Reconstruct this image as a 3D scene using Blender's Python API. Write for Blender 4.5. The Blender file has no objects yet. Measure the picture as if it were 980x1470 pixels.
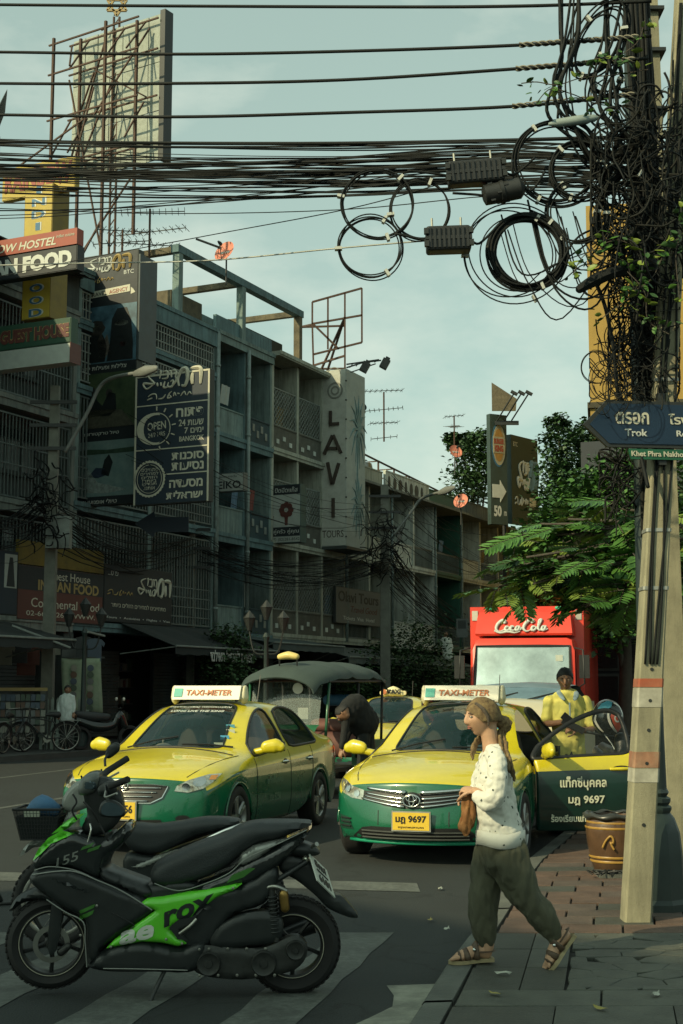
import bpy,bmesh,math,random
from mathutils import Vector,Matrix,noise,geometry
from mathutils.bvhtree import BVHTree
V = Vector; R = math.radians; PI = math.pi
SC = bpy.context.scene; COL = SC.collection
rnd = random.Random(7)
# ---------------------------------------------------------------- camera
F,HC,PITCH = 2000.0,1.58,math.atan(255/2000)
cd = bpy.data.cameras.new('camera'); cam = bpy.data.objects.new('camera',cd); COL.objects.link(cam)
cd.sensor_fit = 'HORIZONTAL'; cd.sensor_width = 36; cd.lens = F/980*36
cd.clip_start = .1; cd.clip_end = 3000
cam.location = (0,0,HC); cam.rotation_euler = (PI/2+PITCH,0,0)
SC.camera = cam
SC.render.resolution_x,SC.render.resolution_y = 683,1024
# ---------------------------------------------------------------- sky and sun
SUN_EL,SUN_AZ = 33,231          # azimuth clockwise from +Y (north): the sun stands behind the camera, to the left
w = bpy.data.worlds.new('World'); SC.world = w; w.use_nodes = True
nt = w.node_tree; N = nt.nodes; L = nt.links; N.clear()
out = N.new('ShaderNodeOutputWorld'); bg = N.new('ShaderNodeBackground'); sky = N.new('ShaderNodeTexSky')
sky.sky_type = 'NISHITA'; sky.sun_disc = False; sky.sun_elevation = R(SUN_EL); sky.sun_rotation = R(SUN_AZ)
sky.air_density = 1.0; sky.dust_density = 3.0; sky.ozone_density = 1.0
bg.inputs['Strength'].default_value = .125
hs = N.new('ShaderNodeHueSaturation'); hs.inputs['Saturation'].default_value = .45
L.new(sky.outputs[0],hs.inputs['Color'])
tint = N.new('ShaderNodeMix'); tint.data_type = 'RGBA'; tint.blend_type = 'MULTIPLY'; tint.inputs[0].default_value = 1
tint.inputs[7].default_value = (.88,1.13,.93,1)
L.new(hs.outputs[0],tint.inputs[6])
# thin broken clouds
tc = N.new('ShaderNodeTexCoord'); mp = N.new('ShaderNodeMapping'); mp.inputs['Scale'].default_value = (1,1,2.2)
L.new(tc.outputs['Generated'],mp.inputs[0])
n1 = N.new('ShaderNodeTexNoise'); n1.inputs['Scale'].default_value = 4.2; n1.inputs['Detail'].default_value = 7; n1.inputs['Roughness'].default_value = .55
L.new(mp.outputs[0],n1.inputs['Vector'])
rp = N.new('ShaderNodeValToRGB'); rp.color_ramp.elements[0].position = .50; rp.color_ramp.elements[1].position = .72
L.new(n1.outputs[0],rp.inputs[0])
hz = N.new('ShaderNodeMix'); hz.data_type = 'RGBA'; hz.inputs[0].default_value = .5; hz.inputs[7].default_value = (3.0,3.95,3.35,1)
cm = N.new('ShaderNodeMix'); cm.data_type = 'RGBA'; cm.inputs[7].default_value = (5.6,5.9,5.0,1)
ml = N.new('ShaderNodeMath'); ml.operation = 'MULTIPLY'; ml.inputs[1].default_value = .6
L.new(rp.outputs[0],ml.inputs[0]); L.new(ml.outputs[0],cm.inputs[0]); L.new(tint.outputs[2],hz.inputs[6]); L.new(hz.outputs[2],cm.inputs[6])
L.new(cm.outputs[2],bg.inputs[0]); L.new(bg.outputs[0],out.inputs[0])
az = R(SUN_AZ); el = R(SUN_EL)
SD = V((math.sin(az)*math.cos(el),math.cos(az)*math.cos(el),math.sin(el)))   # towards the sun
sl = bpy.data.lights.new('sun','SUN'); so = bpy.data.objects.new('sun',sl); COL.objects.link(so)
sl.energy = 3.7; sl.angle = R(.5); sl.color = (1,.86,.52)
so.rotation_euler = SD.to_track_quat('Z','Y').to_euler()
so.location = (0,0,60)
SC.view_settings.view_transform = 'Standard'; SC.view_settings.look = 'None'
SC.view_settings.exposure = .38; SC.view_settings.gamma = 1
# ---------------------------------------------------------------- photograph directions -> places in the street
def ray(px,py):
 u,q = (px-490)/F,(735-py)/F
 c,s = math.cos(PITCH),math.sin(PITCH)
 return V((u,c-q*s,s+q*c))
C0 = V((0,0,HC))
def at(px,py,Y):
 d = ray(px,py); return C0+d*(Y/d.y)
def gnd(px,py,h=0):
 d = ray(px,py); return C0+d*((h-HC)/d.z)
FO = V((-8.67,35.4,0)); FD = V((.425,.905,0)).normalized(); FN = V((-FD.y,FD.x,0)); FROT = math.atan2(FD.y,FD.x)
def fl(px,py,dy=0):              # on the plane parallel to the row of shophouses: (along, height)
 d = ray(px,py); P = FO+FN*dy
 t = (P-C0).dot(FN)/d.dot(FN); q = C0+d*t
 return (q-FO).dot(FD),q.z
def fx(px,py,s):                 # on a plane across the row: (offset, height); negative offset = over the street
 d = ray(px,py); P = FO+FD*s
 t = (P-C0).dot(FD)/d.dot(FD); q = C0+d*t
 return (q-FO).dot(FN),q.z
# ---------------------------------------------------------------- materials
MC = {}; ALB = 1.0
def M(name,col,rough=.6,metal=0,var=.2,scale=3,bump=0,bscale=40,col2=None,streak=0,coat=0,spec=.5,mix2=.5,alpha=1,trans=0,emit=0,dirt=0,dirtcol=(.03,.035,.03),ior=1.45):
 if name in MC: return MC[name]
 if not emit: col = tuple(c*ALB for c in col); col2 = tuple(c*ALB for c in col2) if col2 else None; dirtcol = tuple(c*ALB for c in dirtcol)
 m = bpy.data.materials.new(name); m.use_nodes = True; nt = m.node_tree; N = nt.nodes; L = nt.links
 b = N['Principled BSDF']
 b.inputs['Roughness'].default_value = rough; b.inputs['Metallic'].default_value = metal
 b.inputs['Specular IOR Level'].default_value = spec; b.inputs['Coat Weight'].default_value = coat
 b.inputs['Coat Roughness'].default_value = .04
 b.inputs['Alpha'].default_value = alpha; b.inputs['Transmission Weight'].default_value = trans; b.inputs['IOR'].default_value = ior
 if emit:
  b.inputs['Emission Color'].default_value = (*col,1); b.inputs['Emission Strength'].default_value = emit
 t = N.new('ShaderNodeTexCoord'); mp = N.new('ShaderNodeMapping'); L.new(t.outputs['Object'],mp.inputs[0])
 n = N.new('ShaderNodeTexNoise'); n.inputs['Scale'].default_value = scale; n.inputs['Detail'].default_value = 6; n.inputs['Roughness'].default_value = .65
 L.new(mp.outputs[0],n.inputs['Vector'])
 r = N.new('ShaderNodeMapRange'); r.inputs[1].default_value = .3; r.inputs[2].default_value = .7
 L.new(n.outputs[0],r.inputs[0])
 mx = N.new('ShaderNodeMix'); mx.data_type = 'RGBA'
 c2 = col2 if col2 else tuple(min(1,c*(1+var)) for c in col)
 c1 = col if col2 else tuple(c*(1-var) for c in col)
 mx.inputs[6].default_value = (*c1,1); mx.inputs[7].default_value = (*c2,1); L.new(r.outputs[0],mx.inputs[0])
 last = mx.outputs[2]
 if dirt or streak:
  mp2 = N.new('ShaderNodeMapping'); mp2.inputs['Scale'].default_value = (1,1,.12 if streak else 1); L.new(t.outputs['Object'],mp2.inputs[0])
  n2 = N.new('ShaderNodeTexNoise'); n2.inputs['Scale'].default_value = 2.3*(3 if streak else 1); n2.inputs['Detail'].default_value = 8; n2.inputs['Roughness'].default_value = .7
  L.new(mp2.outputs[0],n2.inputs['Vector'])
  r2 = N.new('ShaderNodeMapRange'); r2.inputs[1].default_value = .45; r2.inputs[2].default_value = .75; r2.inputs[4].default_value = max(dirt,streak)
  L.new(n2.outputs[0],r2.inputs[0])
  m2 = N.new('ShaderNodeMix'); m2.data_type = 'RGBA'; m2.inputs[7].default_value = (*dirtcol,1)
  L.new(r2.outputs[0],m2.inputs[0]); L.new(last,m2.inputs[6]); last = m2.outputs[2]
 L.new(last,b.inputs['Base Color'])
 if rough > .12:
  rr = N.new('ShaderNodeMapRange'); rr.inputs[3].default_value = max(.03,rough-.1); rr.inputs[4].default_value = min(1,rough+.1)
  L.new(n.outputs[0],rr.inputs[0]); L.new(rr.outputs[0],b.inputs['Roughness'])
 if bump:
  bn = N.new('ShaderNodeTexNoise'); bn.inputs['Scale'].default_value = bscale; bn.inputs['Detail'].default_value = 5
  L.new(t.outputs['Object'],bn.inputs['Vector'])
  bp = N.new('ShaderNodeBump'); bp.inputs['Strength'].default_value = bump; bp.inputs['Distance'].default_value = .02
  L.new(bn.outputs[0],bp.inputs['Height']); L.new(bp.outputs[0],b.inputs['Normal'])
 MC[name] = m; return m
# ---------------------------------------------------------------- mesh building
class MB:
 def __init__(s): s.v = []; s.f = []; s.m = []
 def quadgrid(s,rows,closeu=False,closev=False,mi=0):
  b = len(s.v); nr = len(rows); nc = len(rows[0])
  for r in rows: s.v.extend(tuple(p) for p in r)
  for i in range(nr if closev else nr-1):
   for j in range(nc if closeu else nc-1):
    i2,j2 = (i+1) % nr,(j+1) % nc
    s.f.append((b+i*nc+j,b+i*nc+j2,b+i2*nc+j2,b+i2*nc+j)); s.m.append(mi)
  return b
 def face(s,pts,mi=0):
  b = len(s.v); s.v.extend(tuple(p) for p in pts); s.f.append(tuple(range(b,b+len(pts)))); s.m.append(mi)
 def box(s,x0,x1,y0,y1,z0,z1,mi=0):
  b = len(s.v)
  if x0 > x1: x0,x1 = x1,x0
  if y0 > y1: y0,y1 = y1,y0
  if z0 > z1: z0,z1 = z1,z0
  s.v += [(x0,y0,z0),(x1,y0,z0),(x1,y1,z0),(x0,y1,z0),(x0,y0,z1),(x1,y0,z1),(x1,y1,z1),(x0,y1,z1)]
  for q in ((3,2,1,0),(4,5,6,7),(0,1,5,4),(1,2,6,5),(2,3,7,6),(3,0,4,7)):
   s.f.append(tuple(b+i for i in q)); s.m.append(mi)
  return s
 def obox(s,mat,sx,sy,sz,mi=0):
  b = len(s.v); t = MB().box(-sx/2,sx/2,-sy/2,sy/2,-sz/2,sz/2)
  s.v += [tuple(mat @ V(p)) for p in t.v]
  for q in t.f: s.f.append(tuple(b+i for i in q)); s.m.append(mi)
  return s
 def add(s,o,mat=None,mi=None):
  b = len(s.v); s.v += [tuple(mat @ V(p)) for p in o.v] if mat else list(o.v)
  for q,k in zip(o.f,o.m): s.f.append(tuple(b+i for i in q)); s.m.append(k if mi is None else mi)
  return s
 def tube(s,pts,r,n=6,mi=0,closed=False,flat=None,up=None):
  pts = [V(p) for p in pts]; k = len(pts); rows = []
  rr = r if isinstance(r,(list,tuple)) else [r]*k
  prev = None
  for i,p in enumerate(pts):
   if closed: t = pts[(i+1) % k]-pts[i-1]
   else: t = pts[min(i+1,k-1)]-pts[max(i-1,0)]
   if t.length < 1e-9: t = V((0,0,1))
   t.normalize()
   if prev is None:
    a = V(up) if up else (V((0,0,1)) if abs(t.z) < .9 else V((1,0,0)))
    prev = (a-t*a.dot(t)).normalized()
   else:
    q = prev-t*prev.dot(t)
    prev = q.normalized() if q.length > 1e-6 else prev
   b2 = t.cross(prev); fy = flat[i] if isinstance(flat,(list,tuple)) else (flat or 1)
   off = PI/4 if n == 4 else 0
   rows.append([p+(prev*math.cos(a_)*rr[i]+b2*math.sin(a_)*rr[i]*fy) for a_ in [off+2*PI*j/n for j in range(n)]])
  b = s.quadgrid(rows,closeu=True,closev=closed,mi=mi)
  if not closed:
   s.f.append(tuple(b+j for j in range(n-1,-1,-1))); s.m.append(mi)
   s.f.append(tuple(b+(k-1)*n+j for j in range(n))); s.m.append(mi)
  return s
 def bar(s,p,q,w,mi=0): return s.tube([p,q],w*.7071,4,mi)
 def lathe(s,prof,n=16,mat=None,mi=0,cap=True):
  mat = mat or Matrix()
  rows = [[mat @ V((r*math.cos(2*PI*j/n),r*math.sin(2*PI*j/n),z)) for j in range(n)] for r,z in prof]
  b = s.quadgrid(rows,closeu=True,mi=mi)
  if cap:
   s.f.append(tuple(b+j for j in range(n-1,-1,-1))); s.m.append(mi)
   s.f.append(tuple(b+(len(prof)-1)*n+j for j in range(n))); s.m.append(mi)
  return s
 def prism(s,poly,a,b_,fn,mi=0):       # poly 2D; fn(u, v, depth) -> 3D
  b = len(s.v); n = len(poly)
  s.v += [tuple(fn(u,v,a)) for u,v in poly]+[tuple(fn(u,v,b_)) for u,v in poly]
  s.f.append(tuple(range(b,b+n))); s.m.append(mi); s.f.append(tuple(range(b+2*n-1,b+n-1,-1))); s.m.append(mi)
  for i in range(n):
   j = (i+1) % n; s.f.append((b+i,b+n+i,b+n+j,b+j)); s.m.append(mi)
  return s
 def ell(s,c,r,n=14,mi=0,mat=None):
  rows = []; c = V(c); mat = mat or Matrix()
  for i in range(n//2+1):
   a = PI*i/(n//2); rows.append([c+mat.to_3x3() @ V((r[0]*max(.004,math.sin(a))*math.cos(2*PI*j/n),r[1]*max(.004,math.sin(a))*math.sin(2*PI*j/n),-r[2]*math.cos(a))) for j in range(n)])
  b = s.quadgrid(rows,closeu=True,mi=mi)
  s.f.append(tuple(b+j for j in range(n-1,-1,-1))); s.m.append(mi)
  s.f.append(tuple(b+(n//2)*n+j for j in range(n))); s.m.append(mi)
  return s
 def mesh(s,name,mats,smooth=False):
  me = bpy.data.meshes.new(name); me.from_pydata(s.v,[],s.f); me.validate()
  for m in (mats if isinstance(mats,(list,tuple)) else [mats]): me.materials.append(m)
  if len(me.polygons) == len(s.m) and any(s.m): me.polygons.foreach_set('material_index',s.m)
  fixn(me)
  if smooth: shade(me,smooth)
  return me
 def build(s,name,mats,parent=None,smooth=False,**k):
  return link(name,s.mesh(name,mats,smooth),parent,**k)
def fixn(me):
 bm = bmesh.new(); bm.from_mesh(me); bmesh.ops.recalc_face_normals(bm,faces=bm.faces); bm.to_mesh(me); bm.free()
def shade(me,ang=40):
 me.polygons.foreach_set('use_smooth',[True]*len(me.polygons))
 if ang is not True and ang < 179: me.set_sharp_from_angle(angle=R(ang))
def tag(o,label=None,cat=None,group=None,kind=None):
 if label: o['label'] = label
 if cat: o['category'] = cat
 if group: o['group'] = group
 if kind: o['kind'] = kind
 return o
def link(name,data,parent=None,label=None,cat=None,group=None,kind=None,mat=None):
 o = bpy.data.objects.new(name,data); COL.objects.link(o)
 if mat is not None: o.matrix_world = mat
 if parent: o.parent = parent
 return tag(o,label,cat,group,kind)
def thing(name,label,cat,loc=(0,0,0),rz=0,group=None,mat=None):
 o = bpy.data.objects.new(name,None); COL.objects.link(o); o.empty_display_size = .2
 if mat is not None: o.matrix_world = mat
 else: o.location = loc; o.rotation_euler = (0,0,rz)
 return tag(o,label,cat,group)
def copy_tree(o,parent=None):
 kids = [c for c in o.children]
 c = o.copy(); COL.objects.link(c); c.parent = parent
 if parent: c.matrix_parent_inverse = o.matrix_parent_inverse.copy()
 for k in kids: copy_tree(k,c)
 return c
def ftable(): return None
def evaluated(ob,mods):
 for t,kw in mods:
  md = ob.modifiers.new(t,t)
  for a,b in kw.items(): setattr(md,a,b)
 dg = bpy.context.evaluated_depsgraph_get(); dg.update()
 me = bpy.data.meshes.new_from_object(ob.evaluated_get(dg),preserve_all_data_layers=True,depsgraph=dg)
 return me
def modmesh(me,mods):               # run a mesh through modifiers in a scratch object
 ob = bpy.data.objects.new('scratch',me); COL.objects.link(ob)
 r = evaluated(ob,mods); bpy.data.objects.remove(ob); return r
def fuse(mb,name,mats,voxel=.01,smooth=6,parent=None,mat=None,factor=.5,link_=True,dec=0,**k):
 me = mb.mesh(name,mats)
 mods = [('REMESH',dict(mode='VOXEL',voxel_size=voxel,use_smooth_shade=True))]
 if smooth: mods.append(('SMOOTH',dict(factor=factor,iterations=smooth)))
 me2 = modmesh(me,mods); me2.name = name
 me2.materials.clear()
 for m in (mats if isinstance(mats,(list,tuple)) else [mats]): me2.materials.append(m)
 shade(me2,True)
 return link(name,me2,parent,mat=mat,**k) if link_ else me2
def limb(mb,pts,rad,n=12,flat=None,up=None,sub=4):
 """tapered limb with rounded ends, Catmull-Rom along the points"""
 P = [V(p) for p in pts]; Q = []; RR = []; FF = []
 fl_ = flat if isinstance(flat,(list,tuple)) else [flat or 1]*len(P)
 for i in range(len(P)-1):
  p0,p1,p2,p3 = P[max(i-1,0)],P[i],P[i+1],P[min(i+2,len(P)-1)]
  for k in range(sub):
   t = k/sub
   Q.append(.5*((2*p1)+(p2-p0)*t+(2*p0-5*p1+4*p2-p3)*t*t+(3*p1-p0-3*p2+p3)*t**3))
   RR.append(rad[i]*(1-t)+rad[i+1]*t); FF.append(fl_[i]*(1-t)+fl_[i+1]*t)
 Q.append(P[-1]); RR.append(rad[-1]); FF.append(fl_[-1])
 d0 = (Q[0]-Q[1]).normalized(); d1 = (Q[-1]-Q[-2]).normalized()
 a = [Q[0]+d0*RR[0]*x for x in (.95,.7,.35)]; ar = [RR[0]*x for x in (.3,.71,.93)]
 b = [Q[-1]+d1*RR[-1]*x for x in (.35,.7,.95)]; br = [RR[-1]*x for x in (.93,.71,.3)]
 mb.tube(a+Q+b,ar+RR+br,n,flat=[FF[0]]*3+FF+[FF[-1]]*3,up=up)
def cat(pts,n=8,closed=False):
 """smooth 2D/3D curve through the points"""
 P = [V(p) for p in pts]; k = len(P); out = []
 for i in range(k if closed else k-1):
  if closed: p0,p1,p2,p3 = P[i-1],P[i],P[(i+1) % k],P[(i+2) % k]
  else: p0,p1,p2,p3 = P[max(i-1,0)],P[i],P[i+1],P[min(i+2,k-1)]
  for j in range(n):
   t = j/n; out.append(.5*((2*p1)+(p2-p0)*t+(2*p0-5*p1+4*p2-p3)*t*t+(3*p1-p0-3*p2+p3)*t**3))
 if not closed: out.append(P[-1])
 return out
def inside(p,poly):
 c = False; n = len(poly); j = n-1
 for i in range(n):
  a,b = poly[i],poly[j]
  if (a[1] > p[1]) != (b[1] > p[1]) and p[0] < (b[0]-a[0])*(p[1]-a[1])/(b[1]-a[1])+a[0]: c = not c
  j = i
 return c
def edist(p,poly):
 best = 9; n = len(poly)
 for i in range(n):
  ax,ay = poly[i]; bx,by = poly[(i+1) % n]; dx,dy = bx-ax,by-ay
  t = max(0,min(1,((p[0]-ax)*dx+(p[1]-ay)*dy)/(dx*dx+dy*dy+1e-12)))
  best = min(best,math.hypot(p[0]-ax-t*dx,p[1]-ay-t*dy))
 return best
def fill(poly,res):
 """triangulate a 2D outline with inner points about res apart -> (points, tris, number of border points)"""
 bor = []
 for i in range(len(poly)):
  a = V(poly[i][:2]); b = V(poly[(i+1) % len(poly)][:2]); k = max(1,int((b-a).length/res+.5))
  for j in range(k): bor.append(a.lerp(b,j/k))
 pts = list(bor); xs = [p[0] for p in poly]; ys = [p[1] for p in poly]
 P2 = [(p.x,p.y) for p in bor]; iy = 0; y = min(ys)+res*.5
 while y < max(ys):
  x = min(xs)+(res*.5 if iy % 2 else res)
  while x < max(xs):
   if inside((x,y),P2) and edist((x,y),P2) > res*.45: pts.append(V((x,y)))
   x += res
  y += res*.87; iy += 1
 nb = len(bor)
 r = geometry.delaunay_2d_cdt(pts,[(i,(i+1) % nb) for i in range(nb)],[],1,1e-6)
 return r[0],r[2],P2
def pillow(poly,hw,rad,res,fn,y0=0,mb=None,mi=0,both=True,power=.5,edge=0):
 """a panel with this outline whose sides bulge out of its plane: fn(u, v, offset) -> 3D"""
 mb = mb or MB(); vs,tris,bor = fill(poly,res)
 up = []; dn = []
 for p in vs:
  d = edist((p.x,p.y),bor); t = min(1,d/rad); h = hw*(edge+(1-edge)*(max(0,1-(1-t)**2))**power)
  up.append(fn(p.x,p.y,y0+h)); dn.append(fn(p.x,p.y,y0-(h if both else 0)))
 b = len(mb.v); n = len(vs); ec = set()
 mb.v += [tuple(p) for p in up]+[tuple(p) for p in dn]
 for t in tris:
  mb.f.append(tuple(b+i for i in t)); mb.m.append(mi); mb.f.append(tuple(b+n+i for i in reversed(t))); mb.m.append(mi)
  for x,y in zip(t,t[1:]+t[:1]): ec.add((x,y))
 if edge:
  for (x,y) in ec:
   if (y,x) not in ec: mb.f.append((b+x,b+n+x,b+n+y,b+y)); mb.m.append(mi)
 return mb
def weld(me,d=1e-4):
 bm = bmesh.new(); bm.from_mesh(me); bmesh.ops.remove_doubles(bm,verts=bm.verts,dist=d); bmesh.ops.recalc_face_normals(bm,faces=bm.faces); bm.to_mesh(me); bm.free(); return me
# ---------------------------------------------------------------- lettering
def glyphs(txt,w=None,h=None,bold=0,shear=0,ext=.002,spacing=1,line=1.0,res=3):
 c = bpy.data.curves.new('lettering','FONT'); c.body = txt; c.align_x = 'CENTER'; c.align_y = 'CENTER'
 c.offset = bold; c.shear = shear; c.extrude = ext; c.space_character = spacing; c.space_line = line; c.resolution_u = res
 o = bpy.data.objects.new('lettering',c); COL.objects.link(o)
 dg = bpy.context.evaluated_depsgraph_get(); dg.update()
 me = bpy.data.meshes.new_from_object(o.evaluated_get(dg))
 bpy.data.objects.remove(o); bpy.data.curves.remove(c)
 n = len(me.vertices)
 if not n: return me
 xs = [v.co.x for v in me.vertices]; ys = [v.co.y for v in me.vertices]
 cx,cy = (min(xs)+max(xs))/2,(min(ys)+max(ys))/2; bw,bh = max(xs)-min(xs),max(ys)-min(ys)
 sx = w/bw if w else (h/bh if h else 1); sy = h/bh if h else sx
 me.transform(Matrix.Diagonal((sx,sy,1,1)) @ Matrix.Translation((-cx,-cy,0)))
 me.name = 'lettering'; return me
def word(txt,frame,w,h,m,parent,name='lettering',**k):
 """flat raised lettering fitted to w x h, frame columns = right, up, out of the sign"""
 me = glyphs(txt,w,h,**k); me.materials.clear(); me.materials.append(m)
 me.transform(frame); return link(name,me,parent)
def frame(o,right,up):
 r = V(right).normalized(); u = V(up).normalized(); n = r.cross(u).normalized(); u = n.cross(r)
 return Matrix(((r.x,u.x,n.x,o[0]),(r.y,u.y,n.y,o[1]),(r.z,u.z,n.z,o[2]),(0,0,0,1)))
FRONTX = lambda o: frame(o,(1,0,0),(0,0,1))
ALB = .6
# ================================================================ ground, road, pavements
m_asph = M('asphalt',(.032,.040,.040),.85,scale=70,var=.45,bump=.5,bscale=90,dirt=.35,dirtcol=(.022,.025,.026))
m_paint = M('road_paint',(.15,.165,.15),.75,scale=24,var=.4,bump=.3,bscale=80,dirt=.95,dirtcol=(.05,.055,.053))
m_conc = M('pavement_concrete',(.15,.16,.14),.85,scale=4,var=.25,bump=.4,bscale=60,dirt=.5,dirtcol=(.05,.055,.05))
m_gut = M('gutter_concrete',(.36,.37,.30),.85,scale=6,var=.3,bump=.5,bscale=40,dirt=.75,dirtcol=(.06,.065,.06))
m_joint = M('paving_bed',(.035,.036,.033),.95,scale=8)
m_slab = M('grey_green_paving',(.115,.122,.098),.7,scale=5,var=.3,bump=.35,bscale=60,dirt=.5,dirtcol=(.05,.06,.058))
m_slab2 = M('dark_grey_paving',(.085,.088,.072),.7,scale=5,var=.25,bump=.35,bscale=60,dirt=.4)
m_red = M('red_brown_paving',(.155,.098,.072),.75,scale=5,var=.3,bump=.4,bscale=60,dirt=.5,dirtcol=(.06,.055,.05))
m_red2 = M('faded_red_paving',(.14,.105,.085),.75,scale=5,var=.3,bump=.4,bscale=60,dirt=.5)
g = MB(); g.face([(-400,-60,-.03),(400,-60,-.03),(400,900,-.03),(-400,900,-.03)])
g.build('ground',M('earth_ground',(.07,.075,.065),.95,scale=.3),kind='structure')
nt = m_asph.node_tree; bs = nt.nodes['Principled BSDF']; old = bs.inputs['Base Color'].links[0].from_socket      # cracks, tar patches and oil on the asphalt
def nn(t,**k):
 x = nt.nodes.new(t)
 for a,b in k.items(): x.inputs[a.replace('_',' ')].default_value = b
 return x
tc = nn('ShaderNodeTexCoord'); dn = nn('ShaderNodeTexNoise',Scale=2.2,Detail=5); nt.links.new(tc.outputs['Object'],dn.inputs['Vector'])
va = nt.nodes.new('ShaderNodeVectorMath'); va.operation = 'MULTIPLY_ADD'; va.inputs[1].default_value = (.7,.7,.7); nt.links.new(dn.outputs['Color'],va.inputs[0]); nt.links.new(tc.outputs['Object'],va.inputs[2])
vo = nt.nodes.new('ShaderNodeTexVoronoi'); vo.feature = 'DISTANCE_TO_EDGE'; vo.inputs['Scale'].default_value = .55; nt.links.new(va.outputs[0],vo.inputs['Vector'])
r1 = nn('ShaderNodeMapRange'); r1.inputs[2].default_value = .016; r1.inputs[3].default_value = .75; r1.inputs[4].default_value = 0; nt.links.new(vo.outputs[0],r1.inputs[0])
m1 = nt.nodes.new('ShaderNodeMix'); m1.data_type = 'RGBA'; m1.inputs[7].default_value = (.008,.010,.010,1); nt.links.new(r1.outputs[0],m1.inputs[0]); nt.links.new(old,m1.inputs[6])
on = nn('ShaderNodeTexNoise',Scale=.55,Detail=3); nt.links.new(tc.outputs['Object'],on.inputs['Vector']); r2 = nn('ShaderNodeMapRange'); r2.inputs[1].default_value = .52; r2.inputs[2].default_value = .62; r2.inputs[4].default_value = .55; nt.links.new(on.outputs[0],r2.inputs[0])
m2 = nt.nodes.new('ShaderNodeMix'); m2.data_type = 'RGBA'; m2.inputs[7].default_value = (.014,.017,.017,1); nt.links.new(r2.outputs[0],m2.inputs[0]); nt.links.new(m1.outputs[2],m2.inputs[6]); nt.links.new(m2.outputs[2],bs.inputs['Base Color'])
rd = MB(); rd.quadgrid([[(x,y,0) for x in (-28,-10,0,10,30)] for y in (-30,0,5,10,20,40,80,140)])
rd.build('road',m_asph,kind='structure')
# kerb line on the right (pavement edge)
KP = [(-1.9,-4),(-.62,2.4),(.32,6.75),(.52,7.8),(.9,9.5),(1.6,12.7),(2.9,17.2),(5.1,24),(12.2,47),(30,100)]
def kx(y):
 for (a,b),(c,d) in zip(KP,KP[1:]):
  if b <= y <= d: return a+(c-a)*(y-b)/(d-b)
 return KP[-1][0]
SH = .06
pv = MB(); rows = []
for y in [-4,0,2.4,4,5,6,6.75,7.8,9.5,12.7,15,17.2,20,24,30,47,70,100]:
 rows.append([(kx(y)+.16,y,0),(kx(y)+.16,y,SH-.024),(kx(y)+6,y,SH-.024),(kx(y)+16,y,SH-.024)])
pv.quadgrid(rows); pavement = pv.build('pavement',m_joint,kind='structure')
kb = None
y = 3.2; k = 0
me_k = {}
while y < 40:                              # kerb stones one by one
 L_ = .98 if y < 13 else 1.9
 y2 = y+L_; a = kx(y+.01); b = kx(y2-.01); dz = rnd.uniform(-.006,.006)
 q = MB(); f = lambda t,o,z: (a+(b-a)*t+o,y+.008+(L_-.016)*t,z+dz)
 q.quadgrid([[f(t,o,z) for o,z in ((0,-.02),(.004,SH-.02),(.02,SH-.003),(.155,SH+.001),(.157,0))] for t in (0,.02,.5,.98,1)])
 q.build('kerb_stone',m_conc,pavement,smooth=30); y = y2
gt = MB(); rows = []
for y in [3+.25*i for i in range(20)]:      # worn concrete gutter strip, ragged where it meets the asphalt
 x = kx(y); w_ = .27+.09*math.sin(y*5)+.05*math.sin(y*13)-(max(0,y-7.1)*.14)
 rows.append([(x-max(.03,w_),y,.004),(x-.01,y,.012),(x+.005,y,.012)])
gt.quadgrid(rows); gt.build('gutter',m_gut,kind='structure')
# paving, piece by piece, in a frame that follows the kerb
def pw(u,v): return (u+.19*(v-6.7),v)
def stone(poly,h,mat_,name,inset=.006):
 c = (sum(p[0] for p in poly)/len(poly),sum(p[1] for p in poly)/len(poly))
 def sh(p,k):
  d = math.hypot(p[0]-c[0],p[1]-c[1]); t = max(0,1-k/max(d,.01)); return (c[0]+(p[0]-c[0])*t,c[1]+(p[1]-c[1])*t)
 P0 = [sh(p,inset) for p in poly]; P1 = [sh(p,inset+.005) for p in poly]
 tx,ty = rnd.uniform(-.006,.006),rnd.uniform(-.006,.006)
 b = MB(); n = len(poly); z = lambda p: h+(p[0]-c[0])*tx+(p[1]-c[1])*ty
 b.quadgrid([[(*p,SH-.022) for p in P0],[(*p,z(p)-.004) for p in P0],[(*p,z(p)) for p in P1]],closeu=True)
 b.f.append(tuple(range(2*n,3*n))); b.m.append(0)
 return b.build(name,mat_,pavement)
def rect(u0,u1,v0,v1): return [pw(u0,v0),pw(u1,v0),pw(u1,v1),pw(u0,v1)]
u0k = lambda v: kx(v)+.175-.19*(v-6.7)
# large slabs, nearest rows
for v0,v1 in ((3.6,4.7),(4.7,5.85),(5.85,7.0)):
 u = u0k((v0+v1)/2); first = True
 ul = [u,.98,1.55,2.05,2.75] if v0 > 5 else [u,.7,1.3,1.9,2.5,3.1]
 for a,b in zip(ul,ul[1:]):
  if b-a > .1: stone(rect(a,b,v0,v1),SH+rnd.uniform(-.004,.004),m_slab if rnd.random() < .6 else m_slab2,'paving_slab')
u = u0k(7.2)
for a,b in zip([u,1.2,2.1,2.75],[1.2,2.1,2.75]): stone(rect(a,b,7.0,7.36),SH+.002,m_slab,'paving_slab')
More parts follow.
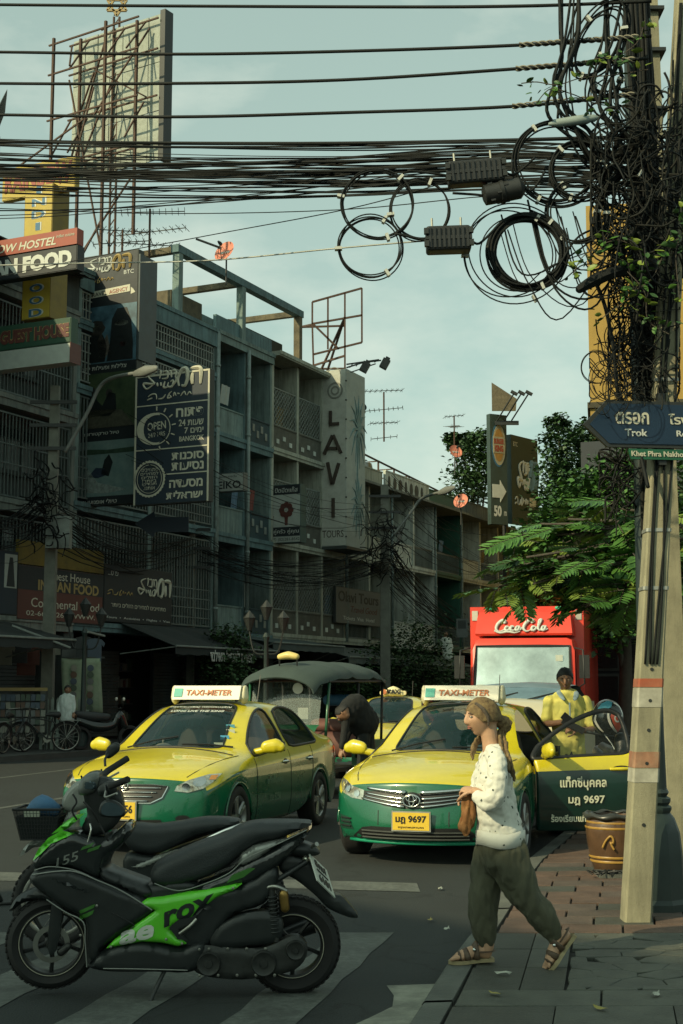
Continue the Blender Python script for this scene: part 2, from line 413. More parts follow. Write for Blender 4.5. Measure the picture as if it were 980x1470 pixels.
# stamped squares broken into crazy polygons
def hexes(ua,ub,va,vb,mat_,px=.26,py=.2):
 nv = int((vb-va)/py)+1;
 for r in range(-1,nv+1):
  for c in range(-1,int((ub-ua)/px)+2):
   cx = ua+(c+.5*(r % 2))*px; cy = va+r*py
   pts = []
   for q in range(6):
    a = PI/6+q*PI/3; x = cx+math.cos(a)*px*.577; yv = cy+math.sin(a)*py*.667
    rr = random.Random(int(round(x*50))*7919+int(round(yv*50))); x += rr.uniform(-.04,.04); yv += rr.uniform(-.035,.035)
    pts.append((min(ub,max(ua,x)),min(vb,max(va,yv))))
   ar = abs(sum(pts[i][0]*pts[(i+1) % 6][1]-pts[(i+1) % 6][0]*pts[i][1] for i in range(6)))/2
   if ar > .006:
    pp = []
    for p in pts:
     if not pp or math.hypot(p[0]-pp[-1][0],p[1]-pp[-1][1]) > .012: pp.append(p)
    if len(pp) > 3: stone([pw(*p) for p in pp],SH+rnd.uniform(-.002,.003),mat_,'paving_stone',.003)
hexes(1.02,1.72,7.37,8.5,m_slab); hexes(1.735,2.55,7.37,8.5,m_slab2);
hexes(1.02,1.72,8.51,9.05,m_slab); hexes(1.735,2.55,8.51,9.05,m_slab2)
for v0,v1 in ((7.37,7.95),(7.95,8.5),(8.5,9.05)):
 u = u0k((v0+v1)/2)
 for a,b in zip([u,.78],[.78,1.01]):
  if b-a > .08: stone(rect(a,b,v0,v1),SH,m_slab2 if rnd.random() < .5 else m_slab,'paving_slab')
# red-brown pavers: right of the slabs, then the whole width further on
v = 5.9
while v < 9:
 u = 2.76 if v < 7.36 else 2.56; o = 0
 while u < 4.6:
  stone(rect(u,u+.38,v,v+.25),SH+rnd.uniform(-.003,.004),m_red if rnd.random() < .7 else m_red2,'paver'); u += .385
 v += .255
v = 9.07; row = 0
while v < 17.5:
 dv = .3 if v < 13 else .45; u = u0k(v+.1)-(.2 if row % 2 else 0); du = .4 if v < 12 else .6
 while u < 3.3:
  a = max(u,u0k(v+dv/2))
  if u+du-a > .08: stone(rect(a,u+du-.004,v,v+dv-.004),SH+rnd.uniform(-.003,.004),m_red if rnd.random() < .6 else (m_red2 if rnd.random() < .6 else m_slab2),'paver')
  u += du
 v += dv; row += 1
far = MB(); far.quadgrid([[(kx(y)+.16,y,SH),(kx(y)+9,y,SH)] for y in (17.5,20,24,47,100)])
far.build('far_paving',m_red2,pavement)
# zebra stripes, stop line, lane lines: worn paint just above the asphalt
def strip(pts,name='road_marking'):
 b = MB(); b.face([(x,y,.004) for x,y in pts]); b.build(name,m_paint,kind='structure')
for k in range(-12,1):
 x = k*.79-.02
 f = lambda o,yy: (x+o+.22*(yy-9.4),yy)
 b = MB(); n = 14
 b.quadgrid([[(f(0,yy)[0]+.012*math.sin(yy*9+k),yy,.004),(f(.36,yy)[0]+.012*math.sin(yy*7+k*2),yy,.004)] for yy in [4.2+(9.4-4.2)*i/n for i in range(n+1)]])
 b.build('crosswalk_stripe',m_paint,kind='structure')
strip([(.62,11.25),(.62,11.75),(-5.5,12.95),(-5.5,12.4)],'stop_line')
for a,b in (((-4.72,18.6),(-1.2,31)),((-6.3,25),(-3.0,37))):
 d = (V(b)-V(a)).normalized(); n_ = V((d.y,-d.x))*.06
 strip([tuple(V(a)-n_),tuple(V(a)+n_),tuple(V(b)+n_),tuple(V(b)-n_)],'lane_line')
# far-side pavement along the shophouses
LM = Matrix.Translation(FO) @ Matrix.Rotation(FROT,4,'Z')
b = MB(); b.box(-45,110,-3.05,3,-.02,.13)
lp = b.build('shop_pavement',M('shop_pavement',(.08,.085,.08),.85,scale=3,bump=.3,dirt=.4),kind='structure'); lp.matrix_world = LM
# litter
m_leafy = M('dry_leaf',(.42,.36,.10),.7,scale=30)
lit = [(722,1398,'small white paper scrap lying on the slab between the woman\'s sandals'),(806,1343,'dry yellow leaf lying by the foot of the concrete pole'),
 (641,1334,'crumpled pale litter by the kerb behind the woman'),(617,1321,'dry leaf on the asphalt just off the kerb'),(862,1448,'curled yellow leaf on the near dark slab'),
 (941,1428,'pale litter scrap on the red pavers at lower right'),(710,1427,'thin dry leaf on the near pavement strip'),(632,1276,'small white scrap on the road ahead of the taxi')]
for i,(x,y,lb) in enumerate(lit):
 p = gnd(x,y,SH+.01 if x > 640 else .012); a = rnd.uniform(0,3); q = MB(); s_ = .032
 q.quadgrid([[V((s_*(u-1.5)*(1-.3*abs(v_-1)),s_*.55*(v_-1)*(1 if 0 < u < 3 else .3),.012*rnd.random()+(.008 if v_ == 1 else 0))) for u in range(4)] for v_ in range(3)])
 nm = 'paper_scrap' if ('paper' in lb or 'litter' in lb or 'scrap' in lb) else 'fallen_leaf'
 o = q.build(nm,M('paper_litter',(.6,.62,.52),.8) if nm == 'paper_scrap' else m_leafy); o.location = p; o.rotation_euler = (0,0,a)
 tag(o,lb,'litter' if nm == 'paper_scrap' else 'leaf')
ALB = .58
# ================================================================ the row of shophouses on the left (frame: x along the row, y into it, z up)
m_blue = M('blue_green_render',(.16,.27,.285),.8,scale=1.2,var=.3,bump=.3,streak=.75,dirtcol=(.03,.045,.045))
m_teal = M('pale_teal_render',(.26,.36,.34),.8,scale=1,var=.3,bump=.3,streak=.7,dirtcol=(.035,.05,.045))
m_cream = M('cream_render',(.54,.57,.47),.8,scale=1,var=.2,bump=.3,streak=.7,dirtcol=(.07,.08,.06))
m_grey = M('grey_render',(.27,.30,.27),.85,scale=1,var=.25,bump=.3,streak=.8,dirtcol=(.04,.05,.045))
m_white = M('stained_white_render',(.80,.86,.78),.8,scale=1,var=.2,bump=.2,streak=.7,dirtcol=(.08,.1,.085))
m_green = M('green_paint',(.035,.14,.095),.6,scale=2,var=.3,streak=.4)
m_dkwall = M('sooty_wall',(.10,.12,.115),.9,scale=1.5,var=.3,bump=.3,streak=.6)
m_brown = M('rusty_concrete',(.20,.17,.11),.9,scale=2,var=.35,bump=.5,dirt=.7)
m_glassd = M('dark_window_glass',(.02,.03,.032),.12,scale=2,spec=.6)
m_curt = M('pale_blind',(.22,.26,.25),.8,scale=2,var=.3,dirt=.3)
m_frm = M('window_timber',(.07,.085,.08),.6,scale=6,dirt=.4)
m_frml = M('pale_window_frame',(.30,.34,.31),.6,scale=6,dirt=.5)
m_iron = M('painted_iron',(.16,.20,.19),.55,scale=10,dirt=.5)
m_irond = M('dark_iron',(.035,.04,.038),.5,scale=10)
m_rust = M('rusted_steel',(.11,.06,.04),.8,scale=14,var=.4,dirt=.4)
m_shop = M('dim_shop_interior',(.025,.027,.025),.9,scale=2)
m_zinc = M('corrugated_zinc',(.25,.27,.24),.55,scale=3,dirt=.7,metal=.3)
m_pipe = M('drain_pipe_plastic',(.30,.38,.36),.5,scale=5,dirt=.5)
def lbl(name,mb,mats,B,**k): return mb.build(name,mats,B,**k)
def grille(B,x0,x1,z0,z1,y,step=.13,r=.012,mat_=None,cross=None,name='window_grille',lattice=False):
 b = MB()
 if lattice:
  w_,h_ = x1-x0,z1-z0; n = int(w_/step); s = step*1.5
  k = -h_
  while k < w_:
   for sg in (1,-1):
    p = []
    a0,a1 = max(0,k),min(w_,k+h_)
    if a1 > a0+.02:
     if sg > 0: b.bar((x0+a0,y,z0+(a0-k)),(x0+a1,y,z0+(a1-k)),.022)
     else: b.bar((x1-a0,y+.02,z0+(a0-k)),(x1-a1,y+.02,z0+(a1-k)),.022)
   k += step*1.6
 else:
  x = x0+step/2
  while x < x1: b.bar((x,y,z0),(x,y,z1),r*2); x += step
  for c in (cross or (z0+.03,z1-.03)): b.box(x0,x1,y-.018,y+.018,c-.018,c+.018)
 for (p,q) in (((x0,y,z0),(x1,y,z0)),((x0,y,z1),(x1,y,z1)),((x0,y,z0),(x0,y,z1)),((x1,y,z0),(x1,y,z1))): b.bar(p,q,.045)
 return b.build(name,mat_ or m_iron,B)
def window(B,x0,x1,z0,z1,y,n=2,frame_=None,glass=None,curt=False):
 fm = frame_ or m_frm; b = MB(); t = .055
 b.box(x0,x1,y-.06,y+.03,z0,z0+t); b.box(x0,x1,y-.06,y+.03,z1-t,z1)
 b.box(x0,x0+t,y-.06,y+.03,z0+t,z1-t); b.box(x1-t,x1,y-.06,y+.03,z0+t,z1-t)
 w_ = (x1-x0)/n
 for i in range(1,n): b.box(x0+w_*i-t/2,x0+w_*i+t/2,y-.05,y+.03,z0+t,z1-t)
 tr = z0+(z1-z0)*.72; b.box(x0+t,x1-t,y-.04,y+.025,tr-.02,tr+.02)
 f = b.build('window',fm,B)
 for i in range(n):
  for (a,c) in ((z0+t,tr-.02),(tr+.02,z1-t)):
   p = MB(); p.box(x0+w_*i+t/2+.01,x0+w_*(i+1)-t/2-.01,y-.008,y+.002,a+.005,c-.005)
   p.build('pane',m_curt if (curt and rnd.random() < .5) else (glass or m_glassd),f)
 sl_ = MB(); sl_.box(x0-.06,x1+.06,y-.14,y+.02,z0-.09,z0-.003); sl_.build('sill',fm,f)
 return f
LV = [3.4,6.65,9.95,13.35]
def building(label,cat_,s0,s1,top,wall,group='shophouses in the row across the street',depth=11,rec=1.25):
 B = thing('shophouse',label,cat_,group=group,mat=LM @ Matrix.Translation((s0,0,.13)))
 B['w'] = s1-s0
 del B['w']
 return B
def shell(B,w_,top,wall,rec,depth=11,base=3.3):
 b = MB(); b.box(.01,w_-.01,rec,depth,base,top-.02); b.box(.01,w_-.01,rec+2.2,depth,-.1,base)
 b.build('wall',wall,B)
def slab(B,w_,z,mat_,y0=-.08,y1=1.3,th=.28,beam=.0):
 b = MB(); b.box(0,w_,y0,y1,z-th,z); b.box(-.0,w_,y0-.04,y0,z-.11,z+.02); b.build('floor_slab',mat_,B)
def fin(B,x,z0,z1,mat_,y0=-.05,y1=1.28,t=.14):
 b = MB(); b.box(x-t/2,x+t/2,y0,y1,z0,z1); b.build('party_fin',mat_,B)
def parapet(B,x0,x1,z,h,mat_,y=-.02,t=.1,name='balcony_wall'):
 b = MB(); b.box(x0,x1,y,y+t,z,z+h); b.box(x0,x1,y-.03,y+t+.03,z+h,z+h+.05); b.build(name,mat_,B)
def pipe(B,x,z0,z1,y=-.12,r=.055,m=None):
 b = MB(); b.tube([(x,y,z0),(x,y,(z0+z1)/2),(x,y,z1)],r,8)
 for k in range(int(z0)+1,int(z1),2): b.lathe([(r+.02,k),(r+.02,k+.08)],8,Matrix.Translation((x,y,0)))
 b.build('drain_pipe',m or m_pipe,B,smooth=True)
def ac(B,x,y,z):
 b = MB(); b.box(x,x+.8,y,y+.3,z,z+.55); b.box(x+.02,x+.05,y+.3,y+.5,z-.05,z)
 o = b.build('air_conditioner',M('ac_casing',(.45,.47,.42),.6,dirt=.6),B)
 f = MB(); f.lathe([(.22,0),(.22,.02),(.18,.03),(.03,.03),(.0,.03)],16,Matrix.Translation((x+.3,y-.002,z+.28)) @ Matrix.Rotation(PI/2,4,'X')); f.build('fan_guard',m_irond,o)
def shopfront(B,w_,h,seed,n=4):
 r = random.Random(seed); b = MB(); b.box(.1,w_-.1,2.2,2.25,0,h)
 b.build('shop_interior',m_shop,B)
 for k in range(n):                                   # shelves and roller shutters
  x0 = .15+(w_-.3)*k/n; x1 = .15+(w_-.3)*(k+1)/n-.06
  if r.random() < .45:
   sh = MB(); z = .1
   while z < h-.4: sh.box(x0,x1,.9,.93+.02*r.random(),z,z+.085); z += .1
   sh.build('roller_shutter',M('shutter_steel',(.085,.10,.095),.6,scale=3,dirt=.5),B)
  else:
   sf = MB()
   for z in (.5,1.0,1.5,2.0): sf.box(x0,x1,1.6,1.9,z,z+.03)
   so_ = sf.build('shelf',m_frm,B)
   gd = MB(); cols = 6
   for z in (.53,1.03,1.53,2.03):
    x = x0+.05
    while x < x1-.15:
     ww = r.uniform(.06,.16); gd.box(x,x+ww,1.62,1.8,z,z+r.uniform(.12,.4),r.randrange(5)); x += ww+r.uniform(.01,.06)
   gd.build('shelf_goods',[M('goods_%s' % n_,c,.6) for n_,c in (('ochre',(.12,.09,.04)),('red',(.12,.03,.025)),('pale',(.2,.21,.18)),('blue',(.03,.06,.09)),('green',(.04,.08,.05)))],so_)
 for a,c in ((0,.22),(w_-.22,w_)):
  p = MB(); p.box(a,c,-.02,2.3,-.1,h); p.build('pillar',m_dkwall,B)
def awning(label,s0,s1,z,drop,out_,mat_,nm='awning',y0=-.1):
 B = thing(nm,label,'awning',mat=LM @ Matrix.Translation((s0,y0,z))); w_ = s1-s0
 c = MB(); rows = []
 for i in range(9):
  t = i/8; rows.append([(w_*k/16,-out_*t,-drop*t+.03*math.sin(k*PI/2)*math.sin(t*PI)) for k in range(17)])
 rows.append([(w_*k/16,-out_-.005,-drop-.22-.03*(k % 2)) for k in range(17)])
 c.quadgrid(rows); me = c.mesh('canopy',mat_);
 me = modmesh(me,[('SOLIDIFY',dict(thickness=.02))]); link('canopy',me,B)
 for x in (.05,w_*.5,w_-.05):
  b = MB(); b.tube([(x,-out_+.03,-drop-.02),(x,-.01,-.9)],.02,6); b.build('awning_arm',m_frml,B)
 b = MB(); b.tube([(0,-out_-.02,-drop),(w_,-out_-.02,-drop)],.03,6); b.build('front_rail',m_frml,B)
 return B
# --- A: guest house at the far left
w_ = 13.9
A = building('grey guest house at the far left with rows of barred windows behind its signs','building',-11,2.9,13.4,m_grey)
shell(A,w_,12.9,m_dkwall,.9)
for z in (3.3,6.3,9.0,11.9): slab(A,w_,z,m_grey,-.15,1.0,.3)
for x in (.1,3.6,7.1,10.4,w_-.1): fin(A,x,3.3,11.6,m_grey,-.1,.95)
for (z0,z1) in ((3.35,5.95),(6.35,8.65),(9.05,11.55)):
 for k,(x0,x1) in enumerate(((.2,3.5),(3.7,7.0),(7.2,10.3),(10.5,w_-.2))):
  if k > 0:
   window(A,x0+.3,x1-.3,z0+.9,z1-.15,.9,4,m_frm,curt=True)
   grille(A,x0,x1,z0+.05,z1-.1,-.02,.14,cross=(z0+.9,z0+1.4))
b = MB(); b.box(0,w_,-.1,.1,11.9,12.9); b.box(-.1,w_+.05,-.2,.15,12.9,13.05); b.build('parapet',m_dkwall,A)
pt = MB(); k = 0
rows = [[(x,-.7+.0*k,12.75+.025*(i % 2)) for i,x in enumerate([w_*j/70 for j in range(71)])],[(x,1.6,13.6+.025*(i % 2)) for i,x in enumerate([w_*j/70 for j in range(71)])]]
pt.quadgrid(rows); link('corrugated_canopy',modmesh(pt.mesh('corrugated_canopy',m_dkwall),[('SOLIDIFY',dict(thickness=.01))]),A)
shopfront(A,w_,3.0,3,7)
# --- B: tall shophouse behind the travel agency signs, blue parapet
s0,s1 = 2.9,10.6; w_ = s1-s0
B = building('tall shophouse behind the black travel signs with ladder-pattern window grilles and blue parapet','building',s0,s1,13.8,m_blue)
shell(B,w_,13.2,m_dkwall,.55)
for z in (3.3,6.6,9.9,11.75): slab(B,w_,z,m_blue,-.1,.6,.24)
slab(B,w_,13.25,m_blue,-.12,.6,.6)
for x in (.1,w_*.5,w_-.08): fin(B,x,3.3,13.0,m_teal,-.06,.56,.18)
for x0,x1 in ((.2,w_*.5-.1),(w_*.5+.1,w_-.2)):
 for z0,z1 in ((10.0,11.4),(11.8,12.6),(6.7,9.6),(3.4,6.2)):
  grille(B,x0,x1,z0+.05,z1,-.02,.16,.02,m_frml if z0 > 9 else m_iron,cross=[z0+.3*k for k in range(1,5)])
  if z1-z0 > 2: window(B,x0+.2,x1-.2,z0+.8,z1-.1,.54,3,m_frm,curt=True)
pipe(B,w_-.05,3.3,13.2)
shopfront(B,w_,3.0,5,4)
# roof pergola of blue beams over B and C
P = thing('roof_frame','weathered blue concrete frame standing open on the roof above the barred windows','roof frame',mat=LM @ Matrix.Translation((8.2,0,13.35)))
for (x,y) in ((0,0),(4.1,0),(8.4,0),(0,3.6),(4.1,3.6),(8.4,3.6)):
 b = MB(); b.box(x-.12,x+.12,y-.12,y+.12,0,1.95); b.build('post',m_teal if x < 5 else m_brown,P)
for y in (0,3.6):
 b = MB(); b.box(-.2,8.6,y-.14,y+.14,1.95,2.2); b.build('beam',m_blue,P)
for x in (0,4.1,8.4):
 b = MB(); b.box(x-.11,x+.11,.14,3.46,1.98,2.18); b.build('cross_beam',m_brown,P)
b = MB(); b.box(2.0,4.0,1.5,3.4,0,1.5); b.build('roof_tank_wall',m_brown,P)
b = MB(); b.box(4.3,8.3,.6,.75,0,.95); b.build('low_roof_wall',M('mossy_concrete',(.06,.06,.04),.95,dirt=.5),P)
# --- C: blue shophouse with open balconies
s0,s1 = 10.6,14.5; w_ = s1-s0
Cb = building('blue shophouse with deep open balconies and pipe between the ladder grilles and the cream one','building',s0,s1,13.4,m_blue)
shell(Cb,w_,13.3,m_blue,1.9)
for z in LV[:3]: slab(Cb,w_,z-.1,m_blue,-.1,1.95,.3)
slab(Cb,w_,13.25,m_teal,-.14,1.95,.35)
b = MB(); b.box(0,w_,-.02,.1,13.25,13.8); b.build('parapet',m_blue,Cb)
for x in (.08,w_*.5,w_-.08): fin(Cb,x,3.3,12.9,m_blue if x < w_-.1 else m_teal,-.05,1.9,.13)
for z in LV[:3]:
 parapet(Cb,.15,w_*.5-.07,z-.1,.85,m_teal); parapet(Cb,w_*.5+.07,w_-.15,z-.1,.85,M('dark_blue_panel',(.05,.09,.10),.8,dirt=.4))
 window(Cb,.3,w_*.5-.2,z+.1,z+2.5,1.88,2,m_frm); window(Cb,w_*.5+.2,w_-.3,z+.6,z+2.4,1.88,2,m_frm,curt=True)
 for k in range(5):                                   # laundry cloths and blocks pinned on the balcony walls
  q = MB(); x = w_*.5+.25+.3*k; q.box(x,x+.16,-.05,-.03,z+.15+.2*(k % 2),z+.4+.2*(k % 2)); q.build('vent_block',m_frml,Cb)
pipe(Cb,.02,3.3,13.2); pipe(Cb,w_*.5+.05,3.3,13.0,-.16,.07)
ac(Cb,w_*.5+.4,.3,LV[1]-.0)
shopfront(Cb,w_,3.0,8,2)
# --- D: cream shophouse with diamond lattices
s0,s1 = 14.5,20.7; w_ = s1-s0
D = building('cream shophouse with diamond lattice screens over its balconies beside the tall white sign','building',s0,s1,13.4,m_cream)
shell(D,w_,13.3,m_cream,1.6)
for z in LV[:3]: slab(D,w_,z,m_cream,-.1,1.65,.22)
slab(D,w_,13.4,m_cream,-.35,1.65,.16)
for x in (.08,w_*.33,w_*.66,w_-.08): fin(D,x,3.3,13.24,m_cream,-.04,1.6,.16)
for x0,x1 in ((.17,w_*.33-.09),(w_*.33+.09,w_*.66-.09),(w_*.66+.09,w_-.17)):
 for z in LV[:3]:
  parapet(D,x0,x1,z,.8,M('brown_grey_panel',(.16,.16,.13),.85,dirt=.5))
  for k in range(3):
   q = MB(); x = x0+.2+.5*k; q.box(x,x+.2,-.05,-.03,z+.2+.15*(k % 2),z+.36+.15*(k % 2)); q.build('vent_block',m_white,D)
  grille(D,x0,x1,z+.87,z+2.2,.03,.13,.012,m_frml,lattice=True,name='lattice_screen')
  window(D,x0+.2,x1-.2,z+.6,z+2.4,1.58,2,m_frm)
pipe(D,w_-.12,3.3,13.3,-.14,.07)
b = MB(); b.box(w_-1.3,w_-.2,-.06,-.03,LV[2]+.1,LV[2]+.75); b.build('white_board',m_white,D)
shopfront(D,w_,3.0,11,3)
# --- E..H: the lower row
def lowhouse(s0,s1,label,wall,finm,seed,grn=False,top=9.75):
 w_ = s1-s0; E = building(label,'building',s0,s1,top,wall); r = random.Random(seed)
 shell(E,w_,top-.05,wall,1.5)
 for z in (3.4,6.75): slab(E,w_,z,finm,-.1,1.55,.22)
 b = MB(); b.box(-.02,w_+.02,-.5,1.5,top-.1,top); b.build('roof_slab',m_grey,E)
 nb = max(1,round(w_/2.6)); bw = w_/nb
 for k in range(nb+1): fin(E,min(w_-.08,max(.08,k*bw)),3.4,top-.1,finm,-.05,1.5,.16)
 for k in range(nb):
  x0,x1 = k*bw+.18,(k+1)*bw-.18
  for z in (3.4,6.75):
   if r.random() < .75: window(E,x0+.15,x1-.15,z+.8,z+2.4,1.48,2,m_frm,curt=True)
   if r.random() < .5: parapet(E,x0,x1,z,.85,finm)
   else: grille(E,x0,x1,z+.05,z+.9,.02,.12,.012,m_iron,name='balcony_rail')
   if r.random() < .4: ac(E,x0+.3,.4,z+.1)
 shopfront(E,w_,3.0,seed,max(2,nb))
 pipe(E,w_-.05,3.3,top,-.12,.06,m_pipe)
 return E
E1 = lowhouse(20.7,25.2,'lower cream shophouse just right of the tall white sign, with a corrugated roof on top',m_cream,m_cream,21)
b = MB(); b.box(.4,4.4,2.2,6,9.75,11.3); b.build('roof_room',m_cream,E1)
window(E1,.7,4.1,10.6,11.2,2.18,5,m_frm)
rows = [[(x,y,z+.03*(i % 2)) for i,x in enumerate([4.9*j/40 for j in range(41)])] for y,z in ((1.2,11.2),(6.4,12.0))]
q = MB(); q.quadgrid(rows); link('corrugated_roof',modmesh(q.mesh('corrugated_roof',m_zinc),[('SOLIDIFY',dict(thickness=.012))]),E1)
parapet(E1,0,4.4,9.78,.75,m_cream,.3)
E2 = lowhouse(25.2,30.2,'weathered pale shophouse with a stained decorated parapet above white side fins',m_white,m_white,22)
parapet(E2,0,5,9.78,.85,m_white,.2)
for k in range(7):
 q = MB(); x = .4+k*.62; q.ell((x,.2,10.2),(.16+.05*(k % 3),.03,.3),8); q.build('parapet_ornament',m_frm,E2)
E3 = lowhouse(30.2,33.6,'narrow shophouse painted dark green from canopy to roof',m_green,m_green,23)
parapet(E3,0,3.3,9.78,.7,m_green,.2)
E4 = lowhouse(33.6,41.8,'pale stained shophouse with deep white bays just left of the burger billboard',m_teal,m_white,24)
parapet(E4,0,8,9.78,.8,m_grey,.3)
E5 = lowhouse(41.8,60,'long grey shophouse running on behind the trees at the end of the row',m_grey,m_grey,25)
E6 = lowhouse(60,100,'distant grey terrace closing the street beyond the trees',m_grey,m_grey,26)
# rooftop cage
G = thing('roof_cage','rusty steel cage enclosure on the roof behind the upper satellite dish','roof cage',mat=LM @ Matrix.Translation((27.5,3.2,9.9)))
for y in (0,3.5):
 b = MB()
 for k in range(8): b.bar((k*1.9,y,0),(k*1.9,y,2.6-.1*k),.07)
 b.bar((0,y,2.6),(13.3,y,1.9),.07); b.bar((0,y,1.3),(13.3,y,.9),.05); b.bar((0,y,.05),(13.3,y,.05),.05)
 b.build('cage_side',m_rust,G)
b = MB()
for k in range(8): b.bar((k*1.9,0,2.6-.1*k),(k*1.9,3.5,2.6-.1*k),.05)
b.build('cage_top',m_rust,G)
b = MB(); b.box(6,13,1.0,1.1,0,1.3); b.build('board_panel',M('old_boards',(.3,.24,.13),.8,dirt=.4),G)
# water tank
b = MB(); b.lathe([(.55,0),(.55,.3),(.6,.33),(.55,.36),(.55,.7),(.6,.73),(.55,.76),(.55,1.2),(.6,1.23),(.55,1.26),(.5,1.5),(.15,1.65),(0,1.66)],20)
t = b.build('water_tank',M('stainless_tank',(.35,.38,.36),.35,metal=.8,dirt=.3),smooth=40); t.matrix_world = LM @ Matrix.Translation((26.6,2.0,9.9)); tag(t,'ribbed steel water tank standing on the roof right of the corrugated roof','water tank')
# awnings over the shops
m_can = M('dark_canvas',(.035,.045,.045),.9,scale=3)
awning('dark canvas awning over the shop at the far left with hanging goods',-6,.2,3.3,.5,2.1,m_can)
aw1 = awning('black awning edge lettered in white over the travel agency door',5.2,11.4,3.5,.7,1.9,m_can)
awning('blue-grey flat awning below the blue balconies',11.6,17,3.35,.25,1.6,M('blue_grey_sheet',(.10,.14,.14),.7,dirt=.4))
awning('pale-edged sheet awning under the tall white sign',17.2,23,3.2,.45,1.7,M('grey_sheet',(.13,.16,.15),.7,dirt=.4))
awning('sagging green-grey awning behind the bushes',23.3,31,3.1,.5,1.6,M('green_grey_sheet',(.07,.10,.085),.8,dirt=.4))
# ================================================================ unseen block added behind the camera, sized and turned to shade the crossing
b = MB(); b.box(-10.5,1.5,-7,0,0,17.4)
sa = az; vdir = V((-SD.x,-SD.y,0)).normalized(); c = -vdir*20
sh_ = b.build('shade_block',m_grey,label='plain grey block added out of view behind the viewer to shade the crossing',cat='building'); sh_.location = (c.x,c.y,0); sh_.rotation_euler = (0,0,math.atan2(vdir.y,vdir.x)-PI/2)
# yellow tower beyond the street sign, and dark building by the lorry
m_yel = M('ochre_wall',(.52,.33,.075),.75,scale=.3,var=.12,streak=.25,dirtcol=(.2,.14,.05))
Y = thing('tower_block','tall ochre yellow wall rising behind the cable tangle at right','building',(10.9,60,0),R(-10.4))
b = MB(); b.box(0,14,0,15,0,13.8); b.build('lower_wall',m_yel,Y)
b = MB(); b.box(.0,14,0,15,14.05,23); b.build('upper_wall',m_yel,Y)
b = MB(); b.box(-.12,14.1,-.15,15.1,13.8,14.05); b.build('ledge',M('dark_ledge',(.08,.07,.04),.8),Y)
for k in range(4):
 for j in range(5): window(Y,2.2+2.8*k,3.9+2.8*k,2+j*2.3,3.4+j*2.3,-.01,2,m_frm)
Dk = thing('shopfront_building','dark building front with glazed grid just right of the red lorry','building',(6.2,36,SH),R(-22))
b = MB(); b.box(0,9,.3,8,0,8); b.build('wall',M('dark_blue_wall',(.035,.045,.055),.7),Dk)
for k in range(7):
 for j in range(5):
  q = MB(); q.box(.1+k*.9,.92+k*.9,.22,.3,.1+j*.95,.98+j*.95); f = q.build('window',m_frm,Dk)
  q = MB(); q.box(.17+k*.9,.85+k*.9,.2,.22,.17+j*.95,.91+j*.95); q.build('pane',m_glassd,f)
# ================================================================ signs and boards
def mflat(name,col,rough=.55,**k): return M(name,col,rough,var=.08,scale=6,dirt=.25,dirtcol=tuple(c*.5+.01 for c in col),**k)
m_sblk = mflat('sign_black',(.018,.026,.032)); m_swht = mflat('sign_white',(.55,.60,.55)); m_scrm = mflat('sign_cream',(.78,.76,.60))
m_snavy = mflat('sign_navy',(.022,.042,.065)); m_sgrn = mflat('sign_green',(.03,.10,.06)); m_syel = mflat('sign_yellow',(.62,.45,.05))
m_sred = mflat('sign_red',(.45,.09,.05)); m_smar = mflat('sign_maroon',(.15,.045,.035)); m_sblu = mflat('sign_blue',(.05,.20,.36)); m_sgld = mflat('sign_gold',(.50,.36,.13))
m_sgry = mflat('sign_grey',(.17,.19,.18)); m_ltx = mflat('letter_white',(.82,.85,.78)); m_steel = M('sign_back_steel',(.08,.09,.085),.6,metal=.4,dirt=.4)
def heb(s): return '\n'.join(l[::-1] for l in s.split('\n'))
def board(name,label,s,px0,py0,px1,py1,face,thick=.16,y0=None,rtop=False,edge=None,group=None):
 """board standing across the row (facing the camera): corners given by where its left top / right bottom are seen"""
 a,zt = fx(px0,py0,s); b_,zb = fx(px1,py1,s); zt = fx(px1,py0,s)[1] if rtop else zt     # a = inner end, b_ = street end (more negative)
 o = LM @ V((s,a,zb)); right = -FN
 w_ = abs(b_-a); h = zt-zb
 f = frame(o,right,(0,0,1))
 T = thing(name,label,'sign',mat=f,group=group)
 q = MB(); q.box(0,w_,0,h,-thick,-.012); q.build('box',edge or m_steel,T)
 q = MB(); q.box(.02,w_-.02,.02,h-.02,-.012,0); q.build('face_panel',face,T)
 return T,w_,h
def onb(T,mb,name,m,**k): return mb.build(name,m,T,**k)
def txt(T,s,x,y,w,h,m,z=.004,rot=0,name='lettering',**k):
 me = glyphs(s,w,h,**k); me.materials.clear(); me.materials.append(m)
 me.transform(Matrix.Translation((x,y,z)) @ Matrix.Rotation(rot,4,'Z')); return link(name,me,T)
def panel(T,x0,x1,y0,y1,m,z=.006,name='panel',zb=0):
 q = MB(); q.box(x0,x1,y0,y1,zb,z); return q.build(name,m,T)
def ring(T,x,y,r0,r1,m,z=.006,name='ring',n=32,teeth=0,a0=0,a1=2*PI,sx=1,z0=.001):
 q = MB(); rows = [[],[],[],[]]
 for i in range(n+1):
  a = a0+(a1-a0)*i/n; R1 = r1*(1+(.05 if teeth and i % 2 else 0))
  for k,(rr,zz) in enumerate(((r0,z0),(r0,z),(R1,z),(R1,z0))): rows[k].append((x+rr*math.cos(a)*sx,y+rr*math.sin(a),zz))
 q.quadgrid(rows); return q.build(name,m,T)
def stroke(T,pts,m,r=.02,name='script_stroke',z=.01,n=6):
 q = MB()
 for p in pts:
  c = cat([(x,y,z) for x,y in p],n); k = len(c)
  q.tube(c,[r*(.55+.75*math.sin(PI*(i+.5)/k)) for i in range(k)],5)
 return q.build(name,m,T)
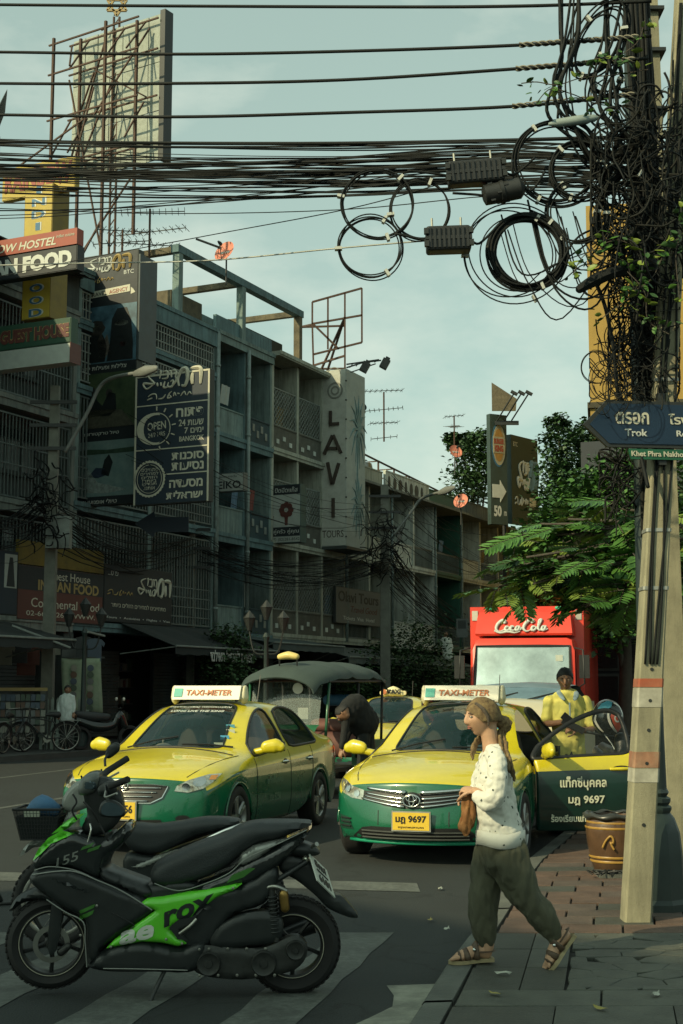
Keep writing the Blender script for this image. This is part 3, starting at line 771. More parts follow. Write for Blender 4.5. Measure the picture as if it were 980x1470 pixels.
def hmlogo(T,x,y,w,h,m=m_scrm,m2=None,ang=0):
 """the agency's brush-written Hebrew heading, strokes laid in a w x h box"""
 X = lambda u: x+(u-.5)*w; Yv = lambda v: y+(v-.5)*h
 P = lambda L_: [(X(u),Yv(v)) for u,v in L_]
 r = h*.055
 he = stroke(T,[P([(.80,.95),(.88,.98),(.97,.9),(.98,.5),(.97,.1)]),P([(.84,.72),(.83,.4),(.84,.12)]),
 P([(.62,.1),(.60,.5),(.66,.92),(.74,.95),(.76,.5),(.72,.1),(.66,.12)])],m2 or m,r*1.7,'letter_stroke')
 stroke(T,[P([(.56,.95),(.57,.8),(.55,.58)]),P([(.50,.95),(.56,.97)]),P([(.48,.95),(.49,.6)]),P([(.44,.93),(.49,.95)]),P([(.34,.95),(.42,.93),(.42,.6),(.33,.58)]),
 P([(.28,.95),(.31,.97),(.29,.6)])],m,r*.8,'letter_stroke')
 stroke(T,[P([(.56,.62),(.57,.42),(.50,.1)]),P([(.47,.38),(.52,.42),(.50,.12),(.43,.14),(.44,.36)]),P([(.38,.42),(.36,.12),(.42,.1)]),P([(.31,.40),(.32,.2)]),P([(.25,.4),(.26,.2)]),
 P([(.22,.42),(.08,.12),(.02,.42),(.2,.36),(.1,.8),(.24,.98)])],m,r*.9,'letter_stroke')
def hmscript(T,x,y,w,h,m=m_scrm):
 X = lambda u: x+(u-.5)*w; Yv = lambda v: y+(v-.5)*h
 P = lambda L_: [(X(u),Yv(v)) for u,v in L_]
 stroke(T,[P([(1,.3),(.96,.6),(.9,.2)]),P([(.88,.25),(.84,.7),(.76,.2)]),P([(.74,.5),(.68,.55)]),P([(.66,.3),(.62,.7),(.6,.25)]),P([(.56,.9),(.5,.6),(.47,.1),(.55,.2),(.5,.5)]),
 P([(.42,.6),(.36,.15),(.26,.1)]),P([(.22,.1),(.2,.7),(.1,.75),(.02,.5)]),P([(.12,.3),(.0,.1)])],m,h*.075)
# --- tall travel agency banner flat to the camera
sB = fl(198,500)[0]
T,W_,H_ = board('travel_banner','tall black banner lettered TRAVEL AGENCY over dive, quad bike and jetski pictures',3.6,106,372,192,722,m_sblk,.3)
u = W_/86; vv = H_/350; X = lambda px: (px-106)*u; Yp = lambda py: (722-py)*vv
hmlogo(T,X(153),Yp(388),60*u,22*vv,m_ltx,m_sgld)
hmscript(T,X(140),Yp(408),40*u,9*vv,m_sgld)
txt(T,'BTC',X(180),Yp(402),13*u,5.5*vv,m_ltx)
q = MB(); q.prism([(X(124),Yp(433)),(X(182),Yp(430)),(X(182),Yp(420)),(X(124),Yp(424))],0,.012,lambda a,b,c: (a,b,c)); q.prism([(X(116),Yp(438)),(X(123),Yp(436)),(X(123),Yp(427)),(X(119),Yp(432))],0,.008,lambda a,b,c: (a,b,c)); q.prism([(X(183),Yp(434)),(X(189),Yp(432)),(X(186),Yp(427)),(X(183),Yp(424))],0,.008,lambda a,b,c: (a,b,c)); q.build('ribbon',m_scrm,T)
txt(T,'TRAVEL',X(140),Yp(428),24*u,5.5*vv,m_sblk,.018,.05); txt(T,'AGENCY',X(167),Yp(426.5),24*u,5.5*vv,m_sred,.018,.05)
# printed pictures as low-relief panels
def picture(T,x0,x1,y0,y1,base,top,shapes):
 m = M('print_%s' % base[0],base[1],.5,var=.35,scale=2.5,col2=top,dirt=.2)
 pn = panel(T,x0,x1,y0,y1,m,.005,'printed_picture')
 for col,name,poly in shapes:
  q = MB(); q.prism([(x0+(x1-x0)*a,y0+(y1-y0)*b) for a,b in poly],.005,.011,lambda a,b,c: (a,b,c)); q.build('printed_shape',M('ink_'+name,col,.5,var=.4,scale=9),pn)
def blob(cx,cy,rx,ry,n=14,sd=1):
 r = random.Random(sd); return [(cx+rx*math.cos(2*PI*i/n)*r.uniform(.9,1.1),cy+ry*math.sin(2*PI*i/n)*r.uniform(.9,1.1)) for i in range(n)]
picture(T,.02,W_-.02,Yp(526),Yp(446),('sea',(.03,.08,.12)),(.14,.30,.40),[
 ((.012,.018,.02),'dark',[(.14,.02),(.2,.35),(.28,.52),(.48,.5),(.55,.3),(.52,.02)]),((.05,.045,.04),'skin_shade',blob(.38,.62,.13,.14,sd=2)),((.3,.33,.22),'mask_yellow',blob(.36,.62,.1,.06,sd=3)),
 ((.012,.018,.02),'dark',[(.55,.02),(.6,.4),(.62,.75),(.7,.93),(.85,.93),(.92,.7),(.95,.3),(.95,.02)]),((.35,.38,.33),'mask_pale',blob(.77,.67,.11,.05,sd=4)),((.16,.14,.12),'hand',[(.42,.1),(.4,.4),(.46,.55),(.5,.4),(.55,.5),(.58,.35),(.6,.2),(.5,.05)]),
 ((.16,.14,.12),'hand',[(.06,.2),(.04,.38),(.1,.48),(.16,.36),(.14,.22)]),((.07,.03,.03),'dull_red',blob(.8,.3,.05,.05,sd=6))])
txt(T,heb('צלילות ופעילות ימית'),X(149),Yp(532),60*u,6*vv,m_ltx)
picture(T,.02,W_-.02,Yp(616),Yp(540),('jungle',(.03,.06,.03)),(.10,.15,.07),[((.10,.10,.07),'track',[(.0,.0),(1,0),(.8,.3),(.4,.35),(.1,.2)]),
 ((.012,.018,.02),'dark',[(.2,.2),(.25,.5),(.35,.75),(.42,.5),(.5,.4),(.6,.65),(.7,.6),(.72,.3),(.6,.2),(.4,.22)]),((.12,.1,.08),'skin_shade',blob(.34,.68,.05,.08,sd=9)),((.12,.1,.08),'skin_shade',blob(.6,.62,.05,.08,sd=10))])
txt(T,heb('טיול טרקטורונים'),X(147),Yp(624),48*u,6*vv,m_ltx)
picture(T,.02,W_-.02,Yp(710),Yp(634),('lagoon',(.16,.27,.27)),(.27,.38,.36),[((.04,.08,.05),'far_shore',[(0,.82),(.3,.86),(.6,.83),(1,.85),(1,.76),(0,.76)]),((.30,.36,.34),'spray',[(.15,.3),(.3,.5),(.45,.25),(.9,.1),(.6,.05),(.25,.08)]),
 ((.03,.05,.09),'jet_blue',[(.3,.36),(.42,.52),(.55,.5),(.6,.38),(.45,.33)]),((.012,.018,.02),'dark',[(.5,.4),(.55,.65),(.62,.75),(.68,.6),(.62,.35)])])
txt(T,heb('טיולי אופנועי ים'),X(147),Yp(717),46*u,6*vv,m_ltx)
q = MB(); q.box(W_,W_+.05,H_*.56,H_*.98,-.9,-.02); q.build('side_panel',M('banner_side',(.07,.10,.11),.5,dirt=.4),T)
# --- navy Hebrew services sign
T,W_,H_ = board('services_sign','large navy sign in white Hebrew with a sun circle reading OPEN 24/7 HRS BANGKOK',3.25,195,541,299,719,m_snavy,.25)
u = W_/104; vv = H_/178; X = lambda px: (px-195)*u; Yp = lambda py: (719-py)*vv; skew = .0
hmlogo(T,X(247),Yp(550),84*u,26*vv,m_scrm,m_scrm); hmscript(T,X(243),Yp(571),62*u,11*vv)
for (x0,x1,yy) in ((196,298,584),(196,298,645),(238,298,680)): panel(T,X(x0),X(x1),Yp(yy),Yp(yy)+.03,m_scrm,.008,'rule_line')
panel(T,0,.05,0,H_,m_scrm,.01,'border'); panel(T,W_-.05,W_,0,H_,m_scrm,.01,'border'); panel(T,0,W_,H_-.05,H_,m_scrm,.012,'border')
cx,cy = X(226),Yp(616); ring(T,cx,cy,18.5*u,19.5*u,m_scrm,.01,'sun_circle')
q = MB(); cres = [(cx-27*u+math.cos(a)*0,0) for a in ()]
P_ = [(cx-4*u+24*u*math.cos(a),cy+22*vv*math.sin(a)) for a in [PI*.42+PI*1.16*i/16 for i in range(17)]]+[(cx+19.5*u*math.cos(a),cy+19*vv*math.sin(a)) for a in [PI*1.58-PI*1.16*i/16 for i in range(17)]]
q.prism(P_,0,.009,lambda a,b,c: (a,b,c)); q.build('crescent',m_scrm,T)
for a in (90,62,35,8,-20,-48,-78):
 q = MB(); q.bar((cx+22*u*math.cos(R(a)),cy+22*u*math.sin(R(a)),.008),(cx+27*u*math.cos(R(a)),cy+27*u*math.sin(R(a)),.008),.03); q.build('sun_ray',m_scrm,T)
txt(T,'OPEN',cx,cy+4*vv,26*u,11*vv,m_scrm,rot=.06,bold=.01); txt(T,'24/7 HRS',cx,cy-8*vv,24*u,6*vv,m_scrm,rot=.06)
txt(T,heb('פתוח'),X(272),Yp(597),38*u,12*vv,m_scrm,bold=.03); txt(T,'24 '+heb('שעות'),X(274),Yp(611),34*u,9*vv,m_scrm,bold=.01); txt(T,'7 '+heb('ימים'),X(278),Yp(622),26*u,8*vv,m_scrm,bold=.01)
txt(T,'BANGKOK',X(275),Yp(633),34*u,7*vv,m_scrm,bold=.02)
txt(T,heb('סוכנות'),X(270),Yp(656),44*u,10*vv,m_scrm,bold=.03); txt(T,heb('נסיעות'),X(270),Yp(670),44*u,11*vv,m_scrm,bold=.03)
txt(T,heb('מסעדה'),X(268),Yp(693),46*u,11*vv,m_scrm,bold=.03); txt(T,heb('ישראלית'),X(266),Yp(708),50*u,11*vv,m_scrm,bold=.03)
c2,c3 = X(217),Yp(684); ring(T,c2,c3,19.5*u,21.5*u,m_scrm,.01,'cog_circle',60,1); ring(T,c2,c3,16.8*u,17.4*u,m_scrm,.01,'inner_circle',40)
for k,s_ in enumerate(['מתחייבים','למחירים','הזולים','ביותר!','תבדקו','אותנו.']): txt(T,heb(s_),c2,c3+(12.5-5*k)*vv,(22,25,22,20,20,16)[k]*u,4.3*vv,m_scrm)
# --- SEIKO sign
T,W_,H_ = board('watch_shop_sign','small white box sign reading SEIKO on the blue shophouse',10.8,302,681,349,704,m_swht,.3,edge=m_sgry)
txt(T,'SEIKO',W_*.5,H_*.36,W_*.85,H_*.42,m_sblk,bold=.02); txt(T,'กรุงเทพ การเว้น',W_*.5,H_*.8,W_*.6,H_*.16,m_sblk)
# --- boxed pad shop sign
T,W_,H_ = board('flower_logo_sign','green-framed white sign with a dark red flower and Thai lettering above a phone number',14.7,391,697,431,778,m_swht,.45,edge=M('sign_edge_green',(.07,.13,.12),.6))
panel(T,.02,W_-.02,H_*.83,H_-.02,m_sblk,.006,'name_band'); txt(T,'ปิดปิดแก๊ส',W_*.5,H_*.91,W_*.8,H_*.09,m_ltx,.01)
cx,cy = W_*.5,H_*.56
for k in range(8):
 a = k*PI/4; q = MB(); q.prism([(cx+.16*W_*math.cos(a)+.10*W_*math.cos(t),cy+.16*W_*math.sin(a)+.10*W_*math.sin(t)) for t in [2*PI*i/12 for i in range(12)]],0,.012+.001*k,lambda a,b,c: (a,b,c)); q.build('flower_petal',m_smar,T)
q = MB(); q.prism([(cx-.06*W_,cy-.2*W_),(cx+.06*W_,cy-.2*W_),(cx+.05*W_,H_*.3),(cx-.05*W_,H_*.3)],0,.012,lambda a,b,c: (a,b,c)); q.build('flower_stalk',m_smar,T)
ring(T,cx,cy,.05*W_,.07*W_,m_swht,.022,'flower_heart',16)
panel(T,.02,W_-.02,H_*.11,H_*.27,m_sblk,.006,'name_band'); txt(T,'คู่ครัว คู่คุณ',W_*.5,H_*.19,W_*.88,H_*.1,m_ltx,.01)
txt(T,'✆ (02)281-8542',W_*.5,H_*.055,W_*.94,H_*.07,m_sblk)
# --- tall white sign with incised letters
s = 18.6
T,W_,H_ = board('tall_white_sign','tall white box sign spelling LAVI TOURS downwards in raised shadow letters',s,460,533,496.5,783,M('sign_board_white',(.66,.68,.60),.65,var=.1,scale=2,dirt=.4,dirtcol=(.2,.21,.17)),1.75,edge=M('sign_side_pale',(.50,.58,.55),.6,var=.1,dirt=.3,dirtcol=(.2,.26,.25)))
u = W_/36.5; vv = H_/250; X = lambda px: (px-460)*u; Yp = lambda py: (783-py)*vv
m_inc = M('letter_shadow_bronze',(.075,.055,.04),.6)
def strokes(T,L_,name='letter'):
 q = MB()
 for a,b_ in L_: q.bar((X(a[0]),Yp(a[1]),.03),(X(b_[0]),Yp(b_[1]),.03),.11)
 q.build(name,m_inc,T)
strokes(T,[((475,592),(475,610)),((473,611),(487,611))]); strokes(T,[((478,627),(466,653)),((479,627),(490,653)),((470,645),(484,646))])
strokes(T,[((471,665),(477,696)),((487,667),(478,696))]); strokes(T,[((479,716),(479,743))])
txt(T,'TOURS',X(478),Yp(766),30*u,10*vv,m_inc)
ring(T,X(481),Yp(563),11*u*.8,11*u,M('ghost_logo',(.30,.31,.27),.7),.02,'logo_ring'); ring(T,X(481),Yp(563),4*u,6*u,M('ghost_logo',(.30,.31,.27),.7),.02,'logo_ring')
ring(T,X(479),Yp(540),9*u,10*u,M('ghost_logo',(.30,.31,.27),.7),.01,'logo_arc',a0=0,a1=PI)
# palm printed on its street side
m_palm = M('palm_print',(.22,.36,.36),.6,var=.3,scale=3)
q = MB()
for (cy_,r_) in ((H_*.68,.85),(H_*.24,.7)):
 for k in range(13):
  a = 2*PI*k/13+.2; c_ = [(W_+.004,cy_+math.sin(a)*r_*t*1.7,-1.1+math.cos(a)*r_*t) for t in (0,.5,1)]
  q.tube([c_[0],V(c_[1])+V((0,.15,0)),V(c_[2])-V((0,.1,0))],[.07,.05,.005],4)
q.tube([(W_+.004,H_*.68,-1.1),(W_+.004,H_*.1,-.9)],.04,4); q.build('palm_picture',m_palm,T)
q = MB(); q.box(-.05,W_+.05,-.12,-.02,-2.25,.05); q.build('bottom_trim',m_frm,T)
for k in range(9):
 q = MB(); q.ell((W_+.01,H_*(.05+.11*k),.01),(.04,.04,.04),6); q.build('bolt',m_irond,T)
# --- far left: guest house signs
T,W_,H_ = board('food_and_hostel_sign','black sign of white dripping letters INDIAN FOOD under a red RAINBOW HOSTEL strip',-1.5,-52,351,110,386,m_sblk,.3,edge=m_sblk,rtop=True)
u = W_/165; vv = H_/35; X = lambda px: (px+52)*u
panel(T,0,W_,H_*1.02,H_*1.68,m_sred,.02,'red_strip',-.25); txt(T,'RAINBOW HOSTEL',X(20),H_*1.29,128*u,H_*.34,m_scrm,.026,.0,shear=.25,bold=.02); txt(T,'indian cuisine',X(97),H_*1.45,25*u,H_*.13,m_scrm,.026)
txt(T,'INDIAN FOOD',X(26),H_*.5,160*u,H_*.68,m_ltx,.01,bold=.06)
T,W_,H_ = board('guest_house_sign','green sign reading GUEST HOUSE above a blank white light box',-1,-58,455,101,491,m_sgrn,.3,edge=m_sgrn,rtop=True)
u = W_/162; X = lambda px: (px+58)*u
txt(T,'GUEST HOUSE',X(53),H_*.5,98*u,H_*.56,m_smar,.012,bold=.06); txt(T,'GUEST HOUSE',X(52.5),H_*.51,98*u,H_*.56,m_sgld,.005,bold=.085)
txt(T,'RAINBOW',X(-28),H_*.5,50*u,H_*.56,m_smar,.012,bold=.05)
panel(T,0,W_,-H_*.78,-.02,m_swht,.0,'light_box',-.4); panel(T,W_+.0,W_+.02,-H_*.8,0,m_smar,.02,'box_end',-.42)
T,W_,H_ = board('yellow_column_sign','narrow yellow sign spelling INDIAN FOOD downwards in blue letters',-.6,36,270,71,455,m_syel,.7,edge=M('yellow_edge',(.3,.21,.03),.6))
for k,ch in enumerate('INDIAN FOOD'):
 if ch != ' ':
  yy = H_*(1-(.035+k*.092)); txt(T,ch,W_*.5+.03,yy,W_*(.18 if ch == 'I' else .5),H_*.062,m_ltx,.004,bold=.05,name='letter_outline'); txt(T,ch,W_*.5,yy,W_*(.16 if ch == 'I' else .46),H_*.056,m_sblu,.010,bold=.02,name='letter')
T,W_,H_ = board('rainbow_sign','yellow rooftop sign with red lettering RAINBOW behind the cable bundle',-.4,4,244,107,270,m_syel,.2,edge=m_syel)
txt(T,'RAINBOW',W_*.5,H_*.55,W_*.92,H_*.7,m_sred,.01,bold=.04)
# lower left boards, flat on the wall
def wallboard(name,label,px0,py0,px1,py1,face,dy=-.2,edge=None):
 a,zt = fl(px0,py0,dy); b_,zt2 = fl(px1,py1,dy); _,zb = fl(px0,py1,dy)
 zc = fl((px0+px1)/2,(py0+py1)/2,dy)[1]; hh = abs(fl((px0+px1)/2,py0,dy)[1]-fl((px0+px1)/2,py1,dy)[1])
 o = LM @ V((a,dy,zc-hh/2)); T = thing(name,label,'sign',mat=frame(o,FD,(0,0,1)))
 q = MB(); q.box(0,b_-a,0,hh,-.12,-.01); q.build('box',edge or m_steel,T); q = MB(); q.box(.02,b_-a-.02,.02,hh-.02,-.01,0); q.build('face_panel',face,T)
 return T,b_-a,hh
T,W_,H_ = wallboard('restaurant_board','dark maroon board reading Guest House INDIAN FOOD Continental Food below a yellow strip',26,817,147,893,m_smar)
panel(T,0,W_,H_*.55,H_*.98,m_sblk,.005,'top_band'); panel(T,0,W_,H_+.02,H_*1.45,M('dull_yellow_strip',(.26,.19,.03),.6,dirt=.5),.0,'yellow_strip',-.1)
txt(T,'Guest House',W_*.58,H_*.86,W_*.5,H_*.16,m_scrm,.01); txt(T,'INDIAN FOOD',W_*.58,H_*.66,W_*.72,H_*.2,m_sgld,.01,bold=.03); txt(T,'Continental Food',W_*.55,H_*.33,W_*.8,H_*.17,m_scrm,.005); txt(T,'02-668-6266 WWW.',W_*.5,H_*.13,W_*.8,H_*.09,m_scrm,.005)
T,W_,H_ = wallboard('agency_board','wide black board with the brush-written Hebrew heading above the awning',150,815,246,895,m_sblk)
hmlogo(T,W_*.72,H_*.66,W_*.5,H_*.34); hmscript(T,W_*.22,H_*.52,W_*.36,H_*.12,m_sgld); txt(T,heb('מתחייבים למחירים הזולים ביותר'),W_*.5,H_*.3,W_*.8,H_*.08,m_scrm); txt(T,'Tours  •  Activities  •  Flights  •  Visa',W_*.5,H_*.07,W_*.94,H_*.05,m_ltx); txt(T,heb('פרס...'),W_*.12,H_*.85,W_*.14,H_*.09,m_ltx)
T,W_,H_ = wallboard('dress_poster','blue poster with a dark dress figure at the left edge of the frame',-6,790,24,882,m_snavy)
panel(T,W_*.4,W_*.95,H_*.42,H_*.95,m_swht,.006,'picture_panel'); q = MB(); q.prism([(W_*.5,H_*.44),(W_*.58,H_*.8),(W_*.62,H_*.9),(W_*.74,H_*.9),(W_*.78,H_*.8),(W_*.86,H_*.44)],.006,.012,lambda a,b,c: (a,b,c)); q.build('dress_shape',m_sblk,T)
# lettering on the awning valance
me = glyphs(heb('המרכז למטייל תאילנד'),2.6,.34,bold=.02); me.materials.clear(); me.materials.append(m_ltx); f = frame((3.1,-1.965,-.93),(1,0,0),(0,0,1)); me.transform(f); link('lettering',me,aw1)
# faded resort board and small boards by the bushes
T,W_,H_ = wallboard('faded_tour_board','faded grey-blue tour board hanging below the tall white sign',482,846,546,897,m_sgry)
txt(T,'Olavi Tours',W_*.5,H_*.75,W_*.9,H_*.3,m_steel,bold=.02); txt(T,'Travel Good',W_*.62,H_*.42,W_*.6,H_*.18,m_smar,shear=.2); txt(T,'Tickets  Visa  Hotel',W_*.5,H_*.16,W_*.7,H_*.1,m_ltx)
# blue arrow (back of a street sign) at 240,750
T = thing('arrow_sign','blue arrow-shaped street plate pointing left below the navy sign','sign',mat=frame(at(232,752,40),(1,0,0),(0,0,1)))
q = MB(); k_ = 40/2000; q.prism([(-39*k_,0),(-11*k_,18*k_),(-9*k_,10*k_),(39*k_,10*k_),(39*k_,-12*k_),(-9*k_,-12*k_),(-11*k_,-20*k_)],0,.03,lambda a,b,c: (a,b,c)); q.build('plate',m_snavy,T)
# --- burger and agency billboard pair
zz = 66
o = at(705,752,zz); T = thing('burger_billboard','tall dark billboard reading BURGER KING in a bun emblem over a white arrow and 50','billboard',mat=frame(o,V((.95,.5,0)),(0,0,1)))
q = MB(); k_ = zz/2000; W_,H_ = 29*k_,162*k_; q.box(0,W_,0,H_,-.3,0); q.build('box',m_sgrn if False else M('billboard_green_grey',(.05,.085,.075),.6,dirt=.2),T)
cx,cy = W_*.5,H_*.72
def oval(T,cx,cy,rx,ry,m,z,name,z0=0,a0=0,a1=2*PI):
 q = MB(); q.prism([(cx+rx*math.cos(a),cy+ry*math.sin(a)) for a in [a0+(a1-a0)*i/28 for i in range(28)]],z0,z,lambda a,b,c: (a,b,c)); return q.build(name,m,T)
oval(T,cx,cy,W_*.42,H_*.20,m_sblu,.01,'emblem_rim'); oval(T,cx+W_*.03,cy,W_*.38,H_*.185,M('bk_cream',(.5,.45,.3),.6),.02,'emblem_ground',.0)
oval(T,cx,cy,W_*.3,H_*.15,M('bun_orange',(.5,.27,.07),.6),.03,'bun',.0); panel(T,cx-W_*.34,cx+W_*.34,cy-H_*.075,cy+H_*.075,M('bk_cream',(.5,.45,.3),.6),.04,'emblem_band')
txt(T,'BURGER',cx,cy+H_*.033,W_*.6,H_*.05,m_sred,.045,bold=.05); txt(T,'KING',cx,cy-H_*.032,W_*.5,H_*.06,m_sred,.045,bold=.06)
q = MB(); q.prism([(.1*W_,.36*H_),(.1*W_,.24*H_),(.55*W_,.24*H_),(.55*W_,.20*H_),(.92*W_,.3*H_),(.55*W_,.40*H_),(.55*W_,.36*H_)],0,.02,lambda a,b,c: (a,b,c)); q.build('arrow',m_ltx,T)
txt(T,'50',cx-.1*W_,H_*.12,W_*.45,H_*.1,m_ltx,bold=.04); txt(T,'m',cx+.35*W_,H_*.1,W_*.15,H_*.04,m_ltx)
o = at(735,751,zz+.8); T = thing('agency_billboard','wide dark green billboard with the brush-written Hebrew heading beside the burger board','billboard',mat=frame(o,V((.82,.95,0)),(0,0,1)))
W_,H_ = 2.35,132*k_; q = MB(); q.box(0,W_,0,H_,-.3,0); q.build('box',M('billboard_green_grey',(.05,.085,.075),.6,dirt=.2),T)
hmlogo(T,W_*.58,H_*.55,W_*.75,H_*.34,m_ltx,M('letter_blue',(.2,.36,.45),.6)); hmscript(T,W_*.35,H_*.27,W_*.5,H_*.12,m_ltx); txt(T,'BTC',W_*.16,H_*.9,W_*.16,H_*.05,m_ltx); panel(T,W_*.66,W_*.9,H_*.22,H_*.32,m_ltx,.01,'phone_box'); txt(T,'www.btc.co.il',W_*.8,H_*.15,W_*.3,H_*.04,m_ltx)
for T_,h_ in ((T,0),):
 q = MB(); q.bar((0,-1,-.4),(0,-9,-.4),.2); q.bar((W_,-1,-.4),(W_,-9,-.4),.2); q.bar((0,0,-.4),(0,-1.2,-.4),.2); q.bar((W_,0,-.4),(W_,-1.2,-.4),.2); q.build('support_post',m_irond,T_)
q = MB(); o = at(722,604,zz);
for k in range(3):
 a = V((-.3+.35*k,0,0)); b_ = a+V((.7,-1.2,1.1)); q.bar(a,b_,.05)
 q.obox(Matrix.Translation(b_) @ Matrix.Rotation(.5,4,'Y'),.35,.2,.12)
q.box(-.4,.75,0,.1,-.2,0)
f_ = q.build('floodlight_bracket',m_irond,label='three small floodlights on bent arms topping the burger billboard',cat='floodlight'); f_.location = o
b = MB(); b.prism([(0,0),(0,1.4),(1.2,.6),(1.15,0)],0,.05,lambda a,b,c: (a,c,b)); o = b.build('tin_flag',m_brown,label='small rusty tin panel standing on top of the burger billboard',cat='panel'); o.location = at(706,590,zz)
# --- street name plates by the near pole
def plate_shape(T,poly,t,m,name,z=0):
 q = MB(); q.prism(poly,z-t,z,lambda a,b,c: (a,b,c)); return q.build(name,m,T)
zz = 9.42; k_ = zz/2000
T = thing('street_name_sign','blue arrow street name plate reading Trok with a smaller green plate below','street sign',mat=frame(at(837,609,zz),V((.97,.12,0)),(0,0,1)))
U = lambda x: (x-837)*k_*1.02; Vv = lambda y: (609-y)*k_*1.02
plate_shape(T,[(U(837),Vv(609)),(U(872),Vv(573)),(U(1010),Vv(573)),(U(1010),Vv(641)),(U(872),Vv(641))],.03,m_irond,'border_frame')
plate_shape(T,[(U(846),Vv(609)),(U(874),Vv(578)),(U(1006),Vv(578)),(U(1006),Vv(636)),(U(874),Vv(636))],.01,M('street_sign_blue',(.011,.036,.080),.4,var=.1),'plate',.008)
txt(T,'ตรอก',U(909),Vv(599),50*k_,18*k_,m_scrm,.012,bold=.02); txt(T,'Trok',U(914),Vv(620),34*k_,11*k_,m_ltx,.012,bold=.02)
txt(T,'โรง',U(978),Vv(599),30*k_,16*k_,m_scrm,.012,bold=.02); txt(T,'Ro',U(982),Vv(620),16*k_,9*k_,m_ltx,.012,bold=.02)
plate_shape(T,[(U(903),Vv(643)),(U(1010),Vv(643)),(U(1010),Vv(658)),(U(907),Vv(658))],.02,M('street_sign_green',(.02,.14,.07),.4),'lower_plate',.0)
txt(T,'Khet Phra Nakhon',U(948),Vv(650),84*k_,8*k_,m_scrm,.004,bold=.02)
q = MB(); q.bar((U(955),Vv(665),-.04),(U(955),Vv(560),-.04),.05); q.bar((U(940),Vv(600),-.05),(U(960),Vv(600),-.5),.03); q.build('bracket',m_irond,T)
ALB = 1.0
# ================================================================ poles, roof clutter, cables
m_pole = M('pole_concrete',(.24,.225,.15),.9,scale=5,var=.2,bump=.18,bscale=120,dirt=.7,dirtcol=(.085,.08,.055),streak=.65)
m_poled = M('distant_pole_concrete',(.15,.155,.13),.9,scale=3,var=.2,dirt=.4)
m_cab = M('black_cable',(.008,.010,.010),.7,spec=.25,var=.2,scale=30)
m_cabb = M('dusty_cable',(.016,.017,.015),.8,spec=.2,var=.3,scale=30)
m_lamp = M('lamp_post_paint',(.016,.028,.026),.5,scale=8,dirt=.4)
m_alu = M('dull_aluminium',(.30,.31,.28),.5,metal=.5,dirt=.3)
# near concrete pole: leaning, tapered, square, with painted bands
def P3(px,py,z): return at(px,py,z)
b0 = gnd(912,1321,SH); zb = b0.y
t0 = P3(957,480,zb+.15);
PO = thing('concrete_pole','near leaning concrete pole with faded red and white painted bands','pole',b0)
ax = (t0-b0);
def section(mb,k0,k1,w0,w1,mi=0,n=1):
 rows = []
 for i in range(n+1):
  k = k0+(k1-k0)*i/n; w_ = w0+(w1-w0)*i/n; c = ax*k
  ch = w_*.14; rows.append([c+V((x,y,0)) for x,y in ((-w_+ch,-w_),(w_-ch,-w_),(w_,-w_+ch),(w_,w_-ch),(w_-ch,w_),(-w_+ch,w_),(-w_,w_-ch),(-w_,-w_+ch))])
 mb.quadgrid(rows,closeu=True)
 b = len(mb.v); mb.f += [tuple(range(b-8,b)),tuple(range(b-8*(n+1)+7,b-8*(n+1)-1,-1))]; mb.m += [0,0]
wk = lambda k: .090-.014*k
b = MB(); section(b,-.03,1.75,wk(0),wk(1.75),n=12); b.build('shaft',m_pole,PO,smooth=30)
m_pr = M('faded_red_band',(.27,.07,.035),.85,var=.2,scale=12,dirt=.5,dirtcol=(.3,.2,.12)); m_pw = M('faded_white_band',(.34,.33,.27),.85,var=.2,scale=12,dirt=.95,dirtcol=(.15,.14,.10)); m_pr2 = M('worn_red_band',(.26,.12,.07),.85,var=.3,scale=12,dirt=.7,dirtcol=(.28,.25,.17))
Hh = 1321-480
for ya,yb,mm in ((988,1000,m_pr),(1001,1028,m_pw),(1090,1112,m_pr2),(1113,1132,m_pw)):
 k0,k1 = (1321-yb)/Hh,(1321-ya)/Hh; q = MB(); section(q,k0,k1,wk(k0)+.003,wk(k1)+.003); q.build('painted_band',mm,PO)
for yy in (975,1019,1060,1106,1190,610,570): # bolt holes
 k = (1321-yy)/Hh; c = ax*k; q = MB(); q.lathe([(.012,0),(.012,.004),(0,.004)],10,Matrix.Translation(c+V((0,-wk(k)-.001,0))) @ Matrix.Rotation(PI/2,4,'X')); q.build('bolt_hole',m_irond,PO)
for yy in (555,778,862,640): # steel straps
 k = (1321-yy)/Hh; q = MB(); section(q,k,k+.006,wk(k)+.006,wk(k)+.006); q.build('steel_strap',m_alu,PO)
for i,(o,tw) in enumerate(((-.02,.02),(.01,-.03),(.035,.03),(-.05,.0))):      # cables tied to the pole
 pts = [ax*k+V((o+tw*math.sin(k*7+i),-wk(k)-.012,0)) for k in [.42+.1*j for j in range(13)]]
 q = MB(); q.tube(cat(pts,3),.008,5); q.build('tied_cable',m_cab,PO,smooth=True)
# second, lit concrete pole behind it
q0 = gnd(976,1275,SH); P2o = thing('rear_concrete_pole','second concrete pole partly hidden right behind the leaning one','pole',q0)
a2 = P3(925,0,q0.y)-q0; b = MB()
b.quadgrid([[a2*k+V((x*w_,y*w_,0)) for x,y in ((-1,-1),(1,-1),(1,1),(-1,1))] for k,w_ in ((-.02,.085),(.5,.085),(1.3,.09))],closeu=True); b.build('shaft',m_pole,P2o)
for k in (.72,.8,.86,.93,.98):
 q = MB(); c = a2*k; q.box(c.x-.13,c.x+.13,c.y-.13,c.y+.13,c.z,c.z+.03); q.build('steel_strap',m_irond,P2o)
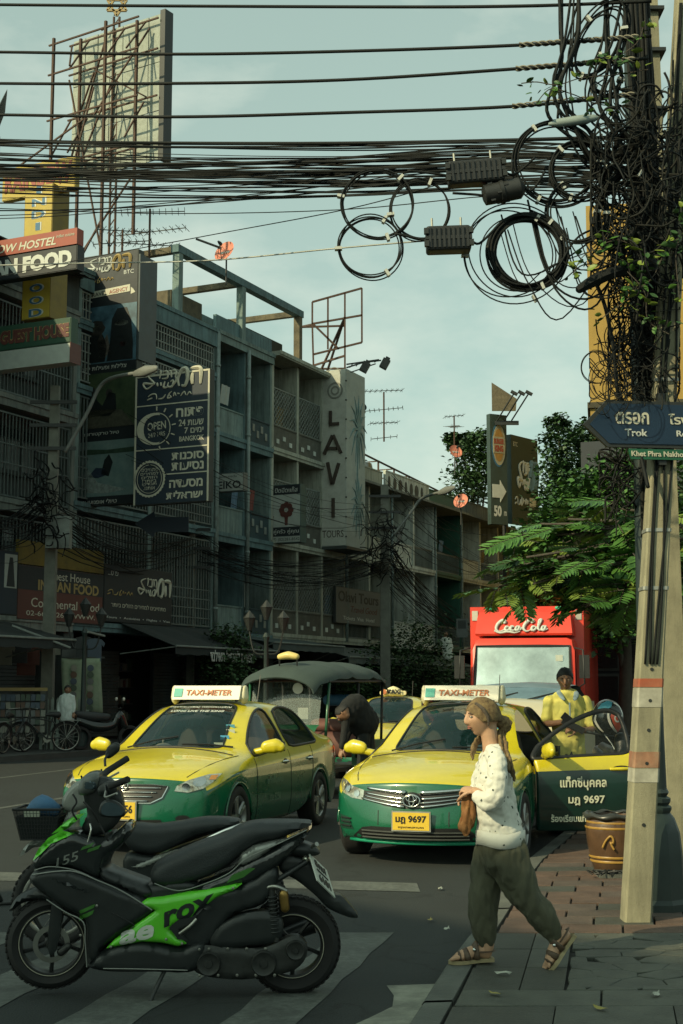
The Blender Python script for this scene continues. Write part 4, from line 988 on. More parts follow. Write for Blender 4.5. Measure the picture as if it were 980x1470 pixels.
# dark cast lamp post right of the pole
l0 = gnd(953,1312,SH); l0.y += .25
LP = thing('lamp_post','dark green cast lamp post with ringed flaring base right of the concrete pole','lamp post',l0)
b = MB(); b.lathe([(.23,0),(.23,.05),(.21,.08),(.2,.36),(.185,.52),(.15,.62),(.12,.66),(.13,.68),(.13,.70),(.11,.715),(.125,.735),(.125,.76),(.1,.775),(.115,.80),(.1,.83)],10); b.build('base',m_lamp,LP,smooth=30)
b = MB(); b.lathe([(.1,.825),(.092,1.2),(.075,3),(.06,7.5)],14); b.build('shaft',m_lamp,LP,smooth=40)
# bundle of cables climbing the lamp post
CB = thing('cable_riser','thick dark bundle of cables climbing the lamp post to the frame top','cable bundle',l0+V((0,-.1,0)))
for i in range(64):
 a,r_ = rnd.uniform(0,2*PI),rnd.uniform(0,.085); x0 = r_*math.cos(a); y0 = r_*math.sin(a)*.8-.08; zz0 = rnd.choice([2.6,3.0,3.4,2.8,1.6])
 pts = [(x0*(.7+.5*min(1,(z-zz0)/2))+rnd.uniform(-.015,.015)-.02*math.sin(z),y0+rnd.uniform(-.01,.01),z) for z in [zz0+.45*j for j in range(11)]]
 q = MB(); q.tube(cat(pts,3),rnd.uniform(.009,.02),5); q.build('riser_cable',m_cab if i % 3 else m_cabb,CB,smooth=True)
# distant poles on the far side and their street lamps
def farpole(label,px,py0,py1,z,wpx,arm=None,boxy=None):
 p = at(px,py1,z); T = thing('utility_pole',label,'pole',(p.x,p.y,.1)); h = at(px,py0,z).z; w_ = wpx/2000*z/2
 b = MB(); b.quadgrid([[(x*k,y*k,zz) for x,y in ((-1,-1),(1,-1),(1,1),(-1,1))] for k,zz in ((w_,0),(w_*.9,h*.5),(w_*.72,h))],closeu=True); b.f.append((8,9,10,11)); b.m.append(0); b.build('shaft',m_poled,T)
 for zz in (h-.5,h-1.1,h-1.7):
  q = MB(); q.box(-.6,.6,-w_-.06,-w_,zz,zz+.09); q.build('cross_arm',m_irond,T)
 if boxy: q = MB(); q.box(-.05,.55,-w_-.35,-w_-.005,boxy,boxy+.8); q.build('meter_box',m_frml,T)
 return T
FP1 = farpole('grey concrete pole at far left beside the maroon restaurant board',66,560,1075,35.2,17,boxy=5.0)
FP2 = farpole('slim concrete pole in front of the black agency board',272,745,1040,44,11)
FP3 = farpole('cable-loaded concrete pole in front of the lower cream shophouse',553,700,1015,52,15)
def roadlamp(label,p0,p1,p2,z,pole):
 A_,B_,C_ = at(*p0,z),at(*p1,z),at(*p2,z-1.0); T = thing('street_lamp',label,'street lamp',A_)
 q = MB(); q.tube(cat([V((0,0,0)),(B_-A_)*.55,B_-A_,(C_-A_)*.9+(B_-A_)*.1],6),.05,6); q.build('arm',M('dull_lamp_metal',(.13,.14,.13),.6),T,smooth=True)
 d = (C_-B_).normalized(); q = MB(); limb(q,[C_-A_-d*.35,C_-A_,C_-A_+d*.4],[.09,.15,.08],8,flat=.6); q.build('lamp_head',M('dull_lamp_metal',(.13,.14,.13),.6),T,smooth=True)
roadlamp('bent street lamp reaching over the travel banner at left',(93,650),(150,548),(208,533),35,FP1)
roadlamp('bent street lamp on the middle pole below the lower satellite dish',(565,768),(605,716),(640,704),50,FP3)
# ornamental lamp posts on the far pavement
def ornament(label,px,z,py0):
 p = at(px,1068,z); T = thing('ornate_lamp_post',label,'lamp post',(p.x,p.y,.1)); h = at(px,py0,z).z
 b = MB(); b.lathe([(.2,0),(.2,.4),(.1,.6),(.12,.66),(.07,.75),(.05,h-.6),(.09,h-.5),(.04,h-.4)],10); b.build('shaft',m_lamp,T,smooth=30)
 for sx in (-.4,0,.4):
  q = MB(); q.lathe([(.05,0),(.14,.28),(.15,.3),(.02,.46),(0,.48)],8,Matrix.Translation((sx,0,h-.35+(.25 if sx == 0 else 0)))); q.build('lantern',m_irond,T)
  if sx: q = MB(); q.tube(cat([(0,0,h-.9),(sx*.7,0,h-.85),(sx,0,h-.35)],4),.02,5); q.build('lantern_arm',m_irond,T)
ornament('dark ornate lamp post in front of the hanging green banner',118,34.5,885); ornament('dark ornate lantern post behind the front taxi, by the travel agency',381,33,890)
# ---- roof clutter
def yagi(name,label,px,pyb,pyt,z,els):
 o = at(px,pyb,z); T = thing(name,label,'antenna',o); h = at(px,pyt,z).z-o.z
 q = MB(); q.tube([(0,0,0),(0,0,h)],.035,6); q.build('mast',m_rust,T)
 for (fz,L_,n,rot) in els:
  q = MB(); d = V((math.cos(rot),math.sin(rot),0)); zz = h*fz; q.tube([d*-L_/2+V((0,0,zz)),d*L_/2+V((0,0,zz+.12))],.018,4)
  pr = V((-d.y,d.x,0))
  for k in range(n):
   c = d*(-L_/2+L_*k/(n-1))+V((0,0,zz+.12*k/(n-1))); ll = .28+.25*abs(k-n/2)/n; q.tube([c-pr*ll,c+pr*ll],.010,4); q.tube([c-V((0,0,.09)),c+V((0,0,.09))],.010,4)
  q.build('aerial',m_irond,T)
yagi('tv_antenna','tall four-armed aerial mast right of the tall white sign',551,634,563,58,[(1,1.6,8,.2),(.62,1.6,9,-.1),(.35,1.2,6,.3),(.05,1.1,5,0)])
yagi('tv_antenna','small cross-shaped aerial above the upper satellite dish',652,640,597,66,[(.95,.9,5,.2),(.6,1.0,5,1.2)])
yagi('tv_antenna','aerial mast with two long combs above the travel banner',214,372,300,43,[(.9,2.2,12,.1),(.5,2.4,12,-.2),(.25,1.8,9,.4)])
yagi('tv_antenna','spiky aerial left of the blue roof frame',175,372,330,42,[(.9,1.6,9,.4),(.5,1.8,9,0)])
# lattice mast with star outline
o = at(160,372,43); T = thing('star_mast','rusty mast carrying an outlined six-pointed star at the frame top','mast',o); h = at(160,8,43).z-o.z; k_ = 43/2000
q = MB()
for dx in (-.09,.09): q.tube([(dx,0,0),(dx,0,h-.4)],.04,5)
for i in range(24): zz = h*i/24; q.bar((-.09,0,zz),(.09,0,zz+h/24*.8),.03)
q.build('mast',m_rust,T)
for sg in (1,-1):
 q = MB(); r_ = 17*k_*1.0; pts = [(r_*math.cos(PI/2*sg+2*PI*i/3),0,h+r_*math.sin(PI/2*sg+2*PI*i/3)) for i in range(3)]
 for a,b_ in zip(pts,pts[1:]+pts[:1]): q.bar(a,b_,.07)
 q.build('star_triangle',M('star_brass',(.35,.25,.11),.6,dirt=.4),T)
q = MB(); q.bar((-.5,.02,h*.9),(0,0,h*.93),.04); q.bar((-.1,0,h*.86),(.5,0,h*.9),.04); q.build('brace',m_rust,T)
# big billboard seen from behind with its scaffold
A_,B_ = V((-8.9,44,0)),V((-5.7,42,0)); zt = at(234,11,42).z; zb_ = at(234,215,42).z
zt2 = at(109,65,50.5).z; zb2 = at(105,235,50.5).z
T = thing('roof_billboard','huge weathered billboard seen from behind with rusty truss on the roof at upper left','billboard',mat=frame((A_.x,A_.y,18.1),(B_-A_),(0,0,1)))
W_ = (B_-A_).length; H_ = (zt+zt2)/2-(zb_+zb2)/2; H_ = 4.85
m_bb = M('weathered_sheet_back',(.30,.33,.29),.8,scale=.8,var=.15,streak=.55,dirtcol=(.12,.13,.10))
nC,nR = 7,3
for i in range(nC):
 for j in range(nR):
  q = MB(); q.box(W_*i/nC+.015,W_*(i+1)/nC-.015,H_*j/nR+.015,H_*(j+1)/nR-.015,-.05,rnd.uniform(-.01,.01)); q.build('sheet',m_bb,T)
q = MB(); q.box(W_,W_+.2,-.05,H_+.05,-.3,.1); q.build('edge_frame',m_irond,T)
def truss(name,L_,w_=.09):
 q = MB()
 for a,b_ in L_: q.bar((a[0],a[1],a[2]*.55),(b_[0],b_[1],b_[2]*.55),w_*.62)
 return q.build(name,m_rust,T)
for k,xf in enumerate((.03,.22,.62,.85)): truss('truss_post',[((W_*xf,-4.6 if k in (0,2) else -2.5,1.0 if k % 2 else 1.9),(W_*xf,H_*.93,1.0 if k % 2 else 1.9))],.13)
for yy in (.1,.42,.74,.95): truss('truss_rail',[((0,H_*yy,.35),(W_,H_*yy,.35)),((-.1,H_*yy-.3,1.9),(W_*.98,H_*yy-.3,1.9))],.08)
truss('truss_brace',[((W_*a,H_*b_,.3),(W_*c,H_*d,1.9)) for a,b_,c,d in ((.02,.95,.22,.7),(.22,.95,.22,.68),(.62,.95,.62,.68),(.85,.95,.85,.7),(.1,.4,.5,.6),(.9,.42,.5,.62),(.02,.1,.62,.8),(.9,.9,.5,.3),(.5,.62,.7,-.1),(.5,.62,.3,-.1),(.03,.42,.03,.1),(.22,.4,.22,.1),(.85,.4,.85,.1))],.075)
truss('truss_brace',[((W_*.03,-3,1.9),(W_*.5,H_*.5,1.9)),((W_*.62,-3,1.9),(W_*.22,H_*.6,1.9)),((W_*.03,-5,1.9),(W_*.62,-2,1.9)),((W_*.62,-5,1.9),(W_*.03,-2,1.9)),((W_*.22,-3,1),(W_*.85,-.5,1)),((-1.2,.5,1.9),(W_*.4,H_*.3,1.9)),((-1.2,.5,1.9),(0,-2.5,1.9))],.075)
# bare frame on the cream roof
zz = 53; k_ = zz/2000; o = at(490,528,zz); T = thing('bare_sign_frame','empty rusty sign frame standing on the cream roof above the tall white sign','sign frame',o)
S = lambda x,y,d=0: ((x-490)*k_,d,(528-y)*k_)
def fr(name,L_,w_=.07):
 q = MB()
 for a,b_ in L_: q.bar(a,b_,w_)
 return q.build(name,m_rust,T)
fr('front_panel',[(S(447,429),S(520,408)),(S(520,408),S(520,490)),(S(447,429),S(447,462)),(S(470,423),S(470,500)),(S(495,415),S(495,528)),(S(447,462),S(520,449)),(S(449,508),S(520,490)),(S(447,462),S(449,528))])
fr('rear_panel',[(S(427,452,1.5),S(494,450,1.5)),(S(427,452,1.5),S(427,517,1.5)),(S(427,517,1.5),S(497,516,1.5)),(S(427,452,1.5),S(447,463)),(S(494,450,1.5),S(495,450))])
fr('brace',[(S(449,463),S(486,500)),(S(495,452),S(455,528,1.5)),(S(495,452),S(466,528,1.5)),(S(427,517,1.5),S(449,528)),(S(495,510),S(430,517,1.5))])
# floodlights on an arm
zz = 51; k_ = zz/2000; o = at(497,528,zz); T = thing('sign_floodlights','pair of floodlights on a lattice arm above the tall white sign','floodlight',o)
S = lambda x,y,d=0: V(((x-497)*k_,d,(528-y)*k_))
q = MB(); q.bar(S(497,528),S(522,520),.05); q.bar(S(497,523),S(545,516),.05); q.bar(S(510,524),S(522,520),.04); q.bar(S(522,520),S(548,517),.05); q.bar(S(503,535),S(540,522),.04)
for k in range(5): q.bar(S(502+9*k,528-2*k),S(507+9*k,521-k),.03)
q.build('arm',m_irond,T)
for x,y in ((524,530),(553,525)):
 q = MB(); c = S(x,y,-.3); mt = Matrix.Translation(c) @ Matrix.Rotation(.5,4,'Y'); q.obox(mt,.28,.3,.36); q.obox(mt @ Matrix.Translation((0,0,.22)),.16,.2,.1); q.build('flood_head',m_irond,T)
# satellite dishes
m_dish = M('faded_orange_dish',(.60,.20,.13),.6,var=.15,scale=6,dirt=.25,dirtcol=(.4,.25,.2))
def dish(label,px,py,z,rpx,tilt,col=None,logo=True):
 o = at(px,py,z); r_ = rpx*z/2000; T = thing('satellite_dish',label,'satellite dish',o); mt = Matrix.Rotation(tilt,4,'Z') @ Matrix.Rotation(R(68),4,'X')
 q = MB(); q.lathe([(r_*t,.22*r_*t*t) for t in (0.001,.25,.5,.75,.92,1)]+[(r_*1.02,.22*r_+.01),(r_*.5,.03*r_),(.001,-.02)],28,mt); q.build('reflector',col or m_dish,T,smooth=60)
 q = MB(); tip = mt @ V((0,r_*.3,r_*1.0)); q.tube([mt @ V((0,-r_,.22*r_)),tip],.018,5); q.tube([mt @ V((r_*.6,-r_*.6,.2*r_)),tip],.01,4); q.tube([mt @ V((-r_*.6,-r_*.6,.2*r_)),tip],.01,4); q.build('feed_arm',m_irond,T)
 q = MB(); q.lathe([(.05,-.08),(.06,0),(.03,.1)],8,Matrix.Translation(tip) @ mt); q.build('receiver',m_irond,T)
 q = MB(); q.tube([(0,.05,0),(0,.25,-.1),(0,.25,-1.0)],.03,6); q.build('mount',m_irond,T)
 if logo: me = glyphs('true',r_*1.0,r_*.3,bold=.04); me.materials.clear(); me.materials.append(m_ltx); me.transform(mt @ Matrix.Translation((0,0,.09*r_))); link('lettering',me,T)
dish('orange satellite dish on the blue roof frame at upper left',324,363,44,17,R(-35))
dish('upper orange satellite dish, in front of the roof cage',653,649,62,10,R(25)); dish('lower orange satellite dish, just right of the street lamp head',662,720,60,11,R(-30))
q = MB(); q.tube([(0,0,0),(1.0,.2,-.32)],.04,6); o = q.build('roof_rod',m_irond,label='dark rod slanting up left of the uppermost orange dish',cat='rod'); o.location = at(281,343,44)
dish('large dark mesh dish cut by the left frame edge below the billboard',-4,188,38,60,R(-65),M('dark_mesh_dish',(.035,.045,.045),.7),False)
dish('small dark dish beside the tall white sign at its right edge',519,585,54,7,R(20),m_irond,False)
# ---- cables
ZC = 9.4
def cab(name,label,pts,r,m=m_cab,group=None,n=8,ns=5,jitter=0):
 P = [at(x,y,z) for x,y,z in pts]; q = MB(); c = cat(P,n)
 if jitter: c = [p+V((0,0,jitter*math.sin(i*1.7+len(c)))) for i,p in enumerate(c)]
 q.tube(c,r,ns); return q.build(name,m,smooth=True,label=label,cat='cable',group=group)
ups = [((-300,2,11.5),(0,7,10.8),(490,10,9.9),(745,9,9.4),(935,2,9.2)),((-300,72,11.5),(0,75,10.8),(250,78,10.2),(490,74,9.8),(745,65,9.4),(935,52,9.2)),
 ((-300,115,11.5),(0,120,10.8),(250,120,10.2),(490,115,9.8),(740,99,9.4),(930,84,9.2)),((-300,160,11.5),(0,165,10.8),(250,168,10.2),(490,162,9.8),(735,153,9.4),(930,134,9.2))]
for i,(p,nm) in enumerate(zip(ups,('topmost','second from the top','third from the top','fourth from the top'))):
 o = cab('power_cable','thick smooth black power cable, %s of the four widely spaced ones' % nm,p,.0125)
 if i:
  a,b_ = V(p[-2]),V(p[-1]); q = MB()
  for k in range(3):                                  # helical grip wrapped round the end
   c = []
   for j in range(60):
    t = j/59; ctr = at(*(a.lerp(b_,t*.9))); an = j*.55+k*2.1; c.append(ctr+V((0,math.cos(an),math.sin(an)))*.016)
   q.tube(c,.006,4)
  q.build('helical_grip',M('galvanised_grip',(.17,.16,.12),.6),o,smooth=True)
G1 = 'thin black cables of the dense bundle across the street'
for i in range(50):
 y0 = rnd.triangular(168,328,228); y1 = 190+(y0-172)*.62+rnd.uniform(-22,22); z0 = rnd.uniform(10,11.5); sag = rnd.uniform(0,22)
 if i < 3: y0,y1,sag = (186,204,200)[i],(192,205,212)[i],4
 if i % 5 == 0: y1 = rnd.uniform(190,215); y0 = rnd.uniform(240,318)
 thick = rnd.choice([.0035,.004,.005,.005,.006,.006,.008])
 pts = [(-260,y0-8,z0+.6),(0,y0,z0),(230,y0+(y1-y0)*.2+sag*.7,z0-.3),(490,y0+(y1-y0)*.5+sag,9.9),(720,y0+(y1-y0)*.8+sag*.6,9.5),(930,y1+rnd.uniform(-6,30),9.25)]
 cab('bundle_cable','thin black cable running within the dense bundle across the street',pts,thick,m_cabb if i % 7 == 0 else m_cab,G1,n=5,ns=4)
for (ya,yb,yc,r_) in ((204,206,196,.014),(238,232,222,.013),(247,246,240,.012)): cab('trunk_cable','thick black trunk cable, the %s of the three in the dense bundle' % {204: 'uppermost',238: 'middle',247: 'lowest'}[ya],[(-260,ya-2,11.3),(0,ya,10.7),(490,yb,9.85),(930,yc,9.3)],r_)
cab('drop_wire','single pale wire crossing low over the signs up to the black splice box',[(-100,384,12),(0,381,11.6),(120,378,11.2),(300,374,10.6),(480,357,10),(620,345,9.5)],.006,m_alu)
cab('drop_wire','thin wire slanting from the left edge up over the yellow rooftop sign',[(-40,405,14),(120,372,12.5),(300,338,11),(500,300,10),(640,262,9.5)],.004)
def coil(label,cx,cy,r,turns,thick=.007,z=9.25,squash=1.0,jit=.07,tilt=0,m=m_cab,ties=3):
 o = at(cx,cy,z); k_ = z/2000; T = thing('cable_coil',label,'cable coil',o)
 q = MB(); off = rnd.uniform(0,6)
 for t in range(turns):
  rr = r*k_*(1+rnd.uniform(-jit,jit*.6)); ox,oz = rnd.uniform(-1,1)*r*k_*jit*.8,rnd.uniform(-1,1)*r*k_*jit*.8; oy = rnd.uniform(-.02,.02); ph = rnd.uniform(0,6)
  pts = []
  for j in range(48):
   a = 2*PI*j/48; w_ = 1+.015*math.sin(3*a+ph); x = rr*w_*math.cos(a)*squash; zz = rr*w_*math.sin(a); pts.append((ox+x*math.cos(tilt)-zz*math.sin(tilt),oy+.012*math.sin(2*a+ph),oz+x*math.sin(tilt)+zz*math.cos(tilt)))
  q.tube(pts,thick,5,closed=True)
 q.build('loops',[m],T,smooth=True,kind='stuff' if turns > 1 else None)
 for j in range(ties):
  a = off+2*PI*j/max(1,ties); x,zz = r*k_*math.cos(a)*squash,r*k_*math.sin(a); x,zz = x*math.cos(tilt)-zz*math.sin(tilt),x*math.sin(tilt)+zz*math.cos(tilt)
  q = MB(); q.obox(Matrix.Translation((x,0,zz)) @ Matrix.Rotation(-(a+tilt),4,'Y'),.05,.05,.02); q.build('cable_tie',m_ltx,T)
coil('round cable coil hanging highest at the left of the group',540,293,54,5,.005)
coil('cable coil overlapping it on the right, above the small box',602,302,46,4,.005,squash=.95)
coil('lowest left cable coil hanging clear against the sky',531,355,47,4,.005)
coil('thick heavy coil of many turns hanging lowest at right',757,362,56,16,.009,squash=.98,jit=.1)
coil('large loose coil of thin loops around the heavy one',735,370,70,4,.005,jit=.2)
coil('big coil just right of the black splice boxes',800,235,64,8,.006,jit=.08)
coil('coil overlapping the big one at its lower right',832,246,44,7,.006)
coil('coil hanging under them in front of the yellow wall',828,305,46,5,.006,squash=.95)
coil('narrow upright coil pressed against the pole tangle',892,300,62,12,.008,squash=.55,tilt=-.35)
coil('tall thin loop high at the frame top by the pole',858,60,62,5,.007,squash=.5,tilt=-.5,jit=.2)
coil('small loop of cable beside the upper leaves',868,108,30,4,.006,squash=.8)
coil('single thin wire loop sticking out over the yellow wall',857,527,24,2,.003,squash=.95,ties=0)
coil('larger single wire loop left of the blue street sign',874,545,30,2,.003,squash=.9,ties=0)
# splice boxes
m_box = M('black_moulded_plastic',(.018,.020,.020),.5,scale=8,var=.2)
def closure(label,cx,cy,w,h,rot,z=9.15,ribs=8,round_=False,lett=None):
 k_ = z/2000; T = thing('splice_closure',label,'cable box',mat=Matrix.Translation(at(cx,cy,z)) @ Matrix.Rotation(-rot,4,'Y')); W_,H_ = w*k_,h*k_
 if round_:
  q = MB(); q.lathe([(H_*.3,-W_*.5),(H_*.48,-W_*.46),(H_*.5,-W_*.1),(H_*.56,-W_*.08),(H_*.56,0),(H_*.5,.02*W_),(H_*.5,W_*.4),(H_*.3,W_*.5)],20,Matrix.Rotation(PI/2,4,'Y')); q.build('housing',m_box,T,smooth=30)
  for k in range(10): a = k*PI/5; q = MB(); q.obox(Matrix.Translation((-W_*.3+.05*(k % 3),math.sin(a)*H_*.5,math.cos(a)*H_*.5)),.03,.012,.012); q.build('rib',m_box,T)
 else:
  q = MB(); q.box(-W_/2,W_/2,-H_*.38,H_*.38,-H_/2,H_/2); o = q.build('housing',m_box,T); md = o.modifiers.new('b','BEVEL'); md.width = .02; md.segments = 3
  for k in range(ribs): x = -W_*.42+W_*.84*k/(ribs-1); q = MB(); q.box(x-.008,x+.008,-H_*.38-.012,-H_*.38,-H_*.4,H_*.4); q.build('rib',m_box,T)
  q = MB(); q.box(-W_*.52,W_*.52,-H_*.42,H_*.42,-.012,.012); q.build('flange',m_box,T)
  for sx in (-1,1):
   for k in range(2): q = MB(); q.obox(Matrix.Translation((sx*W_*.5,-H_*.42,(k-.5)*H_*.5)),.03,.03,.04); q.build('clasp',m_irond,T)
  for sx in (-.35,.3): q = MB(); q.tube([(sx*W_,0,H_*.5),(sx*W_,0,H_*.5+.07)],.008,5); q.build('hanger',m_alu,T)
 q = MB(); q.tube(cat([(W_*.5,0,0),(W_*.7,0,-.03),(W_*1.1,0,.08)],5),.009,5); q.tube(cat([(-W_*.5,0,0),(-W_*.7,.0,.02),(-W_*1.2,0,.06)],5),.009,5); q.build('cable_tail',m_cab,T,smooth=True,kind='stuff')
closure('largest ribbed black splice box tilted above the others',682,249,84,36,R(5),ribs=10); closure('rounded black splice canister just below the largest box',722,275,62,32,R(12),round_=True)
closure('lone black splice box hanging lowest under the coils',643,345,66,38,R(2),ribs=9)
q = MB(); q.lathe([(.01,-.17),(.03,-.1),(.034,.02),(.034,.1),(.026,.12),(.026,.15),(.008,.18)],12,Matrix.Rotation(R(82),4,'Y')); o = q.build('inline_joint',M('grey_joint',(.22,.27,.26),.5),smooth=40,label='pale grey torpedo-shaped cable joint above the big coil',cat='cable joint'); o.location = at(822,174,9.2)
# loops and the tangle round the pole
def tangle(label,n,xr,yr,zc,spread,r0,r1,len_=5,seed=1,mats=(m_cab,m_cabb),name='cable_tangle'):
 r = random.Random(seed); q = MB()
 for i in range(n):
  x,y = r.uniform(*xr),r.uniform(*yr); a = r.uniform(0,2*PI); pts = []; z = zc+r.uniform(-.25,.25); bend = r.uniform(-1,1)
  for j in range(len_):
   pts.append(at(x,y,z)); a += bend*.7+r.uniform(-.5,.5); x += math.cos(a)*spread*r.uniform(.5,1.3); y += math.sin(a)*spread*1.25*r.uniform(.5,1.3); z += r.uniform(-.06,.06)
   x = min(max(x,xr[0]-12),xr[1]+20)
  q.tube(cat(pts,4),r.uniform(r0,r1),4,mi=i % 2)
 return q.build(name,list(mats),smooth=True,label=label,cat='cable tangle',kind='stuff')
tangle('dense tangle of black wires around the pole above the street sign',340,(885,955),(330,560),9.75,16,.0025,.007,6,2)
tangle('wild tangle of cables where the bundle meets the pole',240,(860,960),(170,350),9.3,20,.003,.009,6,3)
tangle('loose knot of thin wires left of the blue street sign',60,(858,905),(500,580),9.6,13,.002,.005,5,4)
for i in range(15):                                        # long cables curving down from the top into the tangle
 x0 = rnd.uniform(800,900); pts = [(x0+rnd.uniform(-10,40),-60,9.3),(x0,60+rnd.uniform(-20,30),9.25),(x0-8+rnd.uniform(-20,25),140+rnd.uniform(-20,20),9.2),(x0+20,200+rnd.uniform(-10,30),9.25),(x0+60+rnd.uniform(-10,20),260+rnd.uniform(-10,40),9.4)]
 cab('looping_cable','thick cable looping down from the frame top towards the pole tangle',pts,rnd.uniform(.006,.015),m_cab,'cables looping down beside the pole',n=7)
for i in range(16):
 x0 = rnd.uniform(700,840); y0 = rnd.uniform(285,330); pts = [(x0,y0,9.3),(x0+30,y0+rnd.uniform(50,110),9.2),(x0+90+rnd.uniform(-20,20),y0+rnd.uniform(50,130),9.25),(900+rnd.uniform(-20,20),330+rnd.uniform(-40,60),9.45)]
 cab('sagging_cable','slack cable sagging from the coils to the pole tangle',pts,rnd.uniform(.004,.008),m_cab,'slack cables between coils and pole',n=7)
for i,(x0,y0,x1,y1) in enumerate(((806,0,800,170),(915,0,905,420),(803,-20,806,90))): cab('vertical_cable','cable hanging straight down at the %s of the frame top' % ('right' if i == 1 else 'far right' if i == 2 else 'upper right'),[(x0,y0-40,9.5),(x0,(y0+y1)/2,9.5),(x1,y1,9.5)],.01 if i != 1 else .006,m_cab)
cab('pole_cable','thick cable bending off the pole left across the yellow wall',[(852,400,9.3),(868,440,9.4),(880,500,9.45),(888,570,9.5),(915,640,9.5),(930,700,9.4)],.014)
q = MB(); limb(q,[V((0,0,0)),V((.12,0,.07)),V((.25,0,.12)),V((.5,.1,.2))],[.03,.045,.04,.06],7); o = q.build('rolled_cable_end',m_cab,smooth=30,label='thick frayed roll of black cable jutting left below the coils',cat='cable'); o.location = at(832,415,9.2)
tangle('torn black sheeting and wires hanging below the street sign',60,(872,905),(650,730),9.9,14,.003,.009,4,8,name='hanging_sheeting')
# far cables: from the distant poles along the row
r = random.Random(5)
def farcab(p,q_,n,sp,grp,label,sag=.6,rr=.014):
 for i in range(n):
  a = V(p)+V((r.uniform(-.4,.4),0,r.uniform(-sp,sp))); b_ = V(q_)+V((r.uniform(-.4,.4),0,r.uniform(-sp,sp))); s_ = sag*r.uniform(.4,1.6)
  q = MB(); q.tube([a.lerp(b_,t/8)-V((0,0,s_*4*(t/8)*(1-t/8))) for t in range(9)],r.uniform(rr*.6,rr*1.4),4)
  q.build('distant_cable',m_cab,smooth=True,label=label,cat='cable',group=grp)
p1,p2,p3 = at(66,742,35),at(272,790,44),at(553,800,51.8); p0 = at(-80,730,31); p4 = at(700,905,75); g_ = 'distant cables strung along the shophouses'
farcab(p0,p1,16,.55,g_,'distant cable strung low across the shophouse fronts'); farcab(p1,p2,22,.6,g_,'distant cable strung low across the shophouse fronts'); farcab(p2,p3,26,.6,g_,'distant cable strung low across the shophouse fronts',.7); farcab(p3,p4,26,.8,g_,'distant cable strung low across the shophouse fronts',.9)
farcab(at(200,620,36),at(553,745,51.5),8,.9,g_,'distant cable strung low across the shophouse fronts',.8,.01); farcab(at(553,725,51.8),at(735,800,72),14,1.3,g_,'distant cable strung low across the shophouse fronts',.8,.01)
def fartangle(label,px,py,z,n,sp,seed):
 r = random.Random(seed); q = MB()
 for i in range(n):
  x,y = px+r.uniform(-sp,sp)*.5,py+r.uniform(-sp,sp); a = r.uniform(0,6); pts = []
  for j in range(5): pts.append(at(x,y,z+r.uniform(-.3,.3))); a += r.uniform(-1.2,1.2); x += math.cos(a)*7; y += math.sin(a)*9
  q.tube(cat(pts,3),r.uniform(.01,.025),4)
 q.build('distant_tangle',m_cab,smooth=True,label=label,cat='cable tangle',kind='stuff')
fartangle('tangle of service wires on the middle distant pole',556,780,51.2,70,45,1); fartangle('tangle of service wires on the far left pole',68,720,34.5,50,50,2)
# ================================================================ vehicles
m_cy = M('taxi_yellow',(.54,.45,.016),.3,var=.06,scale=2,coat=.8,dirt=.22,dirtcol=(.22,.18,.04))
m_cg = M('taxi_green',(.003,.095,.045),.28,var=.1,scale=2,coat=.8,dirt=.25,dirtcol=(.02,.055,.035))
m_glass = M('car_glass',(.006,.022,.024),.03,var=.3,scale=1,spec=.6,alpha=.62)
m_gl2 = M('car_glass_dark',(.012,.016,.016),.06,var=.1,scale=1,spec=.8)
m_rub = M('tyre_rubber',(.016,.016,.016),.85,var=.2,scale=20,dirt=.3,dirtcol=(.05,.05,.045))
m_trim = M('black_trim',(.012,.013,.013),.5,var=.1,scale=9)
m_chr = M('chrome',(.62,.63,.60),.18,metal=1,var=.05,scale=9)
m_alw = M('alloy_wheel',(.30,.31,.30),.35,metal=.7,var=.1,scale=9)
m_lens = M('headlamp_lens',(.46,.46,.38),.10,var=.45,scale=26,coat=1,metal=.7)
m_amb = M('amber_lens',(.55,.22,.03),.2,coat=1); m_redl = M('red_lens',(.38,.02,.015),.2,coat=1)
m_ply = M('plate_yellow',(.62,.42,.035),.5,var=.05,scale=20); m_int = M('car_interior',(.06,.062,.055),.8,var=.3,scale=5)
m_off = M('roof_sign_white',(.62,.60,.50),.4,var=.06,scale=5)
